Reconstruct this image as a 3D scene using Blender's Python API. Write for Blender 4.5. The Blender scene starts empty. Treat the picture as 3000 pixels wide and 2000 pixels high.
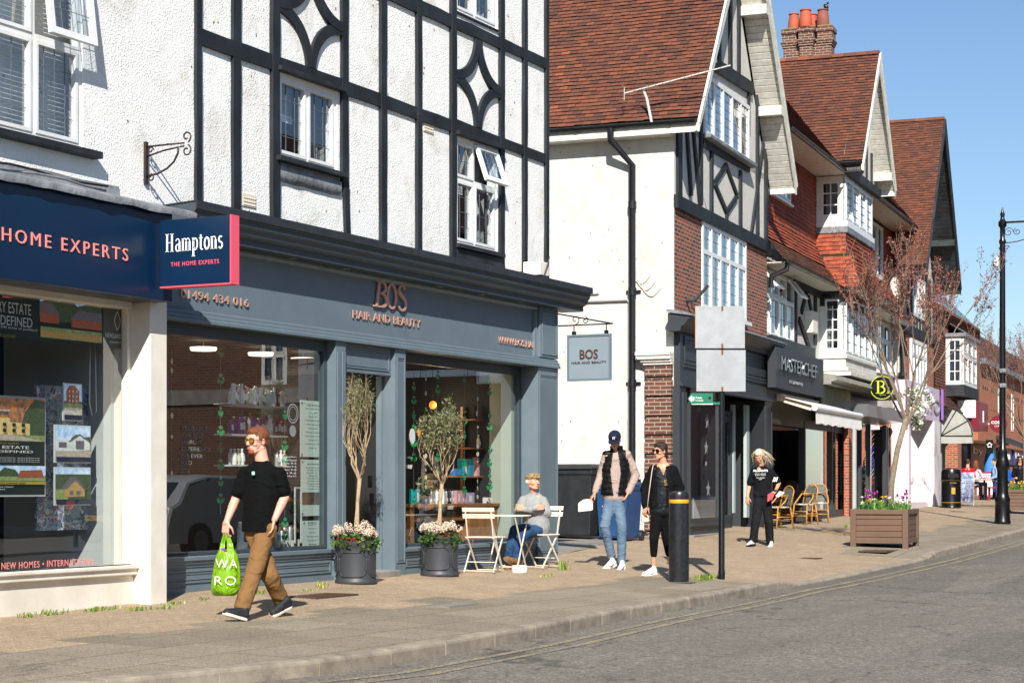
import bpy,math,random
from mathutils import Vector,Matrix,noise
random.seed(11)
D=math.radians
scene=bpy.context.scene
COL=scene.collection
A1=math.atan(2850/5500);A2=math.atan(2150/5500);PHI=A1-A2;H0=1.36
cam=bpy.data.objects.new("camera",bpy.data.cameras.new("camera"));COL.objects.link(cam)
cam.location=(0,0,H0);cam.rotation_euler=(D(90),0,A1-D(90))
cam.data.sensor_width=36;cam.data.lens=66;cam.data.shift_y=425/3000
cam.data.clip_end=2000;cam.data.clip_start=.1
scene.camera=cam
SUN_TH,SUN_EL=D(28),D(35.5)
world=bpy.data.worlds.new("World");scene.world=world;world.use_nodes=True
wt=world.node_tree;bg=wt.nodes["Background"]
sky=wt.nodes.new("ShaderNodeTexSky");sky.sky_type='NISHITA';sky.sun_disc=False
sky.sun_elevation=SUN_EL;sky.sun_rotation=D(270)-SUN_TH;sky.air_density=1.0;sky.dust_density=.35;sky.ozone_density=4.5
wt.links.new(sky.outputs[0],bg.inputs[0]);bg.inputs[1].default_value=.08
sl=bpy.data.lights.new("sun",'SUN');sl.energy=5.0;sl.angle=D(.5);sl.color=(1,.955,.88)
sun=bpy.data.objects.new("sun",sl);COL.objects.link(sun)
sd=Vector((math.cos(SUN_TH)*math.cos(SUN_EL),math.sin(SUN_TH)*math.cos(SUN_EL),-math.sin(SUN_EL)))
sun.rotation_euler=sd.to_track_quat('-Z','Y').to_euler();sun.location=(-20,-10,30)
scene.view_settings.view_transform='Standard';scene.view_settings.look='None'
scene.view_settings.exposure=.62;scene.view_settings.gamma=1
scene.cycles.max_bounces=8;scene.cycles.transparent_max_bounces=16;scene.cycles.caustics_reflective=False
scene.cycles.caustics_refractive=False;scene.cycles.use_denoising=True
scene.cycles.sample_clamp_indirect=6
FR={'A':(0.0,A1),'B':(PHI,A2)}
def q(fr,px,py,t):
 """point of the plane at distance t seen at a photo pixel -> (s, t, z)"""
 a=FR[fr][1];u=(px-1500)/5500
 z=t/(math.sin(a)-u*math.cos(a))
 return(z*(u*math.sin(a)+math.cos(a)),t,H0+(1425-py)/5500*z)
def qs(fr,px,t):return q(fr,px,1425,t)[0]
def qz(fr,px,py,t):return q(fr,px,py,t)[2]
def qx(fr,px,s):
 """the t at which the line s = const shows at pixel column px"""
 a=FR[fr][1];u=(px-1500)/5500
 return s*(math.sin(a)-u*math.cos(a))/(math.cos(a)+u*math.sin(a))
def W(fr,s,t,z=0):
 f=FR[fr][0];return Vector((s*math.cos(f)-t*math.sin(f),s*math.sin(f)+t*math.cos(f),z))
def toframe(fr,x,y):
 f=FR[fr][0];return(x*math.cos(f)+y*math.sin(f),-x*math.sin(f)+y*math.cos(f))
def rr(x):
 if x<22:return 0.0
 if x<75:return .0130*(x-22)
 return .689+.002*(x-75)
def lerp_pts(P,x):
 if x<=P[0][0]:return P[0][1]+(P[1][1]-P[0][1])/(P[1][0]-P[0][0])*(x-P[0][0])
 for(a,b),(c,d)in zip(P,P[1:]):
  if x<=c:return b+(d-b)*(x-a)/(c-a)
 (a,b),(c,d)=P[-2],P[-1]
 return b+(d-b)/(c-a)*(x-a)
def w_of(px,py,zw):
 """world x, y of a photo pixel on the level zw"""
 Z=(H0-zw)*5500/(py-1425);u=(px-1500)/5500*Z
 return(Z*math.cos(A1)+u*math.sin(A1),Z*math.sin(A1)-u*math.cos(A1))
KP=[]
for px,py in[(0,2075),(1033,1967),(1240,1930),(1500,1884),(1851,1810),(2064,1772),(2243,1734),(2460,1694),(2712,1641),(2860,1603),(3000,1566)]:
 z=0
 for _ in range(12):x,y=w_of(px,py,z);z=z*.5+.5*rr(x)
 KP.append((x,y))
xl,yl=KP[-1];KP+=[(xl+12,yl+1.5),(xl+70,yl+7.5),(xl+150,yl+15)]
KP=[(-10,KP[0][1]+.0)]+KP
def kY(x):return lerp_pts(KP,x)
def fY(x):
 if x<24.8:return 11.95
 y=W('B',33.3,9.81).y+(x-W('B',33.3,9.81).x)*math.tan(PHI)
 return y if x>31 else 11.95+(y-11.95)*min(1,(x-24.8)/4)
DX0=w_of(2290,1722,0)[0];DX1=w_of(2690,1650,.05)[0]
def kh(x):
 """kerb upstand: the dropped kerb at the crossing"""
 if x<DX0-.7 or x>DX1+.7:return 1
 if DX0+.2<x<DX1-.4:return .2
 return 1-.8*min(1,(x-DX0+.7)/.9)if x<DX0+.3 else .2+.8*min(1,max(0,(x-DX1+.4)/1.1))
def G(x,y):
 a,b=kY(x),fY(x)
 if y<a:return rr(x)
 c=min(1.3,(y-a)/(b-a))
 k=.11*kh(x)
 return rr(x)+k+(.27-k)*c-(0.05*max(0,min(1,(16-x)/3))*c)
def gp(px,py):
 """world point of the ground seen at a photo pixel"""
 u=(px-1500)/5500;s=(py-1425)/5500;Z=8.0
 while Z<200:
  x=Z*math.cos(A1)+u*Z*math.sin(A1);y=Z*math.sin(A1)-u*Z*math.cos(A1)
  if H0-s*Z<=G(x,y):break
  Z+=.02
 return Vector((x,y,G(x,y)))
class MB:
 def __init__(s):s.v=[];s.f=[];s.a=[];s.mi=[];s.mx=None;s.r=0.0;s.cm=0
 def pts(s,P):
  n=len(s.v)
  if s.mx is not None:P=[s.mx@Vector(p)for p in P]
  s.v+=[tuple(p)for p in P];return n
 def face(s,idx,r=None):s.f.append(tuple(idx));s.a.append(s.r if r is None else r);s.mi.append(s.cm)
 def quad(s,a,b,c,d):n=s.pts([a,b,c,d]);s.face((n,n+1,n+2,n+3))
 def poly(s,P):n=s.pts(P);s.face(range(n,n+len(P)))
 def box(s,x0,x1,y0,y1,z0,z1):
  n=s.pts([(x0,y0,z0),(x1,y0,z0),(x1,y1,z0),(x0,y1,z0),(x0,y0,z1),(x1,y0,z1),(x1,y1,z1),(x0,y1,z1)])
  for f in((0,3,2,1),(4,5,6,7),(0,1,5,4),(1,2,6,5),(2,3,7,6),(3,0,4,7)):s.face([n+i for i in f])
  return s
 def prism(s,P,e):
  """polygon P (3d points) extruded by vector e"""
  e=Vector(e);k=len(P);n=s.pts(list(P)+[tuple(Vector(p)+e)for p in P])
  s.face(range(n,n+k));s.face([n+k+i for i in reversed(range(k))])
  for i in range(k):j=(i+1)%k;s.face((n+j,n+i,n+k+i,n+k+j))
  return s
 def bar(s,p0,p1,w,h=None,up=(0,0,1)):
  """rectangular bar between two points, w across, h along up"""
  h=h or w;p0=Vector(p0);p1=Vector(p1);d=(p1-p0).normalized();up=Vector(up)
  if abs(d.dot(up))>.99:up=Vector((0,1,0))
  a=d.cross(up).normalized();b=a.cross(d).normalized();a=a*w/2;b=b*h/2
  return s.prism([p0-a-b,p0+a-b,p0+a+b,p0-a+b],p1-p0)
 def tube(s,P,r,n=8,cap=True):
  P=[Vector(p)for p in P];rs=r if isinstance(r,(list,tuple))else[r]*len(P)
  base=None;prev=None;nn=Vector((0,0,1))
  for i,p in enumerate(P):
   d=((P[min(i+1,len(P)-1)]-P[max(i-1,0)])).normalized()
   if prev is None:
    nn=Vector((0,0,1))if abs(d.z)<.9 else Vector((1,0,0))
   a=(nn-d*nn.dot(d)).normalized();b=d.cross(a);nn=a
   k=s.pts([p+(a*math.cos(2*math.pi*j/n)+b*math.sin(2*math.pi*j/n))*rs[i]for j in range(n)])
   if prev is not None:
    for j in range(n):jj=(j+1)%n;s.face((prev+j,prev+jj,k+jj,k+j))
   elif cap:s.face([k+j for j in reversed(range(n))])
   prev=k
  if cap:s.face([prev+j for j in range(n)])
  return s
 def lathe(s,prof,c=(0,0,0),n=24,sy=1.0,cap=True):
  """prof [(r, z)] turned about a vertical axis through c"""
  prev=None
  for i,(r,z)in enumerate(prof):
   k=s.pts([(c[0]+r*math.cos(2*math.pi*j/n),c[1]+sy*r*math.sin(2*math.pi*j/n),c[2]+z)for j in range(n)])
   if prev is not None:
    for j in range(n):jj=(j+1)%n;s.face((prev+j,prev+jj,k+jj,k+j))
   elif cap:s.face([k+j for j in reversed(range(n))])
   prev=k
  if cap:s.face([prev+j for j in range(n)])
  return s
 def ball(s,c,r,n=12,m=8,rot=None):
  rx,ry,rz=r if isinstance(r,(list,tuple))else(r,r,r);c=Vector(c)
  def P(a,b):
   v=Vector((rx*math.sin(b)*math.cos(a),ry*math.sin(b)*math.sin(a),rz*math.cos(b)))
   if rot is not None:v=rot@v
   return c+v
  rings=[]
  top=s.pts([P(0,0)])
  for i in range(1,m):rings.append(s.pts([P(2*math.pi*j/n,math.pi*i/m)for j in range(n)]))
  bot=s.pts([P(0,math.pi)])
  for j in range(n):
   jj=(j+1)%n;s.face((top,rings[0]+j,rings[0]+jj));s.face((bot,rings[-1]+jj,rings[-1]+j))
   for a,b in zip(rings,rings[1:]):s.face((a+j,b+j,b+jj,a+jj))
  return s
 def cap(s,p0,p1,r0,r1,n=12):
  """tapered capsule"""
  p0=Vector(p0);p1=Vector(p1);d=(p1-p0);L=d.length or 1e-5;d=d/L
  P=[];R=[]
  for a in(-75,-45,-15):P.append(p0+d*r0*math.sin(D(a)));R.append(r0*math.cos(D(a)))
  for a in(15,45,75):P.append(p1+d*r1*math.sin(D(a)));R.append(r1*math.cos(D(a)))
  return s.tube(P,R,n)
 def mesh(s,name,org=(0,0,0)):
  me=bpy.data.meshes.new(name);o=Vector(org)
  me.from_pydata([(v[0]-o.x,v[1]-o.y,v[2]-o.z)for v in s.v],[],s.f)
  if any(s.a):
   at=me.attributes.new("rnd",'FLOAT','FACE');at.data.foreach_set("value",s.a)
  if any(s.mi):me.polygons.foreach_set("material_index",s.mi)
  return me
 def build(s,name,mat,par=None,smooth=False,bevel=0,org=None,solid=0,label=None,recalc=True):
  org=org if org is not None else(par.org if par else(0,0,0))
  me=s.mesh(name,org)
  for m in(mat if isinstance(mat,(list,tuple))else[mat]):me.materials.append(m)
  if recalc:
   import bmesh
   b=bmesh.new();b.from_mesh(me);bmesh.ops.recalc_face_normals(b,faces=b.faces);b.to_mesh(me);b.free()
  if smooth is True:me.polygons.foreach_set("use_smooth",[True]*len(me.polygons))
  elif smooth:
   me.polygons.foreach_set("use_smooth",[True]*len(me.polygons));me.set_sharp_from_angle(angle=D(smooth))
  o=bpy.data.objects.new(name,me);COL.objects.link(o)
  if par:o.parent=par.o
  if bevel:
   md=o.modifiers.new("bevel",'BEVEL');md.width=bevel;md.segments=2;md.limit_method='ANGLE'
  if solid:
   md=o.modifiers.new("solid",'SOLIDIFY');md.thickness=solid;md.offset=0
  if label:o["label"]=label
  return T(o,org)
class T:
 def __init__(s,o,org):s.o=o;s.org=org
def thing(name,label,cat,org=(0,0,0),fr='A',group=None,rot=None,loc=None):
 o=bpy.data.objects.new(name,None);COL.objects.link(o);o.empty_display_size=.2
 o.location=W(fr,*org)if loc is None else loc
 o.rotation_euler=(0,0,FR[fr][0]if rot is None else rot)
 o["label"]=label;o["category"]=cat
 if group:o["group"]=group
 return T(o,org)
def tag(t,label,cat,group=None,fr=None,kind=None):
 o=t.o if isinstance(t,T)else t
 if label:o["label"]=label
 if cat:o["category"]=cat
 if group:o["group"]=group
 if kind:o["kind"]=kind
 if fr:o.location=W(fr,*t.org);o.rotation_euler=(0,0,FR[fr][0])
 return t
def place(t,fr,label,cat,group=None):return tag(t,label,cat,group,fr)
def struct(t,label=None):
 t.o["kind"]="structure"
 if label:t.o["label"]=label
 return t
def dup(t,loc,rotz=None,label=None,group=None,scale=None):
 def cp(o,par):
  c=o.copy();COL.objects.link(c);c.parent=par
  for ch in[k for k in o.children]:cp(ch,c)
  return c
 r=cp(t.o,None);r.location=loc
 if rotz is not None:r.rotation_euler[2]=rotz
 if scale:r.scale=(scale,)*3
 if label:r["label"]=label
 if group:r["group"]=group
 return T(r,t.org)
def front(s,t,z):return Matrix.Translation((s,t,z))
def side(s,t,z):
 return Matrix(((0,1,0,s),(-1,0,0,t),(0,0,1,z),(0,0,0,1)))
def angled(s,t,z,ang):return Matrix.Translation((s,t,z))@Matrix.Rotation(ang,4,'Z')
def text(m,s,mx,w=None,h=None,depth=.01,bold=0.0,align='l',space=1.0):
 """letters standing in the local x-z plane of mx, front towards -y; fitted to width w and height h"""
 cu=bpy.data.curves.new("t",'FONT');cu.body=s;cu.size=1;cu.offset=bold;cu.extrude=.5;cu.space_character=space;cu.resolution_u=3
 ob=bpy.data.objects.new("t",cu);COL.objects.link(ob)
 dg=bpy.context.evaluated_depsgraph_get();me=bpy.data.meshes.new_from_object(ob.evaluated_get(dg))
 V=[v.co.copy()for v in me.vertices];Fc=[tuple(p.vertices)for p in me.polygons]
 bpy.data.objects.remove(ob);bpy.data.meshes.remove(me)
 if not V:return m
 x0=min(v.x for v in V);x1=max(v.x for v in V);y0=min(v.y for v in V);y1=max(v.y for v in V)
 if h is None:h=(y1-y0)*w/(x1-x0)
 if w is None:w=(x1-x0)*h/(y1-y0)
 old=m.mx;m.mx=mx if old is None else old@mx
 off=0 if align=='l' else-w/2
 n=m.pts([(off+(v.x-x0)/(x1-x0)*w,-(v.z+.5)*depth,(v.y-y0)/(y1-y0)*h)for v in V])
 for f in Fc:m.face([n+i for i in f])
 m.mx=old
 return m
def ribbon(m,P,w,depth=.01,ws=None):
 """flat stroke following 2d points (x, z), front at y=-depth; w is the stroke width (or ws per point)"""
 k=len(P);L=[];Rr=[]
 for i in range(k):
  a=Vector(P[max(i-1,0)]);b=Vector(P[min(i+1,k-1)]);d=(b-a).normalized();n=Vector((-d.y,d.x))*(ws[i]if ws else w)/2
  p=Vector(P[i]);L.append(p+n);Rr.append(p-n)
 n=m.pts([(p.x,-depth,p.y)for p in L]+[(p.x,-depth,p.y)for p in Rr]+[(p.x,0,p.y)for p in L]+[(p.x,0,p.y)for p in Rr])
 for i in range(k-1):
  m.face((n+i,n+k+i,n+k+i+1,n+i+1));m.face((n+i,n+i+1,n+2*k+i+1,n+2*k+i));m.face((n+k+i,n+3*k+i,n+3*k+i+1,n+k+i+1))
 m.face((n,n+2*k,n+3*k,n+k));m.face((n+k-1,n+2*k-1,n+4*k-1,n+3*k-1))
def arc(cx,cy,rx,ry,a0,a1,n=12):return[(cx+rx*math.cos(D(a0+(a1-a0)*i/n)),cy+ry*math.sin(D(a0+(a1-a0)*i/n)))for i in range(n+1)]
def lin(h):
 h=h.lstrip('#');c=[int(h[i:i+2],16)/255 for i in(0,2,4)]
 return tuple(x/12.92 if x<=.04045 else((x+.055)/1.055)**2.4 for x in c)+(1,)
class MT:
 def __init__(s,name):
  s.m=bpy.data.materials.new(name);s.m.use_nodes=True;s.t=s.m.node_tree;s.b=s.t.nodes["Principled BSDF"];s.out=s.t.nodes["Material Output"]
  s._c=None
 def n(s,typ,_in=None,**kw):
  x=s.t.nodes.new("ShaderNode"+typ)
  for k,v in kw.items():setattr(x,k,v)
  for k,v in(_in or{}).items():s.put(x.inputs[k],v)
  return x
 def put(s,sock,v):
  if hasattr(v,"is_output"):s.t.links.new(v,sock)
  elif hasattr(v,"outputs"):s.t.links.new(v.outputs[0],sock)
  else:sock.default_value=v
 def co(s,kind='Object'):
  if s._c is None:s._c=s.n('TexCoord')
  return s._c.outputs[kind]
 def noise(s,scale=5,detail=4,rough=.6,vec=None,dist=0,out='Fac'):
  return s.n('TexNoise',{'Vector':vec or s.co(),'Scale':scale,'Detail':detail,'Roughness':rough,'Distortion':dist}).outputs[out]
 def ramp(s,fac,stops,interp='LINEAR'):
  r=s.n('ValToRGB',{'Fac':fac});e=r.color_ramp;e.interpolation=interp
  while len(e.elements)<len(stops):e.elements.new(.5)
  for el,(p,c)in zip(e.elements,stops):el.position=p;el.color=c if isinstance(c,tuple)else(c,c,c,1)
  return r.outputs[0]
 def mix(s,fac,a,b,blend='MIX'):
  x=s.n('Mix',data_type='RGBA',blend_type=blend);s.put(x.inputs[0],fac);s.put(x.inputs[6],a);s.put(x.inputs[7],b);return x.outputs[2]
 def math(s,op,a,b=0.0,c=0.0):
  x=s.n('Math',operation=op);s.put(x.inputs[0],a);s.put(x.inputs[1],b);s.put(x.inputs[2],c);return x.outputs[0]
 def mapping(s,scale=(1,1,1),rot=(0,0,0),loc=(0,0,0),vec=None):
  return s.n('Mapping',{'Vector':vec or s.co(),'Scale':scale,'Rotation':rot,'Location':loc}).outputs[0]
 def bump(s,h,strength=.3,dist=.01,nrm=None):
  d={'Height':h,'Strength':strength,'Distance':dist}
  if nrm is not None:d['Normal']=nrm
  return s.n('Bump',d).outputs[0]
 def fin(s,col=None,rough=None,metal=None,nrm=None,**kw):
  if col is not None:s.put(s.b.inputs['Base Color'],col)
  if rough is not None:s.put(s.b.inputs['Roughness'],rough)
  if metal is not None:s.put(s.b.inputs['Metallic'],metal)
  if nrm is not None:s.put(s.b.inputs['Normal'],nrm)
  for k,v in kw.items():s.put(s.b.inputs[k.replace('_',' ')],v)
  return s.m
def std(name,c,rough=.6,metal=0,c2=None,vs=3,bump=0,bs=40,bd=.005,amt=.5,detail=5,**kw):
 m=MT(name);a=lin(c)if isinstance(c,str)else c
 b=lin(c2)if c2 else tuple(x*.82 for x in a[:3])+(1,)
 f=m.ramp(m.noise(vs,detail,.65),[(.35,0.0),(.7,1.0)])
 col=m.mix(m.math('MULTIPLY',f,amt),a,b)
 nr=m.bump(m.noise(bs,3),bump,bd)if bump else None
 return m.fin(col,rough,metal,nr,**kw)
def flat(name,c,rough=.5,metal=0,**kw):
 m=MT(name);m.b.inputs['Base Color'].default_value=lin(c)if isinstance(c,str)else c
 f=m.noise(9,3);r=m.math('MULTIPLY_ADD',f,.16,rough-.08)
 return m.fin(None,r,metal,**kw)
K={}
def stucco(name,base,dirt,amt=.5,bump=.9,speck=True,scale=1.0):
 m=MT(name);v=m.co()
 blob=m.noise(46*scale,2,.45);fine=m.noise(160,3,.6);big=m.noise(1.3,5,.6)
 patch=m.ramp(m.noise(2.6,4,.6),[(.35,.25),(.62,1.0)])
 h=m.math('ADD',m.math('MULTIPLY',m.math('MULTIPLY',m.ramp(blob,[(.52,0.0),(.66,1.0)]),patch),1.0),m.math('MULTIPLY',fine,.25))
 h2=m.math('ADD',h,m.math('MULTIPLY',big,2.4))
 col=m.mix(m.math('MULTIPLY',m.ramp(m.noise(1.7,8,.75,dist=.6),[(.52,0.0),(.72,1.0)]),amt),lin(base),lin(dirt))
 st=m.noise(1.0,5,.7,vec=m.mapping((7,7,.6)))
 col=m.mix(m.math('MULTIPLY',m.ramp(st,[(.55,0.0),(.85,1.0)]),amt*.5),col,lin(dirt))
 if speck:
  sp=m.n('TexVoronoi',{'Vector':m.mapping((1,1,.8)),'Scale':5.5,'Randomness':1.0}).outputs['Distance']
  s2=m.math('ADD',sp,m.math('MULTIPLY',m.noise(30,4,.7),.22))
  msk=m.math('MULTIPLY',m.ramp(s2,[(.17,1.0),(.20,0.0)]),m.ramp(m.noise(1.5,3),[(.42,0.0),(.5,1.0)]))
  col=m.mix(msk,col,lin('#6d6250'))
  h2=m.math('SUBTRACT',h2,m.math('MULTIPLY',msk,.8))
 return m.fin(col,.85,0,m.bump(h2,bump,.012))
K['stucco']=stucco('painted_roughcast','#ecebe8','#aca491',.55,.5)
K['stucco2']=stucco('cream_roughcast','#d2cfc7','#a59e8a',.5,.7,True,1.4)
def timber(name,c,c2):
 m=MT(name);g=m.noise(3,6,.7,vec=m.mapping((14,14,1.2)));b=m.noise(2.2,5,.6)
 col=m.mix(m.ramp(b,[(.4,0.0),(.75,1.0)]),lin(c),lin(c2))
 return m.fin(col,m.math('MULTIPLY_ADD',g,.3,.5),0,m.bump(g,.5,.01))
K['timber']=timber('black_painted_timber','#101317','#252c32')
K['blackwood']=timber('old_black_timber','#15171a','#33383c')
def brick(name,c1,c2,c3,mortar,bw=.225,rh=.075,ms=.011,off=.5,bump=.6):
 m=MT(name);sep=m.n('SeparateXYZ',{'Vector':m.co()})
 cmb=m.n('CombineXYZ',{'X':m.math('ADD',sep.outputs[0],sep.outputs[1]),'Y':sep.outputs[2]})
 wob=m.noise(4,2,.5,out='Color')
 vec=m.n('VectorMath',operation='MULTIPLY_ADD');m.put(vec.inputs[0],wob);m.put(vec.inputs[1],(.012,)*3);m.put(vec.inputs[2],cmb.outputs[0])
 br=m.n('TexBrick',{'Vector':vec.outputs[0],'Color1':lin(c1),'Color2':lin(c2),'Mortar':lin(mortar),'Scale':1.0,'Mortar Size':ms,'Mortar Smooth':.3,'Bias':0.0,'Brick Width':bw,'Row Height':rh},offset=off)
 br2=m.n('TexBrick',{'Vector':vec.outputs[0],'Color1':(0,0,0,1),'Color2':(1,1,1,1),'Mortar':(0,0,0,1),'Scale':1.0,'Mortar Size':ms,'Mortar Smooth':.3,'Bias':-.35,'Brick Width':bw,'Row Height':rh},offset=off)
 dark=m.ramp(br2.outputs[0],[(.25,0.0),(.8,1.0)])
 col=m.mix(m.math('MULTIPLY',dark,.75),br.outputs[0],lin(c3))
 col=m.mix(br.outputs['Fac'],col,lin(mortar))
 col=m.mix(m.math('MULTIPLY',m.noise(2,6,.7),.35),col,m.mix(.5,col,(.1,.08,.06,1)))
 h=m.math('ADD',m.math('MULTIPLY',br.outputs['Fac'],-1.0),m.math('MULTIPLY',m.noise(60,3),.5))
 return m.fin(col,.85,0,m.bump(h,bump,.008))
K['brick']=brick('red_brick','#9c4a30','#6f3526','#41302c','#98897a')
K['brick_orange']=brick('orange_brick','#b5532f','#9a4328','#6a3526','#a5927c')
K['brick_dark']=brick('dark_brown_brick','#6d3a2c','#56322a','#3a2a28','#9c8d7a')
K['brick_far']=brick('modern_orange_brick','#b55c37','#a34e2e','#84422c','#ad8d70')
K['brick_opp']=brick('dark_red_brick','#6b3c2b','#593022','#3c241e','#77695a')  # brick colour toned down so its mirror image in the glass stays dim
def tilemat(name,stops):
 m=MT(name);a=m.n('Attribute',attribute_name='rnd').outputs['Fac']
 col=m.ramp(a,[(p,lin(c))for p,c in stops])
 col=m.mix(m.math('MULTIPLY',m.ramp(m.noise(1.1,6,.7),[(.45,0.0),(.75,1.0)]),.45),col,lin('#55342a'))
 col=m.mix(m.math('MULTIPLY',m.ramp(m.noise(22,5,.75),[(.5,0.0),(.75,1.0)]),.35),col,lin('#3d2b24'))
 return m.fin(col,.85,0,m.bump(m.noise(70,4,.7),.4,.006))
K['tile']=tilemat('clay_roof_tile',[(0,'#4a2e26'),(.3,'#5d3728'),(.6,'#6d3f2b'),(.85,'#7f482f'),(.96,'#9a5432'),(1,'#b0623c')])
K['tile_hung']=tilemat('orange_hung_tile',[(0,'#6b3424'),(.3,'#8a402a'),(.7,'#9e4a2d'),(1,'#b45a36')])
K['tile_moss']=tilemat('mossy_roof_tile',[(0,'#45302a'),(.35,'#633b2a'),(.7,'#7a482e'),(1,'#736438')])
K['white']=std('white_upvc','#e6e7e6',.35,c2='#cfcfc8',vs=5,amt=.6)
K['whitewood']=std('weathered_white_boards','#d9d8d0',.6,c2='#a9a595',vs=6,amt=.7,bump=.3,bs=25)
K['cream']=std('cream_painted_render','#e7e2d7',.7,c2='#c9c0ac',vs=2.2,amt=.6,bump=.25,bs=60)
K['lead']=std('lead_flashing','#8d9194',.55,.1,c2='#565b5f',vs=4,amt=.9,bump=.6,bs=9,bd=.03)
K['blackgloss']=flat('black_gloss_paint','#0f1012',.28)
K['gutter']=flat('black_gutter_plastic','#16171a',.35)
K['lead_came']=flat('lead_came','#70767c',.5,.3)
K['navy']=std('navy_fascia_panel','#08243f',.28,c2='#0a2a49',vs=2,amt=.6)
K['coral']=flat('coral_lettering','#e5566a',.45)
K['pinkletter']=flat('pale_coral_lettering','#f1948d',.45)
K['whitepaint']=flat('white_lettering','#f2f2ee',.5)
K['bos']=std('slate_blue_paint','#67757d',.42,c2='#5c6b74',vs=3,amt=.7,bump=.06,bs=30)
K['bosdark']=std('dark_slate_paint','#3c474e',.45,c2='#343e45',vs=3,amt=.7)
K['cornlead']=std('black_lead_cornice_top','#23262a',.5,c2='#33363a',vs=6,amt=.8,bump=.2,bs=12)
K['copper']=MT('rose_gold_metal').fin(lin('#dcae9d'),.32,.45)
K['rust']=std('rusty_black_iron','#17181a',.5,c2='#4a2d22',vs=14,amt=.7,bump=.2)
K['wood']=std('oiled_oak','#a8703c',.45,c2='#7a4c27',vs=8,amt=.8)
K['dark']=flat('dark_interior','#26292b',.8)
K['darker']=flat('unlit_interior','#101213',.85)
K['grey_in']=std('pale_green_grey_wall','#a9b2a4',.8,vs=2,amt=.3)
K['charcoal']=std('charcoal_shopfront_paint','#303438',.45,c2='#3b4044',vs=3,amt=.7)
K['plaster']=flat('cream_board','#d8ceba',.6)
K['soil']=std('dark_soil','#2b2019',.95,c2='#4a3a2a',vs=30,amt=.8,bump=1,bs=60)
def glass(name,tint=(.9,.95,.93,1),add=.05,mul=1.5,rough=0.0):
 m=MT(name);t=m.t;t.nodes.remove(m.b)
 fr=m.n('LayerWeight',{'Blend':.5});f5=m.math('MULTIPLY_ADD',m.math('POWER',fr.outputs['Facing'],5.0),.96,.04);f=m.math('MULTIPLY_ADD',f5,mul,add)
 f=m.math('MINIMUM',f,1.0)
 nr=m.bump(m.noise(.8,2),.03,.02)
 g=m.n('BsdfGlossy',{'Roughness':rough,'Color':(1,1,1,1),'Normal':nr});tr=m.n('BsdfTransparent',{'Color':tint})
 x=m.n('MixShader');m.put(x.inputs[0],f);m.put(x.inputs[1],tr);m.put(x.inputs[2],g)
 t.links.new(x.outputs[0],m.out.inputs[0]);return m.m
K['lampon']=MT('lit_lamp').fin(lin('#fff4e0'),.5,0,Emission_Color=lin('#ffeacb'),Emission_Strength=1.6)
K['glass']=glass('shop_window_glass',(.94,.97,.96,1),.045,2.1)
K['glass2']=glass('window_glass',(.85,.9,.93,1),.08,1.8)
K['farglass']=MT('far_window_glass').fin(lin('#2a3440'),.08,0,Specular_IOR_Level=1.0)
def asphalt():
 m=MT('worn_asphalt');v=m.n('TexVoronoi',{'Vector':m.co(),'Scale':75.0});v2=m.n('TexVoronoi',{'Vector':m.co(),'Scale':38.0})
 st=m.ramp(v.outputs['Color'],[(.15,lin('#524b42')),(.5,lin('#6f6a62')),(.85,lin('#989286'))])
 st2=m.ramp(v2.outputs['Color'],[(.2,lin('#4f483f')),(.6,lin('#77726a')),(.95,lin('#b8ad99'))])
 col=m.mix(.45,st,st2)
 col=m.mix(m.ramp(m.noise(.55,6,.65),[(.35,0.0),(.7,.35)]),col,lin('#5b544a'))
 col=m.mix(m.ramp(m.noise(7,4,.6),[(.45,0.0),(.8,.3)]),col,lin('#8e8676'))
 col=m.mix(m.ramp(m.noise(1.0,5,.6,vec=m.mapping((.12,1.6,1))),[(.45,0.0),(.75,.4)]),col,lin('#4f483f'))
 pt=m.n('TexVoronoi',{'Vector':m.mapping((.35,.8,1)),'Scale':.5});col=m.mix(m.ramp(pt.outputs['Color'],[(.75,0.0),(.78,.22)]),col,lin('#3f3b36'))
 crk=m.n('TexVoronoi',{'Vector':m.n('VectorMath',{0:m.noise(.9,5,.6,out='Color'),1:(1.6,1.6,0),2:m.co()},operation='MULTIPLY_ADD').outputs[0],'Scale':.55},feature='DISTANCE_TO_EDGE');col=m.mix(m.ramp(crk.outputs[0],[(.004,.55),(.009,0.0)]),col,lin('#2a2723'))
 h=m.math('ADD',v.outputs['Distance'],m.math('MULTIPLY',v2.outputs['Distance'],.8))
 return m.fin(col,.9,0,m.bump(h,.7,.01))
K['asphalt']=asphalt()
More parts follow.
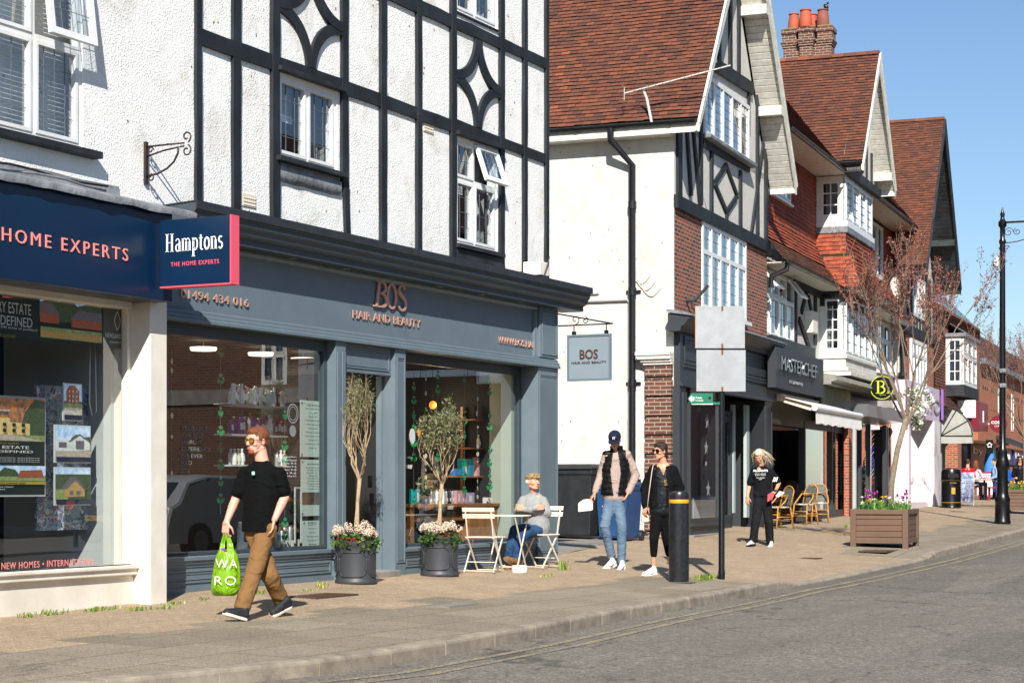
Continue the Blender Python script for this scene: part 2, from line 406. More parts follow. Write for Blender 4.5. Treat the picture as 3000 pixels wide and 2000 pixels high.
def paving():
 m=MT('pavement_slabs_and_setts');sep=m.n('SeparateXYZ',{'Vector':m.co()});X,Y=sep.outputs[0],sep.outputs[1]
 wn=m.n('TexWhiteNoise',noise_dimensions='1D');m.put(wn.inputs['W'],m.math('FLOOR',m.math('MULTIPLY',X,1.15)))
 jit=m.math('MULTIPLY_ADD',wn.outputs[0],.55,-.3)
 edge=m.math('ADD',9.72,jit)
 inner=m.math('GREATER_THAN',m.math('SUBTRACT',Y,m.math('MULTIPLY',m.math('MAXIMUM',m.math('SUBTRACT',X,30.0),0.0),.105)),edge)
 cross=m.math('MULTIPLY',m.math('GREATER_THAN',X,22.9),m.math('LESS_THAN',X,31.0))
 tan_m=m.math('MINIMUM',m.math('ADD',inner,cross),1.0)
 slab=m.n('TexBrick',{'Vector':m.mapping((1,1,1),loc=(.3,.12,0)),'Color1':lin('#8d8270'),'Color2':lin('#7c7160'),'Mortar':lin('#66613f'),'Scale':1.0,'Mortar Size':.011,'Mortar Smooth':.4,'Bias':0.0,'Brick Width':.9,'Row Height':.6},offset=.5)
 sett=m.n('TexBrick',{'Vector':m.mapping((1,1,1)),'Color1':lin('#a8937a'),'Color2':lin('#9d886e'),'Mortar':lin('#86755c'),'Scale':1.0,'Mortar Size':.006,'Mortar Smooth':.3,'Bias':0.0,'Brick Width':.2,'Row Height':.1},offset=.5)
 gr=m.n('TexVoronoi',{'Vector':m.co(),'Scale':95.0});grit=m.ramp(gr.outputs['Color'],[(.1,.62),(.5,1.0),(.95,1.5)])
 big=m.ramp(m.noise(1.3,6,.65),[(.3,.84),(.7,1.1)])
 c=m.mix(tan_m,slab.outputs[0],sett.outputs[0])
 c=m.mix(1.0,c,grit,'MULTIPLY');c=m.mix(1.0,c,big,'MULTIPLY')
 spot=m.n('TexVoronoi',{'Vector':m.co(),'Scale':3.2}).outputs['Distance']
 c=m.mix(m.math('MULTIPLY',m.ramp(spot,[(.035,1.0),(.05,0.0)]),m.ramp(m.noise(2.2,2),[(.5,0.0),(.6,.8)])),c,lin('#2f2d2a'))
 j=m.mix(tan_m,m.mix(1.0,slab.outputs['Fac'],m.ramp(m.noise(2.6,4),[(.42,.25),(.6,1.0)]),'MULTIPLY'),m.mix(1.0,sett.outputs['Fac'],(.35,)*3+(1,),'MULTIPLY'))
 h=m.math('SUBTRACT',m.math('MULTIPLY',gr.outputs['Distance'],.25),j)
 return m.fin(c,.88,0,m.bump(h,.55,.008))
K['paving']=paving()
K['kerb']=std('concrete_kerb','#9c917f',.9,c2='#6d655b',vs=5,amt=.9,bump=.8,bs=90,bd=.006)
K['concrete']=std('stained_concrete','#8f8a82',.9,c2='#68635b',vs=3,amt=.9,bump=.7,bs=70)
def worn_line():
 m=MT('worn_yellow_line');f=m.ramp(m.math('ADD',m.math('MULTIPLY',m.noise(38,5,.75),.7),m.math('MULTIPLY',m.noise(3,3),.35)),[(.5,0.0),(.6,.85)])
 v=m.n('TexVoronoi',{'Vector':m.co(),'Scale':75.0});st=m.ramp(v.outputs['Color'],[(.15,lin('#524b42')),(.5,lin('#6f6a62')),(.85,lin('#989286'))])
 return m.fin(m.mix(f,st,lin('#a89468')),.85,0,m.bump(v.outputs['Distance'],.6,.01))
K['yellowline']=worn_line()
def leafmat(name,a,b,c=None,rough=.5,tr=.25):
 m=MT(name);r=m.n('Attribute',attribute_name='rnd').outputs['Fac']
 st=[(0,lin(a)),(.6,lin(b))]+([(1,lin(c))]if c else[(1,lin(b))])
 col=m.ramp(r,st)
 m.fin(col,rough);d=m.n('BsdfTranslucent',{'Color':col});x=m.n('MixShader',{0:tr});m.put(x.inputs[1],m.b.outputs[0]);m.put(x.inputs[2],d.outputs[0])
 m.t.links.new(x.outputs[0],m.out.inputs[0]);return m.m
K['olive']=leafmat('olive_leaf','#3f4630','#6a7048','#9a9c72')
K['leaf']=leafmat('dark_green_leaf','#23391c','#42622b','#6f8f42')
K['tulipleaf']=leafmat('tulip_leaf','#3f6a2c','#6a9a45','#94b862')
K['redbud']=leafmat('bronze_bud','#5a2e26','#84463a','#ad6c5e',tr=.15)
K['blossom']=leafmat('cream_pink_blossom','#cfac98','#e9d6c2','#f3e8da',.8)
K['whiteblossom']=leafmat('white_blossom','#cfcabb','#f2f0ea','#ffffff',.8)
K['berry']=flat('red_berry','#b3161c',.3)
K['bark']=std('pale_grey_bark','#8a7a68',.9,c2='#5d5044',vs=12,amt=.8,bump=.8,bs=40)
K['barkolive']=std('olive_bark','#b09a7c',.9,c2='#7d6a52',vs=16,amt=.8,bump=.7,bs=50)
def grid(name,xs,rows,zf,mat):
 m=MB();rw=[]
 for x in xs:
  ys=rows(x);rw.append(m.pts([(x,y,zf(x,y))for y in ys]))
 k=len(rows(xs[0]))
 for a,b in zip(rw,rw[1:]):
  for j in range(k-1):m.face((a+j,b+j,b+j+1,a+j+1))
 return struct(m.build(name,mat,smooth=True))
xsR=[-60,-20,-5]+[i*1.0 for i in range(0,62)]+[65,70,80,95,130,200]
grid("road",xsR,lambda x:[-1.2,0,2,4,5.5,6.5,kY(x)-.005],lambda x,y:rr(x),K['asphalt'])
xsP=[-10+i for i in range(10)]+[i*.4 for i in range(0,160)]+[64+i*2 for i in range(20)]
grid("pavement",xsP,lambda x:[kY(x)+.13+(fY(x)+.1-kY(x)-.13)*j/10 for j in range(11)]+[fY(x)+.5,fY(x)+3,fY(x)+14],lambda x,y:G(x,y),K['paving'])
m=MB();x=-6.0;rnd=random.Random(3)
while x<88:
 L=.915 if x<70 else 3;a,b=x+.004,x+L-.004
 pa=[(a,kY(a)),(b,kY(b))];dz=rnd.uniform(-.004,.004)
 k0,k1=G(a,kY(a)+.135)+.003+dz,G(b,kY(b)+.135)+.003-dz
 P=[(0,-.2),(.0,-.03),(.006,-.012),(.02,0),(.135,0.004),(.135,-.2)]
 n=m.pts([(a,pa[0][1]+p,(k0 if z>-.1 else rr(a))+z)for p,z in P]+[(b,pa[1][1]+p,(k1 if z>-.1 else rr(b))+z)for p,z in P])
 k=len(P)
 for i in range(k):j=(i+1)%k;m.face((n+i,n+j,n+k+j,n+k+i))
 m.face([n+i for i in range(k)]);m.face([n+k+i for i in range(k)])
 x+=L
struct(m.build("kerb",K['kerb'],bevel=.004))
m=MB()
for off in(.34,.57):
 xs=[10+i*.6 for i in range(90)]
 n=m.pts([(x,kY(x)-off,rr(x)+.004)for x in xs]+[(x,kY(x)-off-.085,rr(x)+.004)for x in xs])
 k=len(xs)
 for i in range(k-1):m.face((n+i,n+i+1,n+k+i+1,n+k+i))
struct(m.build("road_markings",K['yellowline']))
m=MB();xs=[24.7+i*.5 for i in range(17)]
rows=[]
for x in xs:
 f=fY(x);rows.append(m.pts([(x,f+.35+(9)*j/12,G(x,f+.35+9*j/12)+.006+.012*noise.noise(Vector((x*1.3,j*.9,0))))for j in range(13)]))
for a,b in zip(rows,rows[1:]):
 for j in range(12):m.face((a+j,b+j,b+j+1,a+j+1))
struct(m.build("alley_paving",K['concrete'],smooth=True))
m=MB();m.box(-40,160,-7.99,-.9,-.3,.12);struct(m.build("opposite_pavement",K['concrete']))
m=MB();m.box(-300,400,-300,300,-.9,-.6);struct(m.build("ground",std("far_ground",'#6a675f',.95)))
def cover(name,px,py,w,l,mat,label,cat='manhole cover',ang=0,rows=7):
 p=gp(px,py);z=p.z+.006;t=thing(name,label,cat,(0,0,0),loc=(p.x,p.y,z),rot=ang)
 m=MB();m.box(-l/2,l/2,-w/2,-w/2+.03,-.02,.004).box(-l/2,l/2,w/2-.03,w/2,-.02,.004).box(-l/2,-l/2+.03,-w/2+.03,w/2-.03,-.02,.004).box(l/2-.03,l/2,-w/2+.03,w/2-.03,-.02,.004)
 m.build('frame',mat,t)
 m=MB();m.box(-l/2+.03,l/2-.03,-w/2+.03,w/2-.03,-.02,0)
 for i in range(rows):
  for j in range(rows):
   cx=-l/2+.06+(l-.12)*(i+.5)/rows;cy=-w/2+.06+(w-.12)*(j+.5)/rows;m.box(cx-.02,cx+.02,cy-.012,cy+.012,0,.004)
 m.build('lid',mat,t)
 return t
ironM=std('brown_cast_iron','#5b4636',.7,.3,c2='#3f342c',vs=9,bump=.3)
cover('manhole_cover',940,1745,.42,.8,ironM,'brown iron cover in the pavement beside the walking man, nearest the left plant pot')
cover('manhole_cover',2375,1635,.3,.3,ironM,'small rusty square cover in the setts left of the near flower planter')
cover('manhole_cover',2580,1612,.5,1.0,ironM,'brown cover let into the paving in front of the near flower planter')
cover('inspection_cover',2450,1562,.6,.9,std('tan_cover','#a5825a',.8,c2='#7f6443',vs=20),'tan inspection cover set in the pavement behind the grey haired woman')
cover('inspection_cover',1320,1773,.3,.6,std('pale_cover','#7f7c74',.8),'grey cover flush with the slabs in front of the bistro chairs')
def tuft(px,py,w,h,n,label,par=None,sp=.5):
 p=gp(px,py);m=MB();r=random.Random(px)
 for i in range(n):
  x,y=r.gauss(0,w/2),r.gauss(0,.035);a=r.uniform(0,6.28);l=h*r.uniform(.4,1);b=.004+.004*r.random()
  dx,dy=math.cos(a),math.sin(a);m.r=r.random()
  k=m.pts([(x-dy*b,y+dx*b,0),(x+dy*b,y-dx*b,0),(x+dx*l*sp*.5+dy*b*.7,y+dy*l*sp*.5-dx*b*.7,l*.7),(x+dx*l*sp*.5-dy*b*.7,y+dy*l*sp*.5+dx*b*.7,l*.7),(x+dx*l*sp,y+dy*l*sp,l)])
  m.face((k,k+1,k+2,k+3));m.face((k+3,k+2,k+4))
 o=m.build('weed_tuft',K['weed'],org=(0,0,0));o.o.location=(p.x,p.y,p.z)
 tag(o,label,'weeds','weeds in the paving joints')
K['weed']=leafmat('weed_leaf','#4d6b25','#7f9a3a','#b5a95a')
for a in[(285,1788,.26,.05,90,'broad grass tuft at the foot of the cream shop wall'),(145,1800,.14,.06,50,'grass tuft below the cream stall riser, left of the broad tuft'),(80,1807,.1,.05,40,'small grass tuft at the lower left below the cream stall riser'),(400,1788,.12,.05,50,'grass tuft just left of the foot of the cream column'),(480,1782,.1,.04,40,'low weeds at the right foot of the cream column'),(505,1770,.1,.04,36,'low weeds where the cream column meets the slate blue shopfront'),(590,1757,.12,.04,30,'low weeds below the slate blue riser under the green bag'),(757,1738,.14,.05,60,'grass in the joint between the walking man and the shop riser'),(900,1730,.16,.03,40,'mossy weeds along the joint by the iron cover'),(941,1722,.06,.1,30,'upright little weed by the left plant pot'),(2065,1697,.38,.09,190,'patch of grass round the foot of the black sign post'),(1650,1668,.1,.16,50,'tall weeds at the corner of the slate blue shopfront'),(1600,1688,.2,.04,60,'low weeds behind the white dog bowl'),(2478,1545,.1,.12,30,'weeds at the foot of the cafe front, left of the near planter')]:
 tuft(*a)
def window(par,mx,w,h,mull=(),trans=(),lead=(0,0),fr=.06,mat='white',gl='glass2',d=.08,rec=.03,open_=None,sill=None,came=.006,sillmat='blackwood',name='window',inner=.035,muntin=0):
 """a framed window in the plane of mx: frame ring, mullions, glass, leaded lights"""
 m=MB();m.mx=mx
 m.box(0,w,0,d,0,fr).box(0,w,0,d,h-fr,h).box(0,fr,0,d,fr,h-fr).box(w-fr,w,0,d,fr,h-fr)
 us=[fr]+[x*w for x in mull]+[w-fr]
 for x in mull:m.box(x*w-fr/2,x*w+fr/2,.002,d,fr,h-fr)
 tz=[]
 for e in trans:
  z,cols=e if isinstance(e,tuple)else(e,None);tz.append((z*h,cols))
 cells=[]
 for i in range(len(us)-1):
  a=us[i]+(fr/2 if i else 0);b=us[i+1]-(fr/2 if i<len(us)-2 else 0)
  zz=[fr]
  for z,cols in tz:
   if cols is None or i in cols:m.box(a,b,.002,d,z-fr/2,z+fr/2);zz+=[z-fr/2,z+fr/2]
  zz.append(h-fr)
  for k in range(0,len(zz),2):cells.append((i,a,b,zz[k],zz[k+1]))
 f=m.build(name,K[mat]if isinstance(mat,str)else mat,par,bevel=.004)
 g=MB();g.mx=mx;c=MB();c.mx=mx;s=MB();s.mx=mx
 for ci,(i,a,b,z0,z1)in enumerate(cells):
  if open_ is not None and ci in open_:
   L=z1-z0;an=D(open_[ci]);old=mx@Matrix.Translation((0,-.015,z1))@Matrix.Rotation(-an,4,'X')
   s.mx=old;g.mx=old;c.mx=old
   s.box(a-.03,b+.03,-.045,0,-L-.03,-L+inner).box(a-.03,b+.03,-.045,0,-inner,.02).box(a-.03,a+inner,-.045,0,-L+inner,-inner).box(b-inner,b+.03,-.045,0,-L+inner,-inner)
   g.quad((a+inner,-.02,-L+inner),(b-inner,-.02,-L+inner),(b-inner,-.02,-inner),(a+inner,-.02,-inner));z0_,z1_=-L,0;yy=-.027
  else:
   if inner and mat=='white':
    e=inner;s.box(a,b,-.012,d*.6,z0,z0+e).box(a,b,-.012,d*.6,z1-e,z1).box(a,a+e,-.012,d*.6,z0+e,z1-e).box(b-e,b,-.012,d*.6,z0+e,z1-e)
   g.quad((a,rec,z0),(b,rec,z0),(b,rec,z1),(a,rec,z1));z0_,z1_=z0,z1;yy=rec-.004
  nx,nz=lead;
  if nx:
   nzz=max(1,round(nz*(z1-z0)/h))if nz>0 else 1;cw=came if not muntin else muntin
   for j in range(1,nx):x=a+(b-a)*j/nx;c.box(x-cw/2,x+cw/2,yy-cw*.4,yy+cw*.4,z0_,z1_)
   for j in range(1,nzz):z=z0_+(z1_-z0_)*j/nzz;c.box(a,b,yy-cw*.3,yy+cw*.3,z-cw/2,z+cw/2)
  s.mx=g.mx=c.mx=mx
 if s.v:s.build('casement',K[mat]if isinstance(mat,str)else mat,f)
 g.build('pane',K[gl],f)
 if c.v:c.build('glazing_bars' if muntin else 'lead_came',K['white']if muntin else K['lead_came'],f)
 if sill:
  m=MB();m.mx=mx;e,t,dz=sill;m.box(-e,w+e,-t,.05,-dz,-.002);m.build('sill',K[sillmat],f,bevel=.006)
 return f
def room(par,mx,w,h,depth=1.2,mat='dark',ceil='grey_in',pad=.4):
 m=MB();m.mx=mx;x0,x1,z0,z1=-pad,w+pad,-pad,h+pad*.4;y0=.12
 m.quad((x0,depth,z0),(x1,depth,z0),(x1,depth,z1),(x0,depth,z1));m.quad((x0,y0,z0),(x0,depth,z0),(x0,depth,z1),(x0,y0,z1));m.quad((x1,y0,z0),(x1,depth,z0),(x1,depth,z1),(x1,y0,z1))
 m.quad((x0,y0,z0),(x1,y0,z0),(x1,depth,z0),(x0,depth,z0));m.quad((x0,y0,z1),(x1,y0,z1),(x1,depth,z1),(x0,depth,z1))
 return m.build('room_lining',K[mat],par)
def blind(par,mx,x0,x1,z0,z1,y=.14,n=None,tilt=35,mat=None,name='blind'):
 m=MB();m.mx=mx;n=n or int((z1-z0)/.045)
 for i in range(n):
  z=z0+(z1-z0)*(i+.5)/n;c=math.cos(D(tilt))*.022;s=math.sin(D(tilt))*.022
  m.quad((x0,y-c,z-s),(x1,y-c,z-s),(x1,y+c,z+s),(x0,y+c,z+s))
 return m.build(name,mat or K['white'],par)
def curtain(par,mx,x0,x1,z0,z1,y=.16,mat=None,name='curtain',fold=.05):
 m=MB();m.mx=mx;n=max(6,int((x1-x0)/.02));P0=[];P1=[]
 for i in range(n+1):
  x=x0+(x1-x0)*i/n;dy=fold*.5*math.sin(i*.9)+fold*.25*math.sin(i*.37+1);P0.append((x,y+dy,z0));P1.append((x,y+dy,z1))
 a=m.pts(P0);b=m.pts(P1)
 for i in range(n):m.face((a+i,a+i+1,b+i+1,b+i))
 return m.build(name,mat or K['net'],par,smooth=True)
K['net']=leafmat('net_curtain','#c8cbc9','#d9dbd6',None,.9,.4)
K['greycurtain']=std('grey_green_curtain','#8d9187',.9,vs=8)
def holed(m,x0,x1,y,z0,z1,holes,th):
 xs=sorted({x0,x1,*[h[0]for h in holes],*[h[1]for h in holes]});zs=sorted({z0,z1,*[h[2]for h in holes],*[h[3]for h in holes]})
 for a,b in zip(xs,xs[1:]):
  run=None
  for c,d in list(zip(zs,zs[1:]))+[(None,None)]:
   solid=c is not None and not any(h[0]<=(a+b)/2<=h[1]and h[2]<=(c+d)/2<=h[3]for h in holes)
   if solid:run=(run[0],d)if run else(c,d)
   elif run:m.quad((a,y,run[0]),(b,y,run[0]),(b,y,run[1]),(a,y,run[1]));run=None
 for a,b,c,d in holes:
  m.quad((a,y,c),(a,y+th,c),(a,y+th,d),(a,y,d));m.quad((b,y,c),(b,y+th,c),(b,y+th,d),(b,y,d))
  m.quad((a,y,c),(b,y,c),(b,y+th,c),(a,y+th,c));m.quad((a,y,d),(b,y,d),(b,y+th,d),(a,y+th,d))
# ========= 1  estate agent (left)
TW=12.1
sV1=qs('A',570,TW)
ag=thing('estate_agent_building','white roughcast building over a navy estate agent shopfront at the far left','building',(9.0,11.6,.12))
XL=8.0
wz0,wz1=qz('A',243,440,TW),qz('A',243,0,TW)+1.0
hw=[(qs('A',-130,TW),qs('A',243,TW),wz0,wz1)]
m=MB();holed(m,XL,sV1,TW,3.4,10.6,hw,.15);m.box(XL,sV1-.01,12.4,19,3.4,10.6);m.build('upper_wall',K['stucco'],ag,recalc=False)
mx=front(hw[0][0],TW+.02,wz0);ww=hw[0][1]-hw[0][0];hh=wz1-wz0
tr=(qz('A',110,108,TW)-wz0)/hh
mu=(qs('A',101,TW)-hw[0][0])/ww
f=window(ag,mx,ww,hh,mull=(mu,),trans=(tr,),lead=(4,11),open_={3:7},sill=(.16,.14,.07))
blind(f,mx,.07,ww-.07,.07,hh-.07,y=.17,tilt=28);room(f,mx,ww,hh)
TC,TR=11.4,11.6
c0,c1=qs('A',440,TC),qs('A',490,TC);fz=qz('A',491,883,11.2);fz1=qz('A',490,613,11.2)
m=MB();m.box(c0,c1,TC,12.2,.0,fz+.05);m.build('column',K['cream'],ag,bevel=.012)
sz=qz('A',200,1668,TR)-.085
m=MB();m.box(XL,c0-.005,TR,12.2,0,sz);m.build('stall_riser',K['cream'],ag)
m=MB();m.box(XL,c0-.005,TR-.05,TR+.14,sz+.002,sz+.10);m.box(XL,c0-.003,TR-.075,TR+.1,sz+.06,sz+.1);m.build('sill',K['cream'],ag,bevel=.01)
wz=sz+.10;wr=c0-.12
m=MB();m.box(c0-.055,c0-.004,TR+.03,TR+.11,wz,fz+.02);m.box(XL,c0-.055,TR-.03,TR+.14,fz-.06,fz+.04);m.build('window_frame',K['cream'],ag,bevel=.006)
m=MB();m.quad((XL,TR+.09,wz),(c0-.05,TR+.09,wz),(c0-.05,TR+.09,fz-.06),(XL,TR+.09,fz-.06));m.build('pane',K['glass'],ag)
m=MB();m.box(XL,qs('A',506,11.2),11.2,12.09,fz,fz1-.01);m.build('fascia',K['navy'],ag,bevel=.01)
m=MB();s_e=qs('A',378,11.18);s_0=qs('A',-260,11.18)
bz=qz('A',378,766,11.19);hh_=qz('A',360,727,11.19)-bz
text(m,"THE HOME EXPERTS",front(s_e,11.195,bz)@Matrix.Translation((-(s_e-qs('A',168,11.19))*16/7.05,0,0)),w=(s_e-qs('A',168,11.19))*16/7.05,h=hh_*1.02,depth=.007,bold=.0,space=1.35)
m.build('lettering',K['pinkletter'],ag)
m=MB();n=90;rows=[]
for i in range(n+1):
 x=XL+(c1+.12-XL)*i/n;w1=.015*noise.noise(Vector((x*3,0,0)));w2=.02*noise.noise(Vector((x*5,3,0)))
 rows.append(m.pts([(x,11.14+w2,fz1-.055+w1),(x,11.13+w2*.6,fz1+.0+w1),(x,11.2,fz1+.03+w2*.7),(x,11.55,fz1+.10+w1*1.5),(x,11.6,fz1+.125+w2),(x,11.9,fz1+.17+w1),(x,TW-.012,fz1+.24+w2*.5),(x,TW-.012,fz1+.33+.02*noise.noise(Vector((x*2,9,0))))]))
for a,b in zip(rows,rows[1:]):
 for j in range(7):m.face((a+j,b+j,b+j+1,a+j+1))
m.build('lead_flashing',K['lead'],ag,smooth=True)
for k in range(2):
 m=MB();P=[(XL+i*.35,11.8+.04*math.sin(i*1.1+k*2),fz1+.19+.025*abs(math.sin(i*.9+k))+.03*k)for i in range(19)];m.tube(P,.012,6)
 m.build('cable',K['rust' if k else 'lead'],ag,smooth=True)
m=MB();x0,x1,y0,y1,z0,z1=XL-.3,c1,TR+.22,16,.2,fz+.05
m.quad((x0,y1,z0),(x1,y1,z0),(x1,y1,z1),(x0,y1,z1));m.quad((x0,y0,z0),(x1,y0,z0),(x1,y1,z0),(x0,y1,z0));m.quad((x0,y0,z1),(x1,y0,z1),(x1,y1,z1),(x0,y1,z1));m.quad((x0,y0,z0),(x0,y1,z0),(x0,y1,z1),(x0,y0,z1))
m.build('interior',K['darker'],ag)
m=MB();m.box(c0-.05,c0+.05,TR+.24,TR+1.6,.2,fz);m.build('side_wall',std('pale_grey_partition','#b9bdbb',.7),ag)
m=MB();m.box(XL,c0-.1,TR+.2,TR+.9,sz-.03,sz+.05);m.build('display_shelf',K['navy'],ag)
TP=TR+.30
def poly2(m,mx,pts,y=0):
 old=m.mx;m.mx=mx;m.poly([(a,y,b)for a,b in pts]);m.mx=old
skyb,skyc=std('poster_sky','#8fb7dc',.5,c2='#dfe8ee',vs=5,amt=1),None
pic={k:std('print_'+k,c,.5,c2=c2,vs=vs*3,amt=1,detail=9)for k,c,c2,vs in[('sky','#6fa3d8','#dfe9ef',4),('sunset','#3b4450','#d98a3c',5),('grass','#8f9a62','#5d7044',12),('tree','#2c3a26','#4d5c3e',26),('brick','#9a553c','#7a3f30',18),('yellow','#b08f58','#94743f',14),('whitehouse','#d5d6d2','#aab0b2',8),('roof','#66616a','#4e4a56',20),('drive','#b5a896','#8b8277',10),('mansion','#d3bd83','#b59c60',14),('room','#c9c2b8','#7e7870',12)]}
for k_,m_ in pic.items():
 b_=m_.node_tree.nodes['Principled BSDF'];m_.node_tree.links.new(b_.inputs['Base Color'].links[0].from_socket,b_.inputs['Emission Color']);b_.inputs['Emission Strength'].default_value=.2  # faint glow added to the prints, standing in for backlit cards
pic['black']=flat('print_dark','#1d2a26',.5);pic['navy']=flat('print_navy','#16213d',.5);pic['gold']=flat('print_gold','#b5a045',.5)
K['frameclear']=flat('pale_acrylic_frame','#c9cdcd',.3)
def poster(x0,py0,px1,py1,label,art,bord=.02,name='framed_poster',t=TP,cat='poster',frmat=None):
 s0,s1=qs('A',x0,t),qs('A',px1,t);z1=qz('A',(x0+px1)/2,py0,t);z0=qz('A',(x0+px1)/2,py1,t);w,h=s1-s0,z1-z0
 th=thing(name,label,cat,(s0,t,z0),'A')
 m=MB();m.box(s0,s1,t,t+.012,z0,z1);m.build('frame',frmat or K['frameclear'],th,bevel=.004)
 mx=front(s0+bord,t-.004,z0+bord);art(th,mx,w-2*bord,h-2*bord)
 return th
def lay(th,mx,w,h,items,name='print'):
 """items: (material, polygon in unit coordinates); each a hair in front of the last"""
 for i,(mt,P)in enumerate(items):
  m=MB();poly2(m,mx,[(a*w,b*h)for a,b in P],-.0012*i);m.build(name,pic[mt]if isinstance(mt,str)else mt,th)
RC=lambda a,b,c,d:[(a,c),(b,c),(b,d),(a,d)]
def words(th,mx,w,h,lines,mat,name='lettering',y=-.018):
 m=MB()
 for s,cx,z,ww,hh in lines:text(m,s,mx@Matrix.Translation((cx*w-ww*w/2,y,z*h)),w=ww*w,h=hh*h,depth=.001)
 m.build(name,mat,th)
def art_estate(th,mx,w,h):
 lay(th,mx,w,h,[('black',RC(0,1,0,1)),('sunset',RC(0,1,.56,1)),('tree',[(.74,.6),(1,.58),(1,.98),(.9,1),(.8,.85)]),('grass',RC(0,1,.555,.62)),('mansion',[(.16,.62),(.85,.62),(.85,.74),(.66,.75),(.66,.79),(.34,.79),(.34,.75),(.16,.74)]),('drive',[(0,.56),(1,.56),(.7,.62),(.3,.62)]),('grass',RC(0,.47,.14,.2)),('sky',RC(0,.47,.2,.3)),('brick',[(0,.17),(.4,.18),(.42,.24),(.3,.28),(.05,.27)]),('grass',RC(.49,1,.14,.2)),('sky',RC(.49,1,.2,.3)),('tree',[(.5,.19),(.75,.19),(.7,.26),(.6,.28)]),('brick',[(.72,.18),(.98,.18),(.96,.26),(.75,.25)]),('gold',RC(0,1,.105,.135))])
 m=MB()
 for k in range(7):
  for r_ in range(2):z=(.645+.06*r_)*h;x=(.22+.09*k)*w;m.mx=mx;m.box(x,x+.03*w,-.022,-.018,z,z+.035*h)
 m.mx=None;m.build('printed_windows',pic['black'],th)
 words(th,mx,w,h,[("COUNTRY ESTATE",.5,.475,.66,.03),("LIVING, REDEFINED",.5,.43,.74,.028),("NEWLAND PARK",.5,.86,.3,.015)]+[("set within rolling country parkland",.5,.375-.02*k,.86,.011)for k in range(3)],K['whitepaint'])
 words(th,mx,w,h,[("1ST PHASE SELLING FAST!",.5,.525,.46,.012)],pic['gold'])
 words(th,mx,w,h,[("NEW PHASE LAUNCHING SPRING 2026",.5,.112,.6,.014)],pic['black'])
 words(th,mx,w,h,[("BOOK YOUR VIEWING TODAY",.5,.075,.36,.01),("01494 730364",.5,.05,.2,.01)],K['whitepaint'])
def art_house1(th,mx,w,h):
 lay(th,mx,w,h,[('sky',RC(0,1,.15,1)),('tree',RC(0,1,.3,.52)),('brick',[(.12,.45),(.12,.8),(.3,.97),(.6,.97),(.85,.8),(.85,.45)]),('grass',RC(0,1,.36,.46)),('room',RC(0,1,.14,.35)),('navy',RC(0,1,0,.13))])
 m=MB();m.mx=mx
 for i in range(3):
  for j in range(3):x=(.22+.2*i)*w;z=(.5+.13*j)*h;m.box(x,x+.08*w,-.012,-.009,z,z+.07*h)
 m.mx=None;m.build('printed_windows',K['whitepaint'],th)
def art_house2(th,mx,w,h):
 lay(th,mx,w,h,[('sky',RC(0,1,.14,1)),('tree',[(.4,.5),(1,.5),(1,.72),(.8,.7),(.6,.78),(.45,.68)]),('drive',RC(0,1,.14,.36)),('whitehouse',[(0,.3),(0,.62),(.4,.62),(.4,.3)]),('whitehouse',[(.38,.3),(.38,.58),(.68,.76),(.97,.56),(.97,.34)]),('roof',[(.36,.58),(.68,.8),(1,.57),(.97,.55),(.68,.74),(.4,.55)]),('roof',RC(.08,.3,.4,.55)),('roof',RC(.56,.8,.36,.6)),('navy',RC(0,1,0,.13))])
def art_house3(th,mx,w,h):
 lay(th,mx,w,h,[('sky',RC(0,1,.7,1)),('tree',RC(0,1,.14,.84)),('grass',RC(0,.35,.14,.42)),('yellow',[(.22,.2),(.24,.42),(.55,.72),(.82,.42),(.84,.22)]),('roof',[(.14,.44),(.4,.76),(.58,.74),(.86,.42),(.8,.42),(.56,.66),(.3,.42)]),('roof',RC(.4,.5,.26,.38)),('roof',RC(.58,.7,.26,.38)),('tree',[(.86,.14),(1,.14),(1,.5),(.9,.56)]),('navy',RC(0,1,0,.13))])
poster(-190,1155,134,1455,'tall dark estate poster with sunset mansion and COUNTRY ESTATE LIVING, REDEFINED lettering',art_estate)
poster(184,1122,241,1233,'small framed card of a red brick house, topmost on the map board',art_house1,.012)
poster(159,1245,266,1356,'framed card of a white bungalow under blue sky, middle of the map board',art_house2,.012)
poster(159,1368,266,1480,'framed card of a yellow brick house among trees, lowest on the map board',art_house3,.012)
def mapmat():
 m=MT('printed_map');v=m.mapping((1,1,1));base=m.ramp(m.noise(5,4,.6),[(.4,lin('#6d86a0')),(.55,lin('#90a8bd')),(.62,lin('#4d6a86'))])
 c=base
 for sc_,th_,colr in((3.2,.025,'#e6e8ea'),(6.5,.03,'#2e3a4a'),(11,.035,'#b9c4cf'),(4.4,.012,'#c23b3b')):
  vv=m.n('TexVoronoi',{'Vector':m.noise(2.2,3,.5,out='Color')if False else m.co(),'Scale':sc_},feature='DISTANCE_TO_EDGE')
  wv=m.n('VectorMath',operation='MULTIPLY_ADD');m.put(wv.inputs[0],m.noise(3.0,4,.6,out='Color'));m.put(wv.inputs[1],(.5,)*3);m.put(wv.inputs[2],m.co());m.put(vv.inputs['Vector'],wv.outputs[0])
  c=m.mix(m.ramp(vv.outputs[0],[(th_*.7,1.0),(th_,0.0)]),c,lin(colr))
 return m.fin(c,.5)
K['map']=mapmat()
TM=TP+.22;s0,s1=qs('A',108,TM),qs('A',339,TM);z1,z0=qz('A',300,1140,TM),qz('A',300,1548,TM)
mb=thing('map_board','large printed road map board hanging behind the framed house cards','map',(s0,TM,z0),'A')
m=MB();m.box(s0,s1,TM,TM+.03,z0,z1);m.build('board',K['map'],mb);m=MB();m.box(s1+.001,s1+.06,TM-.002,TM+.05,z0,z1);m.build('edge_strip',K['whitepaint'],mb)
m=MB()
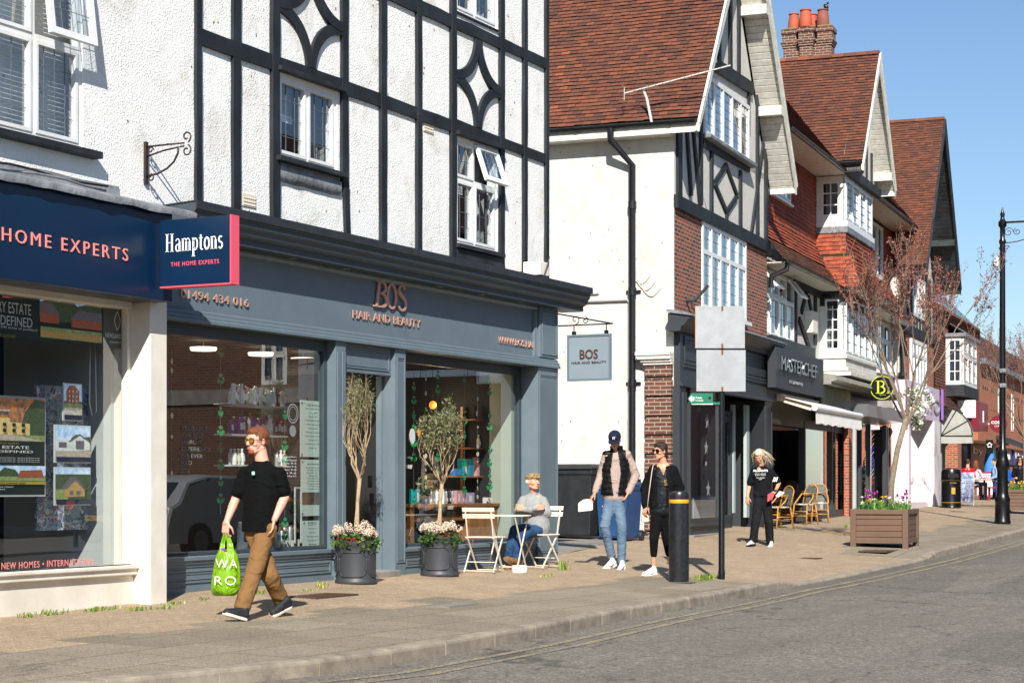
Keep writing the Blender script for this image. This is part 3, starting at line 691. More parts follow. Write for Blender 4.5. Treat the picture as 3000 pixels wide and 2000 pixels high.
for s,px,py in(("HEMEL",275,1283),("HEMPSTEAD",272,1293),("WATFORD",284,1365),("HARPENDEN",308,1195),("UXBRIDGE",288,1500),("MAIDENHEAD",127,1518),("SLOUGH",215,1530)):
 p=q('A',px,py,TM-.006);text(m,s,front(p[0],TM-.004,p[2]),h=.022,depth=.001)
m.build('place_names',K['whitepaint'],mb)
TB=TR+.13;bz0,bz1=qz('A',250,1010,TB),qz('A',250,868,TB);s0,s1=XL,qs('A',388,TB)
bn=thing('window_banner','dark green banner across the window top with NEWLAND PARK and a photograph of new houses','banner',(s0,TB,bz0),'A')
gm=flat('banner_green_black','#2b3a34',.55)
m=MB();m.box(s0,s1,TB,TB+.003,bz0,bz1);m.build('banner_sheet',gm,bn)
a,b=qs('A',116,TB),qs('A',296,TB);mx=front(a,TB-.003,bz0+.03);w_,h_=b-a,bz1-bz0-.06
lay(bn,mx,w_,h_,[('sky',RC(0,1,.5,1)),('tree',[(0,.4),(1,.4),(1,.85),(.8,.9),(.6,.8),(.5,.95),(.3,.85),(.15,.92),(0,.8)]),('brick',[(0,.35),(.3,.35),(.3,.6),(.2,.78),(0,.75)]),('roof',[(0,.6),(.3,.55),(.2,.8),(0,.82)]),('brick',[(.5,.3),(1,.3),(1,.55),(.5,.52)]),('roof',[(.48,.5),(1,.5),(1,.7),(.62,.72)]),('grass',RC(0,1,0,.25)),('yellow',RC(0,1,.02,.16))],'photo_print')
m=MB();W2=s1-s0
def wl(s,px,py,h,wpx):p0=q('A',px,py,TB);text(m,s,front(p0[0],TB-.003,p0[2]),w=qs('A',px+wpx,TB)-p0[0],h=h,depth=.001)
wl("COUNTRY ESTATE",-85,904,.1,175);wl("LIVING, REDEFINED",-118,942,.1,212);wl("NEWLAND PARK",308,988,.045,72);wl("CHALFONT ST. GILES",320,1004,.02,48)
text(m,"a collection of houses and apartments set with 200 acres of parkland",front(qs('A',-260,TB),TB-.003,qz('A',0,962,TB)),w=qs('A',108,TB)-qs('A',-260,TB),h=.03,depth=.001)
for sg in(-1,1):
 pc=q('A',343,940,TB);ribbon_pts=[(pc[0]+sg*.04*math.sin(math.pi*i/8),pc[2]-.09+.18*i/8)for i in range(9)]
 m.mx=Matrix.Translation((0,TB-.003,0));ribbon(m,ribbon_pts,.008,.001);m.mx=None
m.build('lettering',K['whitepaint'],bn)
m=MB();text(m,"PRICES FROM £649,000",front(qs('A',-60,TB),TB-.003,qz('A',0,988,TB)),w=qs('A',44,TB)-qs('A',-60,TB),h=.035,depth=.001);m.build('lettering',pic['gold'],bn)
m=MB();TG=TR+.082
p0=q('A',278,1652,TG);text(m,"SALES • LETTINGS • NEW HOMES • INTERNATIONAL",front(p0[0]-(p0[0]-qs('A',148,TG))*3.32,TG,p0[2]),w=(p0[0]-qs('A',148,TG))*3.32,h=.06,depth=.002,bold=.01,space=1.15)
m.build('window_lettering',K['pinkletter'],ag)
m=MB();P=[q('A',264,1010,TP+.05),q('A',262,1180,TP+.05),q('A',270,1217,TP+.05),q('A',282,1205,TP+.05),q('A',279,1010,TP+.05)];m.tube(P,.006,6)
t=m.build('blind_cord',K['whitepaint'],None,smooth=True,org=P[0]);place(t,'A','white looped blind cord hanging in front of the map board','cord')
p=q('A',423,425,TW);br=thing('wall_bracket','black wrought iron sign bracket on the white wall with curled end','bracket',(p[0],TW,qz('A',423,545,TW)),'A')
zt,zb=qz('A',423,425,TW),qz('A',423,540,TW)
m=MB();m.bar((p[0],TW-.02,zb),(p[0],TW-.02,zt+.03),.04,.03,up=(0,1,0));m.build('wall_plate',K['rust'],br)
m=MB();m.tube([(p[0],TW-.03,zt-.02),(p[0],TW-.5,zt-.02)],.01,6);m.tube([(p[0],TW-.03,zt-.12),(p[0],TW-.25,zt-.075),(p[0],TW-.5,zt-.05)],.01,6)
m.tube([(p[0],TW-.03,zb+.08)]+[(p[0],TW-.03-.4*math.sin(D(a)),zb+.08+(zt-zb-.15)*(1-math.cos(D(a))))for a in(20,40,60,80,90)],.012,6)
def scroll(c,r,d=1,s=0,n=22,dirv=(0,-1)):
 return[(c[0],c[1]+dirv[1]*r*(1-i/n*.75)*math.cos(s+d*i*.32),c[2]+r*(1-i/n*.75)*math.sin(s+d*i*.32))for i in range(n)]
m.tube(scroll((p[0],TW-.53,zt+.04),.06,1,-1.2),.009,6);m.tube(scroll((p[0],TW-.53,zt-.1),.06,-1,1.2),.009,6);m.tube(scroll((p[0],TW-.08,zb+.06),.04,-1,1.5),.008,6);m.tube(scroll((p[0],TW-.08,zt-.06),.035,1,0),.008,6)
m.build('arm',K['rust'],br,smooth=True)
SX=14.24
t0,t1=qx('A',677,SX),qx('A',469,SX);sg=q('A',677,628,t0);szb=qz('A',677,831,t0);szt=sg[2]
hs=thing('projecting_sign','navy box sign with Hamptons lettering and coral red edge, jutting from the shop corner','sign',(SX,t1,szb),'A')
m=MB();m.box(SX,SX+.12,t0+.012,t1,szb+.012,szt-.004);m.build('sign_box',K['navy'],hs,bevel=.004)
m=MB();m.box(SX-.003,SX+.123,t0-.004,t0+.011,szb,szt);m.box(SX-.003,SX+.123,t0+.011,t1,szb-.003,szb+.011);m.build('edge_band',K['coral'],hs)
m=MB();mx=side(SX-.001,t1,0);Lw=t1-t0
def serif_word(m,mx,word,w,h,depth=.004):
 """strokes in a 0..1 cell: thick stems, thin joins, slab serifs"""
 x=0.0;out=[];th,tn=.16,.045
 def stem(x0,z0,z1,tk=th):out.append(([(x0,z0),(x0,z1)],tk))
 def ser(x0,z,wd=.27):out.append(([(x0-wd/2,z),(x0+wd/2,z)],.05))
 adv=0
 for ch in word:
  if ch=='H':
   stem(x+.16,0,1.38);stem(x+.68,0,1.38);out.append(([(x+.16,.7),(x+.68,.7)],tn))
   for a in(.16,.68):ser(x+a,.02,.34);ser(x+a,1.36,.34)
   x+=.97
  elif ch=='a':
   stem(x+.5,0,.72);out.append((arc(x+.3,.68,.2,.28,160,0,8),.06));out.append((arc(x+.3,.27,.19,.25,60,330,14),.1));ser(x+.57,.02,.12);x+=.7
  elif ch=='m':
   for i,a in enumerate((.14,.5,.86)):stem(x+a,0,.88 if i==0 else .7);ser(x+a,.02,.28)
   ser(x+.1,.92,.14)
   for a in(.32,.68):out.append((arc(x+a,.7,.18,.25,180,0,8),.06))
   x+=1.08
  elif ch=='p':
   stem(x+.16,-.45,.9);ser(x+.16,-.44,.34);ser(x+.1,.93,.16);out.append((arc(x+.36,.48,.22,.42,150,-150,16),.11));x+=.72
  elif ch=='t':
   stem(x+.2,.12,1.15,.14);out.append(([(x+.02,.9),(x+.42,.9)],.05));out.append((arc(x+.33,.14,.13,.12,180,320,6),.07));x+=.5
  elif ch=='o':
   out.append((arc(x+.33,.47,.24,.43,0,360,22),.13));x+=.68
  elif ch=='n':
   stem(x+.16,0,.88);stem(x+.55,0,.7);ser(x+.16,.02,.28);ser(x+.55,.02,.28);ser(x+.1,.92,.16);out.append((arc(x+.355,.7,.195,.25,180,0,8),.06));x+=.76
  elif ch=='s':
   out.append((arc(x+.28,.7,.17,.22,40,230,9)+arc(x+.28,.26,.18,.23,70,-150,10),.12));x+=.56
  x+=.02
 sc=w/x;sz_=h/1.38;old=m.mx;m.mx=mx
 for P,tk in out:ribbon(m,[(a*sc,b*sz_)for a,b in P],tk*(sc+sz_)/2,depth)
 m.mx=old
za=qz('A',600,735,(t0+t1)/2);xa=(t1-qx('A',486,SX));xb=(t1-qx('A',655,SX))
serif_word(m,side(SX-.001,t1-xa,szb+(szt-szb)*.52),'Hamptons',xb-xa,(szt-szb)*.265)
m.build('lettering',K['whitepaint'],hs)
m=MB();xa=(t1-qx('A',501,SX));xb=(t1-qx('A',642,SX));text(m,"THE HOME EXPERTS",side(SX-.001,t1-xa,szb+(szt-szb)*.305),w=xb-xa,h=(szt-szb)*.062,depth=.003,bold=.012,space=1.25);m.build('lettering',K['coral'],hs)
# ========= 2  salon
SL,SR=14.78,qs('A',1635,11.9)
bz_=.12
sa=thing('salon_building','black and white timbered building above the slate blue BOS salon shopfront','building',(SL,11.9,bz_),'A')
post=[qs('A',(a+b)/2,TW)for a,b in((568,584),(674,700),(787,812),(993,1015),(1107,1127),(1213,1230),(1313,1332),(1457,1474),(1526,1540),(1591,1604))]
CR=post[-1]+.06
z1b,z1t=6.05,6.19;z2b,z2t=7.40,7.56
w1=(qs('A',813,TW),qs('A',987,TW),qz('A',813,458,TW),qz('A',813,214,TW)-.0)
w2=(qs('A',1333,TW),qs('A',1457,TW),qz('A',1333,713,TW),qz('A',1333,400,TW))
w3=(qs('A',1333,TW),qs('A',1457,TW),qz('A',1390,58,TW),9.0)
m=MB();holed(m,sV1,CR,TW,3.6,10.8,[w1,w2,w3],.16)
m.quad((CR,TW,3.6),(CR,19,3.6),(CR,19,10.8),(CR,TW,10.8));m.build('upper_wall',K['stucco'],sa,recalc=False)
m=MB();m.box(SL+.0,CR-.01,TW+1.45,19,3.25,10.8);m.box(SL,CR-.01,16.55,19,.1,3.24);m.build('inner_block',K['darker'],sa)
rt=random.Random(5)
def tim(x0,z0,x1,z1,w,name='timber_post',d=.045,t=TW):
 m=MB();L=math.hypot(x1-x0,z1-z0);n=max(2,int(L/.35));dx,dz=(x1-x0)/L,(z1-z0)/L;nx,nz=-dz,dx;A=[];B=[]
 for i in range(n+1):
  f=i/n;j1,j2=rt.uniform(-.007,.007),rt.uniform(-.007,.007)
  A.append((x0+(x1-x0)*f+nx*(w/2+j1),z0+(z1-z0)*f+nz*(w/2+j1)));B.append((x0+(x1-x0)*f-nx*(w/2+j2),z0+(z1-z0)*f-nz*(w/2+j2)))
 yj=t-d+rt.uniform(-.006,.006)
 a=m.pts([(x,yj,z)for x,z in A]+[(x,yj,z)for x,z in B]+[(x,t+.01,z)for x,z in A]+[(x,t+.01,z)for x,z in B]);k=n+1
 for i in range(n):
  m.face((a+i,a+i+1,a+k+i+1,a+k+i));m.face((a+i,a+2*k+i,a+2*k+i+1,a+i+1));m.face((a+k+i,a+k+i+1,a+3*k+i+1,a+3*k+i))
 m.face((a,a+k,a+3*k,a+2*k));m.face((a+n,a+2*k+n,a+3*k+n,a+k+n))
 return m.build(name,K['timber'],sa)
pw=[.09,.14,.14,.125,.12,.11,.125,.12,.10,.09]
for i,(x,w)in enumerate(zip(post,pw)):
 if i==3:tim(x,w1[2]-.1,x,10.7,w,d=.05);tim(x+.03,w1[2]-.1,x+.09,4.1,w-.02,d=.04)
 else:tim(x,4.0,x,10.7,w,d=.05 if i in(2,6,7,9)else .045)
tim(post[0]+.045,(z1b+z1t)/2,post[2]-.07,(z1b+z1t)/2,.17,'timber_beam',.04)
tim(post[2]+.07,(z1b+z1t)/2+.01,post[3]-.06,(z1b+z1t)/2+.01,.15,'timber_beam',.04)
tim(post[3]+.06,(z1b+z1t)/2,post[6]-.06,(z1b+z1t)/2-.01,.16,'timber_beam',.04)
tim(post[6]+.06,(z1b+z1t)/2+.03,post[7]-.06,(z1b+z1t)/2,.13,'timber_beam',.04)
tim(post[7]+.06,(z1b+z1t)/2-.0,post[9]-.04,(z1b+z1t)/2-.02,.14,'timber_beam',.04)
tim(post[2]+.07,(z2b+z2t)/2,post[3]-.06,(z2b+z2t)/2,.16,'timber_beam',.04);tim(post[0]+.045,(z2b+z2t)/2,post[2]-.07,(z2b+z2t)/2,.16,'timber_beam',.04)
tim(post[3]+.06,(z2b+z2t)/2,post[6]-.06,(z2b+z2t)/2,.17,'timber_beam',.04);tim(post[6]+.06,(z2b+z2t)/2,post[7]-.06,(z2b+z2t)/2,.15,'timber_beam',.04)
tim(post[7]+.06,(z2b+z2t)/2,post[9]-.04,(z2b+z2t)/2,.15,'timber_beam',.04)
def star(x0,x1,z0,z1):
 cx,cz=(x0+x1)/2,(z0+z1)/2
 for sx in(-1,1):
  for sz_ in(-1,1):
   m=MB();ex=(x1-x0)/2;ez=(z1-z0)/2
   P=[(cx+sx*(ex-(ex-.03)*math.sin(D(a))),cz+sz_*(ez-(ez-.02)*math.cos(D(a))))for a in[i*9 for i in range(11)]]
   ws=[.13+.03*math.sin(math.pi*i/10)for i in range(11)]
   m.mx=Matrix.Translation((0,TW+.005,0));ribbon(m,P,.11,.045+(.006 if sz_>0 else 0)+(.003 if sx>0 else 0),[w*.85 for w in ws]);m.build('curved_brace',K['timber'],sa)
star(post[2]+.07,post[3]-.06,z1t+.015,z2b-.015);star(post[6]+.06,post[7]-.06,z1t+.015,z2b-.015)
for(w,lead,op,mu_,tr_,sl_)in((w1,(3,5),None,.5,(),(.1,.13,.06)),(w2,(3,7),{3:19},.46,(.62,),(.06,.12,.06)),(w3,(3,7),None,.46,(.62,),(.0,.05,.03))):
 mx=front(w[0],TW+.02,w[2]);f=window(sa,mx,w[1]-w[0],w[3]-w[2],mull=(mu_,),trans=tr_,lead=lead,open_=op,sill=sl_,fr=.055)
 room(f,mx,w[1]-w[0],w[3]-w[2]);W_=w[1]-w[0]
 curtain(f,mx,W_*.72,W_*1.15,-.1,w[3]-w[2],y=.3,fold=.03)
 blind(f,mx,.05,W_*.5,(w[3]-w[2])*.52,(w[3]-w[2])*.6,y=.2,n=3,tilt=80);curtain(f,mx,.02,W_*.55,(w[3]-w[2])*.62,w[3]-w[2],y=.26,fold=.06)
for w in(w1,w2):m=MB();m.box(w[0]-.06,w[1]+.08,TW-.1,TW+.02,w[3]+.02,w[3]+.07);m.build('window_head',K['blackwood'],sa)
m=MB();m.box(w2[0]-.02,w2[1]+.05,TW-.05,TW,w2[2]-.24,w2[2]-.065);m.build('under_sill_board',K['blackwood'],sa)
m=MB();n=24;a=[]
for i in range(n+1):
 x=w1[0]-.02+(w1[1]-w1[0]+.05)*i/n;e=.03*noise.noise(Vector((x*3,1,1)));a.append(m.pts([(x,TW-.012,w1[2]-.07),(x,TW-.05,w1[2]-.18+e*.5),(x,TW-.04,w1[2]-.26+e),(x,TW-.001,w1[2]-.28+e)]))
for p_,r_ in zip(a,a[1:]):
 for j in range(3):m.face((p_+j,r_+j,r_+j+1,p_+j+1))
m.build('torn_flashing',K['lead'],sa,smooth=True)
for px,py in((728,588),(1254,373)):
 p=q('A',px,py,TW);m=MB();m.box(p[0]-.13,p[0]+.13,TW-.012,TW+.01,p[2]-.07,p[2]+.07)
 for i in range(6):
  for j in range(3):x=p[0]-.105+.038*i;z=p[2]-.055+.038*j;m.box(x,x+.024,TW-.02,TW-.012,z,z+.012)
 m.build('air_brick',K['plaster'],sa)
CL=qs('A',573,11.6);CE=qs('A',1733,11.6);cs_=lambda pr:[(12.09-(12.09-a)*.76,b+.03*(12.09-a)/.66*(b>3.93))for a,b in pr]
prof=[(12.09,4.24),(11.45,4.235),(11.44,4.225),(11.44,4.135),(11.455,4.13),(11.47,4.125),(11.47,4.07),(11.50,4.055),(11.53,4.0),(11.57,3.97),(11.60,3.965),(11.60,3.93),(11.64,3.92),(11.98,3.92),(12.09,3.92)]
def ext(m,prof,s0,s1):
 n=m.pts([(s0,a,b)for a,b in prof]+[(s1,a,b)for a,b in prof]);k=len(prof)
 for i in range(k):j=(i+1)%k;m.face((n+i,n+j,n+k+j,n+k+i))
 m.face([n+i for i in range(k)]);m.face([n+k+i for i in range(k)])
m=MB();ext(m,cs_([(12.09,4.24),(11.43,4.236),(11.425,4.145),(11.44,4.145),(11.445,4.225),(12.09,4.225)]),CL-.0,CE+.02)
for x in[CL+.9*i for i in range(11)]:m.box(x,x+.012,11.578,11.585,4.175,4.272)
m.build('cornice_lead',K['cornlead'],sa)
m=MB();ext(m,cs_([(12.09,4.22),(11.45,4.22),(11.45,4.14),(11.475,4.13),(11.475,4.08),(11.51,4.06),(11.54,4.0),(11.585,3.98),(11.62,3.97),(11.62,3.92),(12.09,3.92)]),CL+.01,CE)
m.build('cornice',K['bosdark'],sa)
m=MB()
for i in range(8):x=CL+1.0+i*1.12;m.lathe([(.04,0),(.05,0),(.05,.008),(.04,.008)],(x,11.86,3.911),14);m.lathe([(.025,0),(.032,0),(.032,.006)],(x,11.86,3.9105),12)
m.build('downlights',K['lead'],sa)
ZA,ZF=3.06,3.92
m=MB();m.box(SL,SR-.02,11.985,12.09,ZA,ZF-.002);m.build('fascia',K['bos'],sa)
eb=qs('A',1583,11.9)
m=MB()
ext(m,[(11.984,ZA),(11.86,ZA),(11.86,ZA+.035),(11.875,ZA+.045),(11.875,ZA+.075),(11.9,ZA+.085),(11.9,ZA+.12),(11.93,ZA+.135),(11.984,ZA+.14)],SL,SR)
ext(m,[(11.984,ZF-.07),(11.94,ZF-.06),(11.92,ZF-.03),(11.92,ZF-.002),(11.984,ZF-.002)],SL,eb-.02)
m.box(eb-.09,eb-.03,11.94,11.984,ZA+.141,ZF-.071);m.box(eb-.065,eb-.04,11.93,11.94,ZA+.141,ZF-.071)
m.box(eb,SR,11.9,11.984,ZA+.141,ZF-.002)
for(a,b,c,d)in((eb+.04,SR-.04,ZA+.18,ZA+.2),(eb+.04,SR-.04,ZF-.1,ZF-.08),(eb+.04,eb+.06,ZA+.2,ZF-.1),(SR-.06,SR-.04,ZA+.2,ZF-.1)):m.box(a,b,11.885,11.9,c,d)
m.build('mouldings',K['bos'],sa,bevel=.003)
def lets(s,px0,py0,px1,py1,h,t=11.975,dp=.012,bold=.0,name='lettering',mat='copper',hv=None):
 a,b=q('A',px0,py0,t),q('A',px1,py1,t);m=MB();text(m,s,front(a[0],t,a[2]),w=b[0]-a[0],h=h,depth=dp,bold=bold,space=1.05);return m.build(name,K[mat],sa)
lets("01494 434 016",528,871,727,899,.088)
lets("HAIR AND BEAUTY",1032,931,1231,966,.098)
lets("WWW.BOS.HAIR",1458,1004,1571,1022,.092)
m=MB();a=q('A',1090,894,11.97);b=qs('A',1188,11.97);w_=b-a[0];z0=a[2]-.012;h_=.325
m.mx=front(a[0],11.97,z0)
S=lambda P:[(x*w_,z*h_)for x,z in P]
bw_=lambda n,a,b:[a+b*math.sin(math.pi*i/n)for i in range(n+1)]
ribbon(m,S([(.11,.03),(.19,.97)]),.042,.02);ribbon(m,S([(.02,.03),(.2,.03)]),.02,.018);ribbon(m,S([(.1,.97),(.28,.97)]),.02,.018)
ribbon(m,S(arc(.24,.76,.13,.205,95,-85,14)),.045,.022,bw_(14,.016,.03));ribbon(m,S([(.16,.54),(.27,.54)]),.016,.021);ribbon(m,S(arc(.23,.285,.165,.25,85,-95,14)),.045,.023,bw_(14,.016,.034))
ribbon(m,S(arc(.56,.49,.125,.45,0,360,30)),.05,.017,[.026+.02*abs(math.cos(2*math.pi*i/30))for i in range(31)])
ribbon(m,S(arc(.86,.76,.1,.2,20,200,12)+arc(.86,.26,.115,.24,62,-160,14)),.05,.025,[.026+.022*math.exp(-((i-13)/4.5)**2)for i in range(28)]);ribbon(m,S([(.95,.82),(.965,.97)]),.016,.02)
m.mx=None;m.build('monogram',K['copper'],sa)
def panel(m,x0,x1,t,z0,z1,e=.018,d=.012):
 m.box(x0,x1,t-d,t,z0,z0+e).box(x0,x1,t-d,t,z1-e,z1).box(x0,x0+e,t-d,t,z0+e,z1-e).box(x1-e,x1,t-d,t,z0+e,z1-e)
 m.box(x0+e*1.5,x1-e*1.5,t-d*.6,t,z0+e*1.6,z0+e*2.3).box(x0+e*1.5,x1-e*1.5,t-d*.6,t,z1-e*2.3,z1-e*1.6)
P1=(qs('A',984,11.9),qs('A',1013,11.9));P2=(qs('A',1158,11.9),qs('A',1189,11.9));P3=(qs('A',1577,11.9),SR)
for(a,b),fl in((P1,3),(P2,1),(P3,1),((SL,SL+.35),1)):
 zb=G(a,11.9)-.05;m=MB();m.box(a,b,11.9,12.13 if(fl==1 and b<22 and a>17)or fl==3 else 12.28,zb,ZA-.001)
 if fl==3:
  for f0,f1 in((.08,.42),(.58,.92)):m.box(a+(b-a)*f0,a+(b-a)*f1,11.885,11.899,.55,ZA-.12)
  m.box(a-.01,b+.01,11.875,11.899,zb,.5)
 else:panel(m,a+.03,b-.03,11.9,.42,ZA-.1)
 m.build('pilaster',K['bos'],sa,bevel=.003)
def riser(a,b,TG,z1,t=11.95):
 zb=G((a+b)/2,11.9)-.05;m=MB();m.box(a,b,t,TG+.2,zb,z1-.06)
 ext(m,[(TG+.2,z1),(t-.05,z1-.012),(t-.05,z1-.05),(t-.03,z1-.06),(t-.03,z1-.085),(t-.012,z1-.095),(t-.012,z1-.12),(t,z1-.125),(TG+.2,z1-.125)],a+.002,b-.002)
 panel(m,a+.08,b-.05,t,zb+.14,z1-.15,.02,.014);m.box(a,b,t-.02,t,zb,zb+.1)
 return m.build('stall_riser',K['bos'],sa,bevel=.002)
TG1,TG2=12.05,12.2;zs1=qz('A',700,1620,11.9)
riser(SL+.35,P1[0],TG1,zs1);riser(P2[1],P3[0],TG2,qz('A',1300,1597,11.93))
zs2=qz('A',1300,1597,11.93)
def shopwin(a,b,TG,z0,z1,fr=.035,mat='bosdark'):
 m=MB();m.box(a,b,TG-.03,TG+.05,z0,z0+fr).box(a,b,TG-.03,TG+.05,z1-.12,z1).box(a,a+fr,TG-.03,TG+.05,z0+fr,z1-.12).box(b-fr*2,b,TG-.03,TG+.05,z0+fr,z1-.12)
 f=m.build('shop_window',K[mat],sa);g=MB();g.quad((a+fr,TG,z0+fr),(b-fr,TG,z0+fr),(b-fr,TG,z1-.12),(a+fr,TG,z1-.12));g.build('pane',K['glass'],f);return f
sw1=shopwin(SL+.35,P1[0],TG1,zs1,ZA-.002);sw2=shopwin(P2[1],P3[0],TG2,zs2,ZA-.002)
for a_,b_ in((SL+.35,P1[0]-.002),(P2[1],P3[0]-.002)):m=MB();m.box(a_,b_,12.09,12.3,ZA,ZA+.1);m.build('window_head',K['bosdark'],sa)
m=MB();zd=2.72;m.box(P1[1]+.001,P2[0]-.001,11.96,12.05,zd,ZA-.001);panel(m,P1[1]+.06,P2[0]-.06,11.96,zd+.05,ZA-.05);m.box(P1[1],P1[1]+.04,12.08,12.14,.3,zd);m.box(P2[0]-.03,P2[0]-.001,12.08,12.16,.3,zd)
m.build('door_frame',K['bos'],sa,bevel=.003)
m=MB();m.box(P1[1]-.01,P2[0]+.01,11.82,12.9,.1,G(19,11.9)+.07);m.build('door_step',K['concrete'],sa,bevel=.01)
m=MB();dl=P1[1]+.06;m.box(dl,dl+.05,12.28,13.15,.36,zd-.02);m.box(P2[1]-.03,P2[1],12.28,13.9,.36,3.0);m.build('open_door',K['darker'],sa);
m=MB();m.box(P2[0]-.06,P2[0]-.05,12.2,12.26,1.35,1.5);m.build('latch_plate',K['gutter'],sa)
IY=16.5
m=MB();x0,x1,z0,z1=SL+.05,SR-.05,.3,3.1
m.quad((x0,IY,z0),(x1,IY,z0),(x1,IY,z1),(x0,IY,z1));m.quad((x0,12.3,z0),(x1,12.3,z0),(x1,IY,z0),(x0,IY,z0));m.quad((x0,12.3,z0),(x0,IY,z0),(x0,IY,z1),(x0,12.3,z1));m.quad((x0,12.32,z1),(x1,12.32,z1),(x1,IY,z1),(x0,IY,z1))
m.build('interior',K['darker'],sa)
m=MB();m.box(P3[0]-.12,P3[0]-.03,TG2+.07,12.62,.35,2.95);m.build('interior_wall',K['grey_in'],sa);m=MB();m.box(P3[0]-.12,P3[0]-.03,12.63,IY,.35,2.95);m.build('interior_wall',K['dark'],sa)
for px,py in((596,1022),(764,1037),(888,1053)):
 t_=13.6;p=q('A',px,py,t_);l=thing('ceiling_light','round flat white ceiling light glowing inside the salon, '+{596:'nearest the left end',764:'second along',888:'third along'}[px],'ceiling light',p,'A','round ceiling lights in the salon')
 m=MB();m.lathe([(.0,-.02),(.15,-.02),(.16,0),(.16,.02),(0,.02)],p,32,cap=False);m.build('diffuser',K['lampon'],l);m=MB();m.tube([(p[0],p[1],p[2]+.02),(p[0],p[1],3.1)],.006,5);m.build('cable',K['lead_came'],l)
 la=bpy.data.lights.new('ceiling_lamp','AREA');la.shape='DISK';la.size=.5;la.energy=26;la.color=(1,.86,.68);lo=bpy.data.objects.new('ceiling_lamp',la);COL.objects.link(lo);lo.parent=l.o;lo.location=(0,0,-.03)
def tiles(m,O,U,V,vmax,lim,w=.17,g=.1,seed=1,lift=.024,sag=.022,rb=(0,1),th=.013,stop=None):
 """rows of tiles climbing along V from O; lim(v) -> (u0, u1)"""
 O,U,V=Vector(O),Vector(U).normalized(),Vector(V).normalized();N=U.cross(V).normalized();r=random.Random(seed)
 if N.z<-.01:N=-N
 if stop is not None:N=stop
 rows=int(vmax/g)
 for j in range(rows):
  v=j*g;u0,u1=lim(v+g*.5)
  if u1-u0<.05:continue
  k0=math.floor(u0/w-1);u=k0*w+(w/2 if j%2 else 0)+r.uniform(-.004,.004)
  while u<u1:
   a,b=max(u+.002,u0),min(u+w-.002,u1)
   if b-a>.02:
    s_=sag*noise.noise(Vector((u*.6,v*.6,seed)))+.004*r.uniform(-1,1);dl=r.uniform(-.006,.006);l0=lift+s_+r.uniform(-.003,.004);l1=s_*.9
    P=[O+U*a+V*(v+dl)+N*(l0),O+U*b+V*(v+dl+r.uniform(-.004,.004))+N*(l0+r.uniform(-.003,.003)),O+U*b+V*(v+g*1.12)+N*l1,O+U*a+V*(v+g*1.12)+N*l1]
    n=m.pts(P+[P[0]-N*th,P[1]-N*th]);rv=r.random();rv=rb[0]+(rb[1]-rb[0])*(rv*.8+.2*(.5+noise.noise(Vector((u*.9,v*.9,5+seed)))))
    m.face((n,n+1,n+2,n+3),max(.001,rv));m.face((n+4,n+5,n+1,n),max(.001,rv*.5))
   u+=w
def bplane(m,O,U,V,P):
 O,U,V=Vector(O),Vector(U),Vector(V);m.poly([O+U*a+V*b for a,b in P])
def timf(par,fr,t,a,b,w,d=.04,name='timber_post',mat='timber',wob=.006):
 """timber between two photo pixels on plane t"""
 pa,pb=q(fr,a[0],a[1],t),q(fr,b[0],b[1],t);return timz(par,pa[0],pa[2],pb[0],pb[2],w,t,d,name,mat,wob)
def timz(par,x0,z0,x1,z1,w,t,d=.04,name='timber_post',mat='timber',wob=.006):
 m=MB();L=math.hypot(x1-x0,z1-z0);n=max(1,int(L/.5));dx,dz=(x1-x0)/L,(z1-z0)/L;nx,nz=-dz,dx;A=[];B=[]
 for i in range(n+1):
  f=i/n;A.append((x0+(x1-x0)*f+nx*(w/2+rt.uniform(-wob,wob)),z0+(z1-z0)*f+nz*(w/2)));B.append((x0+(x1-x0)*f-nx*(w/2+rt.uniform(-wob,wob)),z0+(z1-z0)*f-nz*(w/2)))
 yj=t-d+rt.uniform(-.004,.004);k=n+1
 a=m.pts([(x,yj,z)for x,z in A]+[(x,yj,z)for x,z in B]+[(x,t+.01,z)for x,z in A]+[(x,t+.01,z)for x,z in B])
 for i in range(n):
  m.face((a+i,a+i+1,a+k+i+1,a+k+i));m.face((a+i,a+2*k+i,a+2*k+i+1,a+i+1));m.face((a+k+i,a+k+i+1,a+3*k+i+1,a+3*k+i))
 m.face((a,a+k,a+3*k,a+2*k));m.face((a+n,a+2*k+n,a+3*k+n,a+k+n))
 return m.build(name,K[mat],par)
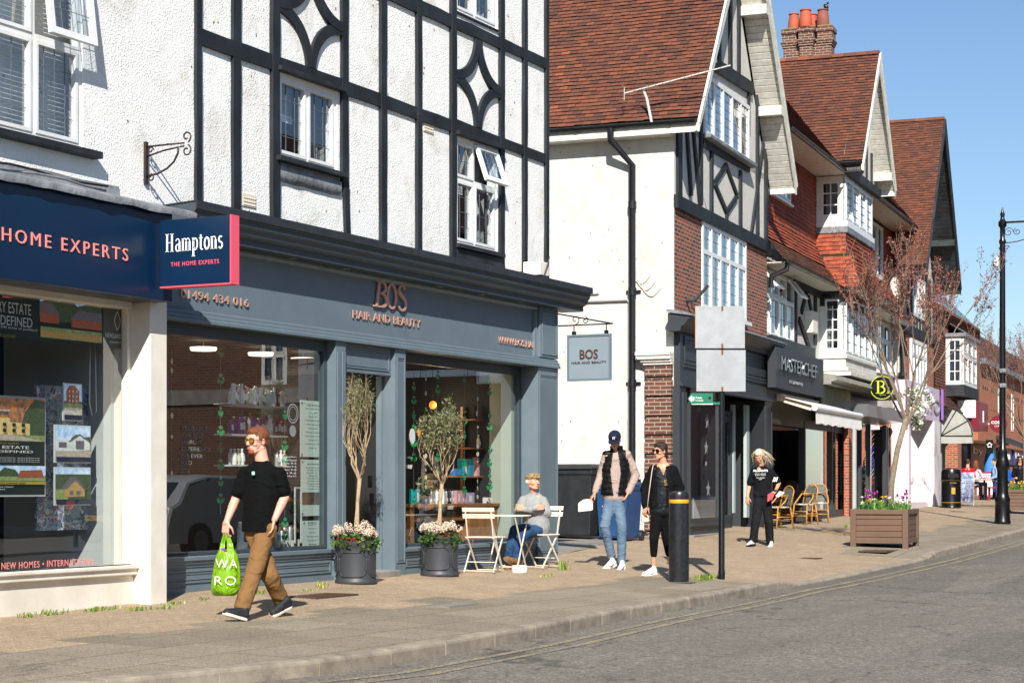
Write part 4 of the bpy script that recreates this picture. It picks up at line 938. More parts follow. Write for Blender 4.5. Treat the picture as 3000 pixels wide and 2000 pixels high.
def gable_roof(par,sm,half,ze,tv,tw,depth,ang,boards='whitewood',soffit='whitewood',right_tiles=True,seed=1,gutter=True,tv_wall=None,lims=None,purl=(.28,.62),rb=(0,.9)):
 """steep roof with its gable towards the street: ridge at sm, eaves ze, verge plane tv, wall plane tw"""
 c,s_=math.cos(ang),math.sin(ang);L=half/c;zr=ze+half*math.tan(ang)
 m=MB();tiles(m,(sm-half,tv,ze),(0,1,0),(c,0,s_),L,lambda v:(0,depth),seed=seed,stop=Vector((-s_,0,c)),rb=rb)
 m.build('roof_tiles',K['tile'],par,recalc=False)
 if right_tiles:
  m=MB();tiles(m,(sm+half,tv,ze),(0,1,0),(-c,0,s_),L,lambda v:(0,min(depth,1.2)),seed=seed+1,stop=Vector((s_,0,c)),rb=rb);m.build('roof_tiles',K['tile'],par,recalc=False)
 m=MB();e=.03
 for sg in(-1,1):
  m.prism([(sm+sg*(half-.0),tv+.01,ze-.03),(sm,tv+.01,zr-.03),(sm,tv+.01,zr-.09),(sm+sg*(half-.04),tv+.01,ze-.09)],(0,depth-.02,0))
 m.build('roof_deck',K['blackwood'],par)
 m=MB();i=0;r=random.Random(seed)
 t=tv
 while t<tv+depth:
  m.r=.3+.6*r.random()
  P=[(sm+.11*math.cos(D(a)),t+.003,zr-.055+.11*math.sin(D(a)))for a in range(0,181,30)];m.prism(P,(0,.3,0));t+=.305
 m.build('ridge_tiles',K['tile'],par)
 for sg in(-1,1):
  m=MB();bd=.24
  m.prism([(sm+sg*(half+.02),tv-.035,ze-.05),(sm,tv-.035,zr-.03),(sm,tv-.035,zr-.03-bd/c),(sm+sg*(half+.02-bd*s_*.0),tv-.035,ze-.05-bd*.9)],(0,.035,0))
  m.prism([(sm+sg*(half+.03),tv-.055,ze-.03),(sm,tv-.055,zr-.005),(sm,tv-.055,zr-.07),(sm+sg*(half+.03),tv-.055,ze-.1)],(0,.02,0))
  m.build('bargeboard',K[boards],par)
  m=MB();d0=.12;n=int(L/.15)
  for k in range(n):
   v0=k*.15+.012;v1=(k+1)*.15-.012;a0=(half-v0*c);a1=(half-v1*c);za=ze+v0*s_-d0/c;zb=ze+v1*s_-d0/c
   m.prism([(sm+sg*a0,tv,za),(sm+sg*a1,tv,zb),(sm+sg*a1,tv,zb+.02),(sm+sg*a0,tv,za+.02)],(0,tw-tv-.002,0))
  m.box(sm+sg*half-(.06 if sg>0 else .0),sm+sg*half+(.06 if sg<0 else 0),tv,tw-.002,ze-.24,ze-.09)
  for f in purl:
   a0=half-f*L*c;z0=ze+f*L*s_-.16;m.box(min(sm+sg*(a0-.02),sm+sg*(a0-.22)),max(sm+sg*(a0-.02),sm+sg*(a0-.22)),tv+.002,tw-.002,z0-.1,z0+.1)
  m.build('soffit',K[soffit],par)
 if gutter:
  m=MB();gutter_run(m,(sm-half-.05,tv+.02,ze-.05),(sm-half-.05,tv+depth,ze-.05));m.build('gutter',K['gutter'],par,smooth=40)
 return zr
def gutter_run(m,a,b,r=.065,joints=1.8):
 a,b=Vector(a),Vector(b);d=(b-a);L=d.length;d=d/L;sd_=d.cross(Vector((0,0,1))).normalized();up=Vector((0,0,1))
 n=8;rows=[]
 for p in(a,b):
  rows.append(m.pts([p+sd_*r*math.cos(D(180+180*i/n))+up*r*math.sin(D(180+180*i/n))for i in range(n+1)]+[p+sd_*(r-.01)*math.cos(D(180+180*i/n))+up*(r-.01)*math.sin(D(180+180*i/n))for i in reversed(range(n+1))]))
 k=2*(n+1)
 for i in range(k):j=(i+1)%k;m.face((rows[0]+i,rows[0]+j,rows[1]+j,rows[1]+i))
 m.face([rows[0]+i for i in range(k)]);m.face([rows[1]+i for i in range(k)])
 x=.5
 while x<L:
  p=a+d*x;rr_=r+.008;o=m.pts([p+d*e+sd_*rr_*math.cos(D(180+180*i/n))+up*rr_*math.sin(D(180+180*i/n))for e in(-.03,.03)for i in range(n+1)])
  for i in range(n):m.face((o+i,o+i+1,o+n+2+i,o+n+1+i))
  x+=joints
# ========= 3  corner building with the tall gable
T2=9.81;S0=qs('B',1975,T2);S1=qs('B',2247,T2);SM=(S0+S1)/2
g2=1.36-.97
cb=thing('gabled_corner_building','tall white and brick corner building with steep tiled gable and dark ground floor shopfront','building',(S0,T2,.3),'B')
ZE=8.06;TV=9.26
zbm0,zbm1=qz('B',1985,611,T2),qz('B',1985,577,T2)
m=MB();m.quad((S0,T2,.2),(S0,20,.2),(S0,20,ZE),(S0,T2,ZE));m.build('side_wall',K['stucco2'],cb,recalc=False)
m=MB();m.poly([(S0+.3,19.9,.2),(S1,19.9,.2),(S1,19.9,ZE),(SM,19.9,ZE+4.8),(S0,19.9,ZE)]);m.quad((S1,T2,.2),(S1,19.9,.2),(S1,19.9,ZE),(S1,T2,ZE));m.box(S0+.3,S1,T2+1.6,19,.2,ZE-.1);m.build('rear_block',K['darker'],cb)
wl1=(qs('B',2055,T2),qs('B',2184,T2),qz('B',2100,918,T2),zbm0-.005)
wl2=(qs('B',2057,T2),qs('B',2189,T2),qz('B',2058,393,T2),qz('B',2058,212,T2))
zs_=4.55
m=MB();holed(m,S0,S1,T2,zs_-.4,zbm1-.02,[wl1],.12);m.build('brick_wall',K['brick'],cb,recalc=False)
m=MB();holed(m,S0,S1,T2-.001,zbm1-.02,ZE,[(wl2[0],wl2[1],wl2[2],ZE)],.12);
hz=ZE+(S1-S0)/2*1.376
def gx(z):return max(0,(hz-z)/1.376)
m.poly([(S0,T2-.001,ZE),(wl2[0],T2-.001,ZE),(wl2[0],T2-.001,wl2[3]),(SM-gx(wl2[3]),T2-.001,wl2[3])]);m.poly([(S1,T2-.001,ZE),(SM+gx(wl2[3]),T2-.001,wl2[3]),(wl2[1],T2-.001,wl2[3]),(wl2[1],T2-.001,ZE)])
m.poly([(SM-gx(wl2[3]),T2-.001,wl2[3]),(SM,T2-.001,hz),(SM+gx(wl2[3]),T2-.001,wl2[3])]);m.build('gable_wall',K['stucco2'],cb,recalc=False)
zr=gable_roof(cb,SM,(S1-S0)/2+.35,ZE,TV,T2,10.6,D(54),seed=3)
mx=front(wl2[0],T2-.06,wl2[2]);f=window(cb,mx,wl2[1]-wl2[0],wl2[3]-wl2[2],mull=(.2,.4,.6,.8),lead=(2,7),fr=.09,mat='white',came=.008,inner=0)
m=MB();m.box(wl2[0]-.1,wl2[1]+.1,T2-.2,T2-.02,wl2[2]-.1,wl2[2]-.01);m.build('window_ledge',K['lead'],cb,bevel=.02)
room(f,mx,wl2[1]-wl2[0],wl2[3]-wl2[2],1.3);curtain(f,mx,.1,1.2,0,wl2[3]-wl2[2],y=.25)
mx=front(wl1[0],T2-.03,wl1[2]);hh=wl1[3]-wl1[2];f=window(cb,mx,wl1[1]-wl1[0],hh,mull=(.2,.4,.6,.8),trans=((qz('B',2058,735,T2)-wl1[2])/hh,),lead=(2,8),fr=.09,came=.008,inner=0,sill=(.05,.1,.08),sillmat='white')
room(f,mx,wl1[1]-wl1[0],hh,1.3);curtain(f,mx,1.4,2.4,0,hh,y=.25,mat=K['greycurtain'])
tt=T2-.001
timz(cb,S0,(zbm0+zbm1)/2,S1,(zbm0+zbm1)/2,zbm1-zbm0+.03,tt,.07,'timber_beam')
for a,b,w,nm in[((1986,343),(1986,577),.28,'timber_post'),((2006,344),(2021,574),.13,'timber_brace'),((2024,344),(2047,600),.13,'timber_brace'),((2050,330),(2050,600),.16,'timber_post'),((2081,445),(2081,622),.15,'timber_post'),((2166,500),(2166,668),.15,'timber_post'),((2190,250),(2190,400),.1,'timber_post'),((2234,419),(2199,684),.13,'timber_brace'),((2216,260),(2216,693),.16,'timber_post'),((2241,400),(2241,708),.2,'timber_post'),((2104,0),(2104,180),.16,'timber_post'),((2136,-120),(2136,205),.18,'timber_post'),((2161,-100),(2161,230),.14,'timber_post'),((2076,100),(2089,30),.12,'timber_brace')]:
 timf(cb,'B',tt,a,b,w,.05,nm)
timf(cb,'B',tt,(2055,413),(2190,490),.22,.055,'timber_beam');timf(cb,'B',tt,(2066,175),(2200,262),.26,.07,'timber_beam')
dm=[(2124,484),(2090,537),(2126,622),(2157,574)]
for i in range(4):timf(cb,'B',tt,dm[i],dm[(i+1)%4],.11,.045,'timber_brace')
timf(cb,'B',tt,(2126,620),(2126,646),.11,.045,'timber_brace')
m=MB();m.box(S0-.34,S0,T2+.0,19,ZE-.26,ZE-.2);m.box(S0-.36,S0-.33,TV+.05,19,ZE-.26,ZE-.08);m.build('eaves_board',K['whitewood'],cb)
tp=qx('B',1857,S0);zt_=ZE-.1
m=MB();m.tube([(S0-.4,tp+.32,ZE-.1),(S0-.4,tp+.32,ZE-.32),(S0-.1,tp,ZE-.75),(S0-.1,tp,.35)],.065,10)
for z in(1.4,3.2,4.9,6.5):m.tube([(S0-.1,tp,z),(S0-.1,tp,z+.14)],.08,10);
for z in(1.45,3.25,4.95):m.box(S0-.04,S0,tp-.14,tp+.14,z,z+.05)
m.build('downpipe',K['gutter'],cb,smooth=40)
m=MB();ta,tb=qx('B',1652,S0),qx('B',1845,S0);z1=q('B',1750,912,ta)[2]
m.tube([(S0-.04,ta,z1),(S0-.04,tb+.03,z1),(S0-.04,tb,z1-.04),(S0-.04,tb,.5)],.028,8);m.tube([(S0-.03,ta,z1+.12),(S0-.03,tb+.6,z1+.14)],.02,6)
m.build('conduit',std('grey_conduit','#a9a9a4',.5),cb,smooth=40)
m=MB()
for k in range(3):
 a=(S0-.02,tb-.05-.1*k,z1+.5+.1*k);P=[a]+[(S0-.02,tb-.05-.1*k-.35*i/8,z1+.45-.16*math.sin(i/8*3.1)-.12*k)for i in range(9)];m.tube(P,.012,5)
m.tube([(S0-.02,tb+.0,z1+.2),(S0-.02,tb+.03,2.8),(S0-.02,tb+.12,1.6)],.012,5);m.build('cable',std('old_white_cable','#c9c6ba',.6),cb)
pa=q('B',1910,325,qx('B',1910,S0-.4))
m=MB();m.tube([(S0-.35,pa[1],ZE-.15),(S0-.4,pa[1]+.1,ZE+.4),(S0-.45,pa[1]+.15,ZE+.55)],.025,8);e0=Vector((S0-.5,pa[1]+.5,ZE+.5));e1=Vector((S0-.5,pa[1]-1.5,ZE+.85));m.tube([e0,e1],.014,6)
for i in range(14):p=e0.lerp(e1,.1+.88*i/13);l=.09-.003*i;m.tube([p-Vector((l,0,0)),p+Vector((l,0,0))],.005,4)
for dz in(-.12,.12):m.tube([e0+Vector((-.1,0,dz)),e0+Vector((.1,0,dz))],.006,4);m.tube([e0,e0+Vector((0,0,dz))],.006,4)
t=m.build('tv_aerial',K['whitewood'],None,org=(S0-.35,pa[1],ZE-.15),smooth=40);place(t,'B','long thin television aerial fixed at the gutter of the red tiled roof','aerial')
PB=qx('B',1890,S0-.1);PA=T2+.0;zc=q('B',1932,1078,PB)[2]
m=MB()
z=.2;k=0
while z<zc-.05:
 z1_=min(z+.28,zc-.02);m.box(S0-.12,S0-.001,PA+.02,PB,z,z1_);
 if z1_<zc-.06:m.box(S0-.075,S0-.001,PA+.04,PB-.02,z1_,z1_+.07)
 z+=.355
m.build('brick_pier',K['brick_dark'],cb)
m=MB();
for dz,e in((0,.03),(.05,.07),(.1,.12),(.17,.15)):m.box(S0-.12-e,S0-.001,PA+.03-min(e,.02),PB+e,zc+dz,zc+dz+.05+(.02 if e>.1 else 0)-.002)
m.build('pier_cap',K['cream'],cb,bevel=.01)
TS=T2-.12;s_a,s_b=S0-.02,S1
zcn=qz('B',2040,922,9.45)
ch=K['charcoal']
m=MB();ext(m,[(T2+.02,zcn),(9.40,zcn-.05),(9.40,zcn-.1),(9.46,zcn-.13),(9.5,zcn-.2),(9.58,zcn-.25),(9.6,zcn-.33),(T2+.02,zcn-.33)],s_a-.32,s_b+.05);m.build('shop_cornice',ch,cb)
m=MB();ext(m,[(T2+.02,zcn+.07),(9.5,zcn+.01),(9.38,zcn-.04),(9.38,zcn-.06),(T2+.02,zcn+.01)],s_a-.36,s_b+.08);m.build('cornice_lead',K['lead'],cb)
zf0=qz('B',2000,1131,TS)
m=MB();m.box(s_a,s_b,TS,T2,zf0,zcn-.33);panel(m,s_a+.25,s_b-.1,TS,zf0+.42,zcn-.38,.05,.02);m.box(s_a,s_b,TS-.05,TS,zf0,zf0+.05);m.box(s_a,s_b,TS-.03,TS,zf0+.05,zf0+.09);m.box(s_a+.2,s_b-.08,TS-.03,TS,zf0+.36,zf0+.4);m.build('fascia',ch,cb)
gz=G(*W('B',S0,T2).xy)
pl=[(s_a,s_a+.13),(s_a+.2,s_a+.42),(qs('B',2241,TS),s_b)]
m=MB();m.box(s_a,s_a+.42,TS+.01,T2+.3,gz-.05,zf0-.002);m.box(s_a+.16,s_a+.4,TS-.02,TS+.01,gz,zf0-.1);m.build('shop_pilaster',ch,cb);m=MB();m.box(pl[2][0],pl[2][1],TS+.0,T2+.3,gz-.05,zf0-.002);panel(m,pl[2][0]+.05,pl[2][1]-.05,TS,gz+.1,zf0-.1,.04,.015)
m.build('shop_pilaster',ch,cb)
wA,wB,wC,wD=qs('B',2022,TS+.05),qs('B',2110,TS+.05),qs('B',2128,TS+.35),qs('B',2172,TS+.35)
zsill=qz('B',2022,1527,TS)
m=MB();m.box(wA,wB,TS+.05,T2+.3,gz-.05,zsill);m.box(wA,wB+.02,TS+.0,TS+.049,zsill-.1,zsill-.03);m.build('stall_riser',ch,cb)
m=MB();m.box(wB-.07,wB,TS+.05,TS+.13,zsill,zf0);m.box(wA,wA+.05,TS+.05,TS+.13,zsill,zf0);m.box(wA+.05,wB-.07,TS+.05,TS+.12,zsill,zsill+.05);m.box(wB,wB+.06,TS+.1,TS+.45,gz,zf0)
f=m.build('shop_window',ch,cb);g=MB();g.quad((wA,TS+.09,zsill),(wB,TS+.09,zsill),(wB,TS+.09,zf0),(wA,TS+.09,zf0));g.build('pane',K['glass'],f)
dx0,dx1=wC,wD;dt=TS+.55
m=MB();m.box(dx0,dx0+.14,dt,dt+.06,gz+.05,zf0-.35);m.box(dx1-.14,dx1,dt,dt+.06,gz+.05,zf0-.35);m.box(dx0+.14,dx1-.14,dt,dt+.06,gz+.05,gz+.35);m.box(dx0+.14,dx1-.14,dt,dt+.06,zf0-.5,zf0-.35);m.box(wB+.06,pl[2][0],dt-.01,dt+.1,zf0-.34,zf0-.26)
f=m.build('door',ch,cb);g=MB();g.quad((dx0+.14,dt+.03,gz+.35),(dx1-.14,dt+.03,gz+.35),(dx1-.14,dt+.03,zf0-.5),(dx0+.14,dt+.03,zf0-.5));g.build('pane',K['glass'],f)
m=MB();m.tube([(dx0+.07,dt-.05,1.35),(dx0+.07,dt-.05,1.75)],.012,8);m.build('handle',flat('brass','#b08a3c',.3,.9),f,smooth=True)
m=MB();m.box(dx1+.03,dx1+.2,dt-.02,dt+.05,gz+.4,zf0-.1);m.box(dx1+.26,dx1+.5,dt-.25,dt-.18,gz+.3,zf0-.1);m.build('side_post',std('pale_frame','#aab4b2',.5),cb)
m=MB();m.quad((pl[2][0],TS+.01,gz),(pl[2][0],T2+.9,gz),(pl[2][0],T2+.9,zf0),(pl[2][0],TS+.01,zf0));m.build('reveal_panel',ch,cb)
m=MB();m.box(wA-.1,pl[2][0],TS-.05,dt+.1,gz-.1,gz+.05);m.build('threshold',K['concrete'],cb,bevel=.01)
m=MB();x0,x1,y0,y1=S0+.05,S1-.05,T2+.31,T2+1.55
m.quad((x0,y1,gz),(x1,y1,gz),(x1,y1,zf0+.3),(x0,y1,zf0+.3));m.quad((x0,y0-.2,gz+.02),(x1,y0-.2,gz+.02),(x1,y1,gz+.02),(x0,y1,gz+.02));m.build('interior',K['grey_in'],cb)
def starmesh(m,c,R_,r_=None,d=.02):
 r_=r_ or R_*.42;P=[]
 for i in range(10):a=D(90+36*i);q_=R_ if i%2==0 else r_;P.append((c[0]+q_*math.cos(a),c[1],c[2]+q_*math.sin(a)))
 n=m.pts(P+[(c[0],c[1]-d,c[2]),(c[0],c[1]+d,c[2])])
 for i in range(10):j=(i+1)%10;m.face((n+i,n+j,n+10));m.face((n+j,n+i,n+11))
for px,py,r_,lb in((2072,1235,.17,'uppermost of the big paper stars hanging in the dark shop window'),(2069,1312,.16,'second of the big paper stars down the dark shop window'),(2068,1358,.06,'smallest white star in the dark shop window, in the middle'),(2075,1433,.19,'lowest and largest white star in the dark shop window')):
 p=q('B',px,py,TS+.25);m=MB();starmesh(m,p,r_);t=m.build('paper_star',K['whitepaint'],None,org=p);place(t,'B',lb,'star decoration','stars hanging in the dark shopfront')
m=MB();p=q('B',2040,1520,TS+.3);m.prism([(p[0]-.2,p[1],zsill),(p[0]+.35,p[1],zsill),(p[0]-.2,p[1],zsill+.42)],(0,.02,0));t=m.build('display_card',K['whitepaint'],None,org=p);place(t,'B','white triangular card standing on the floor of the dark shop window','display card')
p=q('B',2010,880,T2);m=MB();m.tube([(p[0],T2,p[2]),(p[0]+.03,T2-.15,p[2]),(p[0]+.08,T2-.32,p[2]+.18),(p[0]+.1,T2-.4,p[2]+.28)],[.04,.035,.03,.03],8);m.tube([(p[0],T2-.12,p[2]),(p[0],T2-.12,p[2]-.15),(p[0]+.1,T2-.2,p[2]-.22)],.02,6)
t=m.build('lamp_bracket',K['blackwood'],None,org=p,smooth=40);place(t,'B','black iron arm fixed on the brick left of the tall white window','bracket')
# ========= 4  tile hung range between the gables
TMW=10.1;ZE2=9.21;zlow=6.33
sA,sB=S1+.0,57.6
rg=thing('tile_hung_building','red tile hung building with white bay windows and small gable between two tall gables','building',(sA,TMW,.35),'B')
B0,B1,BF=46.9,50.55,9.35
def pxz(px,py,t):return qz('B',px,py,t)
zw0,zw1=8.02,9.16
uw=[(sA+.05,qs('B',2312,TMW),8.03,9.1),(qs('B',2549,TMW),qs('B',2583,TMW),8.03-.55,9.05)]
m=MB();holed(m,sA,sB,TMW,6.9,ZE2,uw,.12);m.build('upper_wall',K['blackwood'],rg)
def hung(name,O,U,V,vmax,lim,seed,rb,mat='tile_hung',stop=None,lift=.014):
 m=MB();tiles(m,O,U,V,vmax,lim,w=.17,g=.105,seed=seed,lift=lift,sag=.01,rb=rb,stop=stop);return m.build(name,K[mat],rg,recalc=False)
fN=Vector((0,-1,0))
hung('hung_tiles',(sA,TMW-.005,7.35),(1,0,0),(0,0,1),ZE2-7.35,lambda v:(0,B0-sA)if v<uw[0][2]-7.35-.03 else(uw[0][1]-sA,B0-sA),11,(.1,.8),stop=fN)
hung('hung_tiles',(B1,TMW-.005,7.35),(1,0,0),(0,0,1),ZE2-7.35,lambda v:(0,sB-B1)if v<uw[1][2]-7.35-.03 else(uw[1][1]-B1,sB-B1),12,(.1,.8),stop=fN)
def skirt(x0,x1,t0,t1,za,zb,seed,l0=None,l1=None,mat='tile_moss'):
 """from (t0, za) at the eaves up to (t1, zb), in two slopes"""
 tm,zm=t0+(t1-t0)*.62,za+(zb-za)*.5
 for(a,b,c,d,sd,mt)in((t0,za,tm,zm,seed,mat),(tm,zm,t1,zb,seed+1,'tile_hung')):
  L=math.hypot(c-a,d-b);V=Vector((0,(c-a)/L,(d-b)/L));m=MB()
  def lim(v,a=a,V=V):
   t=a+V.y*v;lo=x0 if l0 is None else l0(t);hi=x1 if l1 is None else l1(t);return(lo-x0,hi-x0)
  tiles(m,(x0,a-.01,b),(1,0,0),V,L+.04,lim,w=.17,g=.105,seed=sd,sag=.012,rb=(0,.95),stop=Vector((0,-V.z,V.y)));m.build('skirt_tiles',K[mt],rg,recalc=False)
T0e,TB0e=9.42,8.92
skirt(sA-.1,B0,T0e,TMW,zlow,7.4,21,l1=lambda t:B0-.0-(TMW-t)*.5)
skirt(B1,sB+.3,T0e,TMW,zlow,7.4,23,l0=lambda t:B1+(TMW-t)*.45)
skirt(B0-.25,B1+.25,TB0e,BF,zlow,7.2,25,l0=lambda t:B0-(BF-t)*.6,l1=lambda t:B1+(BF-t)*.6)
m=MB();tiles(m,(B0,BF-.004,7.2),(1,0,0),(0,0,1),.68,lambda v:(0,B1-B0),w=.17,g=.105,seed=31,sag=.012,rb=(.05,.7),stop=fN);m.build('hung_tiles',K['tile_hung'],rg,recalc=False)
m=MB();tiles(m,(B0,TMW,7.2),(0,-1,0),(0,0,1),.68,lambda v:(0,TMW-BF+.01),w=.17,g=.105,seed=32,sag=.012,rb=(.2,1),stop=Vector((-1,0,0)))
L=math.hypot(.3,.87);V=Vector((.3/L,0,.87/L));tiles(m,(B0-.3,TMW-.2,zlow),(0,-1,0),V,L,lambda v:(0,TMW-.2-TB0e-v*.33),w=.17,g=.105,seed=33,sag=.012,rb=(.2,1),stop=Vector((-V.z,0,V.x)))
m.build('hung_tiles',K['tile_hung'],rg,recalc=False)
m=MB();m.prism([(B0,BF,5.9),(B1,BF,5.9),(B1,TMW,5.9),(B0,TMW,5.9)],(0,0,zw0-5.92));m.prism([(B0-.2,BF-.2,zlow+.05),(B1+.2,BF-.2,zlow+.05),(B1,TMW,zlow+.05),(B0-.2,TMW,zlow+.05)],(0,0,.3));m.build('bay_core',K['blackwood'],rg)
m=MB();m.prism([(sA,T0e,zlow-.04),(B0-.3,T0e,zlow-.04),(B0-.1,TB0e,zlow-.04),(B1+.3,TB0e,zlow-.04),(B1+.5,T0e,zlow-.04),(sB+.3,T0e,zlow-.04),(sB+.3,TMW+.1,zlow-.04),(sA,TMW+.1,zlow-.04)],(0,0,-.02));m.build('eaves_soffit',K['whitewood'],rg)
m=MB()
for a,b in(((sA-.1,T0e-.04),(B0-.35,T0e-.04)),((B0-.35,T0e-.04),(B0-.15,TB0e-.04)),((B0-.15,TB0e-.04),(B1+.3,TB0e-.04)),((B1+.3,TB0e-.04),(B1+.5,T0e-.04)),((B1+.5,T0e-.04),(sB+.2,T0e-.04))):gutter_run(m,(a[0],a[1],zlow+.0),(b[0],b[1],zlow+.0),.075)
m.tube([(sA+.15,T0e-.04,zlow),(sA+.12,T0e-.02,zlow-.2),(sA+.02,T0e+.3,zlow-.35),(sA+.02,T0e+.3,zlow-.6)],.06,8);m.build('gutter',K['gutter'],rg,smooth=40)
m=MB();ca,sa_=math.cos(D(50)),math.sin(D(50));tE=9.35
tiles(m,(sA-.6,tE,ZE2+.05),(1,0,0),(0,ca,sa_),4.3,lambda v:(0,sB-sA+1.5),seed=41,rb=(0,.8),stop=Vector((0,-sa_,ca)));m.build('roof_tiles',K['tile'],rg,recalc=False)
m=MB();m.prism([(sA-.5,tE,ZE2),(sA-.5,tE+4.4*ca,ZE2+4.4*sa_),(sA-.5,TMW+4,ZE2+.0)],(sB-sA+1.3,0,0));m.build('roof_deck',K['blackwood'],rg)
m=MB();m.box(sA,sB+.5,tE,TMW,ZE2-.03,ZE2-.005);m.build('eaves_soffit',K['whitewood'],rg)
m=MB();gutter_run(m,(sA-.1,tE-.06,ZE2+.02),(46.5,tE-.06,ZE2+.02));gutter_run(m,(51.2,tE-.06,ZE2+.02),(sB-.3,tE-.06,ZE2+.02));m.build('gutter',K['gutter'],rg,smooth=40)
gm_,gh=48.9,2.3;zg=9.47
m=MB();m.poly([(B0-.2,BF+.0,zg-.3),(B1+.55,BF+.0,zg-.3),(B1+.55,BF,zg+.2),(gm_,BF,zg+gh*1.376-.15),(B0-.2,BF,zg+.2)]);m.build('gable_wall',K['stucco2'],rg)
gable_roof(rg,gm_,gh,zg,8.87,BF,3.9,D(54),seed=51,purl=(.12,),rb=(0,.8))
m=MB();m.box(B0-.12,B1+.5,BF-.14,BF+.0,zw1+.02,zg-.08);m.box(gm_-gh-.0,B0+.05,8.9,TMW,zw1+.03,zg-.07);m.build('gable_beam',K['blackwood'],rg)
for x,h_ in((49.6,1.6),(50.3,.8),(48.9,2.6),(48.1,1.7)):timz(rg,x,zg-.1,x,zg+h_,.13,BF,.04)
f=window(rg,side(B0,TMW,zw0),TMW-BF-.02,zw1-zw0,mull=(),lead=(2,4),fr=.13,muntin=.03,rec=.04,gl='glass2',inner=.05)
f2=window(rg,front(B0,BF-.0,zw0),B1-B0,zw1-zw0,mull=(.25,.5,.75),lead=(2,6),fr=.08,came=.02,gl='glass2',inner=.05)
m=MB();m.box(B0-.03,B1+.03,BF-.05,TMW,zw0-.13,zw0-.002);m.build('sill',K['white'],rg)
m=MB();m.box(B0-.04,B1+.04,BF-.06,BF,zw0-.3,zw0-.135);m.box(B0-.045,B0,BF-.06,TMW,zw0-.3,zw0-.135);m.build('lead_apron',K['lead'],rg,bevel=.02)
m=MB();m.box(B0+.03,B1-.03,TMW+1.2,TMW+1.3,4.6,9.2);m.quad((B0+.1,BF+.1,4.7),(B1-.1,BF+.1,4.7),(B1-.1,TMW+1.2,4.7),(B0+.1,TMW+1.2,4.7));m.build('room_lining',K['dark'],rg)
curtain(f2,Matrix.Identity(4),B0+.1,B1-.1,zw0,zw1,y=BF+.5,mat=K['greycurtain'])
for w in uw:
 f=window(rg,front(w[0],TMW-.05,w[2]),w[1]-w[0],w[3]-w[2],mull=(.33,.66)if w is uw[0]else(.5,),fr=.07,gl='glass2',sill=(.03,.06,.05),sillmat='white',lead=(2,5),came=.012);room(f,front(w[0],TMW,w[2]),w[1]-w[0],w[3]-w[2]);curtain(f,front(w[0],TMW,w[2]),.2,1.0,0,1.1)
TW1=10.0;zl0,zl1=4.72,6.27
w=(sA+.05,qs('B',2321,TW1),zl0,zl1-.05);wx=(qs('B',2560,TW1)+.2,qs('B',2640,TW1),zl0,zl1-.05)
m=MB();holed(m,sA,sB,TW1,3.0,zl1+.6,[w,wx],.15);m.build('first_floor_wall',K['stucco2'],rg,recalc=False)
f=window(rg,front(w[0],TW1-.05,w[2]),w[1]-w[0],w[3]-w[2],mull=(.25,.5,.75),trans=(.62,),lead=(2,3),fr=.07,open_={1:38,7:38},gl='glass2',sill=(.03,.08,.06),sillmat='white',came=.012);room(f,front(w[0],TW1,w[2]),w[1]-w[0],w[3]-w[2])
f=window(rg,front(wx[0],TW1-.05,wx[2]),wx[1]-wx[0],wx[3]-wx[2],mull=(.25,.5,.75),trans=(.62,),lead=(2,3),fr=.07,gl='glass2',sill=(.03,.08,.06),sillmat='white',came=.012);room(f,front(wx[0],TW1,wx[2]),wx[1]-wx[0],wx[3]-wx[2])
for a,b,wd in(((2328,830),(2328,1010),.2),((2386,860),(2386,1010),.22),((2338,935),(2368,1020),.16),((2345,915),(2362,850),.14),((2366,870),(2384,960),.14)):timf(rg,'B',TW1,a,b,wd,.05,'timber_brace')
timz(rg,w[1]+.05,zl1-.08,B0,zl1-.08,.18,TW1,.06,'timber_beam')
for k in range(4):timz(rg,wx[1]+.2+.75*k,4.4,wx[1]+.2+.75*k,zl1,.16,TW1,.05)
p=q('B',2363,945,TW1);m=MB();m.box(p[0]-.28,p[0]+.28,TW1-.22,TW1,p[2]-.27,p[2]+.27);t=m.build('meter_box',K['cream'],None,org=p,bevel=.02);place(t,'B','cream box fixed between the black braces above the dark shop sign','junction box')
zb0,zb1=4.66,6.2
f=window(rg,side(B0,TW1,zb0),TW1-BF-.02,zb1-zb0,lead=(2,6),fr=.13,muntin=.03,rec=.04,inner=.05);
f2=window(rg,front(B0,BF,zb0),B1-B0+.6,zb1-zb0,mull=(.2,.4,.6,.8),lead=(2,6),fr=.08,came=.02,inner=.05)
curtain(f2,Matrix.Identity(4),B0+.1,B1+.5,zb0,zb1,y=BF+.45,mat=K['greycurtain'])
m=MB()
for i,(z,e)in enumerate(((zb0-.08,.05),(zb0-.3,.0),(zb0-.4,.08),(zb0-.52,.16))):m.box(B0-.0-e,B1+.6+e,BF-e,TW1,z,z+(.078 if i==0 else .22 if i==1 else .098))
m.build('bay_moulding',K['whitewood'],rg,bevel=.01)
gB=lambda s,t:G(*W('B',s,t).xy)
zsf=3.95
TCf=9.75
m=MB();ext(m,[(TMW,zsf+.25),(9.2,zsf+.1),(9.15,zsf-.02),(9.3,zsf-.06),(9.3,zsf-.12),(TMW,zsf-.12)],44.9,54.2);m.build('canopy_cornice',std('grey_stone_ledge','#8d8a80',.8,c2='#5f5c54',vs=4),rg)
m=MB();m.box(44.9,48.3,9.5,TMW,2.95,zsf-.13);m.box(sA,45,9.7,TMW,3.3,4.7);m.box(48.3,54,9.85,TMW,3.2,zsf-.13);m.build('fascia_backing',flat('black_olive_panel','#1b1e18',.4),rg)
a_,b_=q('B',2269,1011,9.45),q('B',2409,1043,9.45)
m=MB();m.box(a_[0],b_[0],9.42,9.6,3.5,a_[2]-.02);m.build('signboard',std('charcoal_signboard','#34353c',.45),rg)
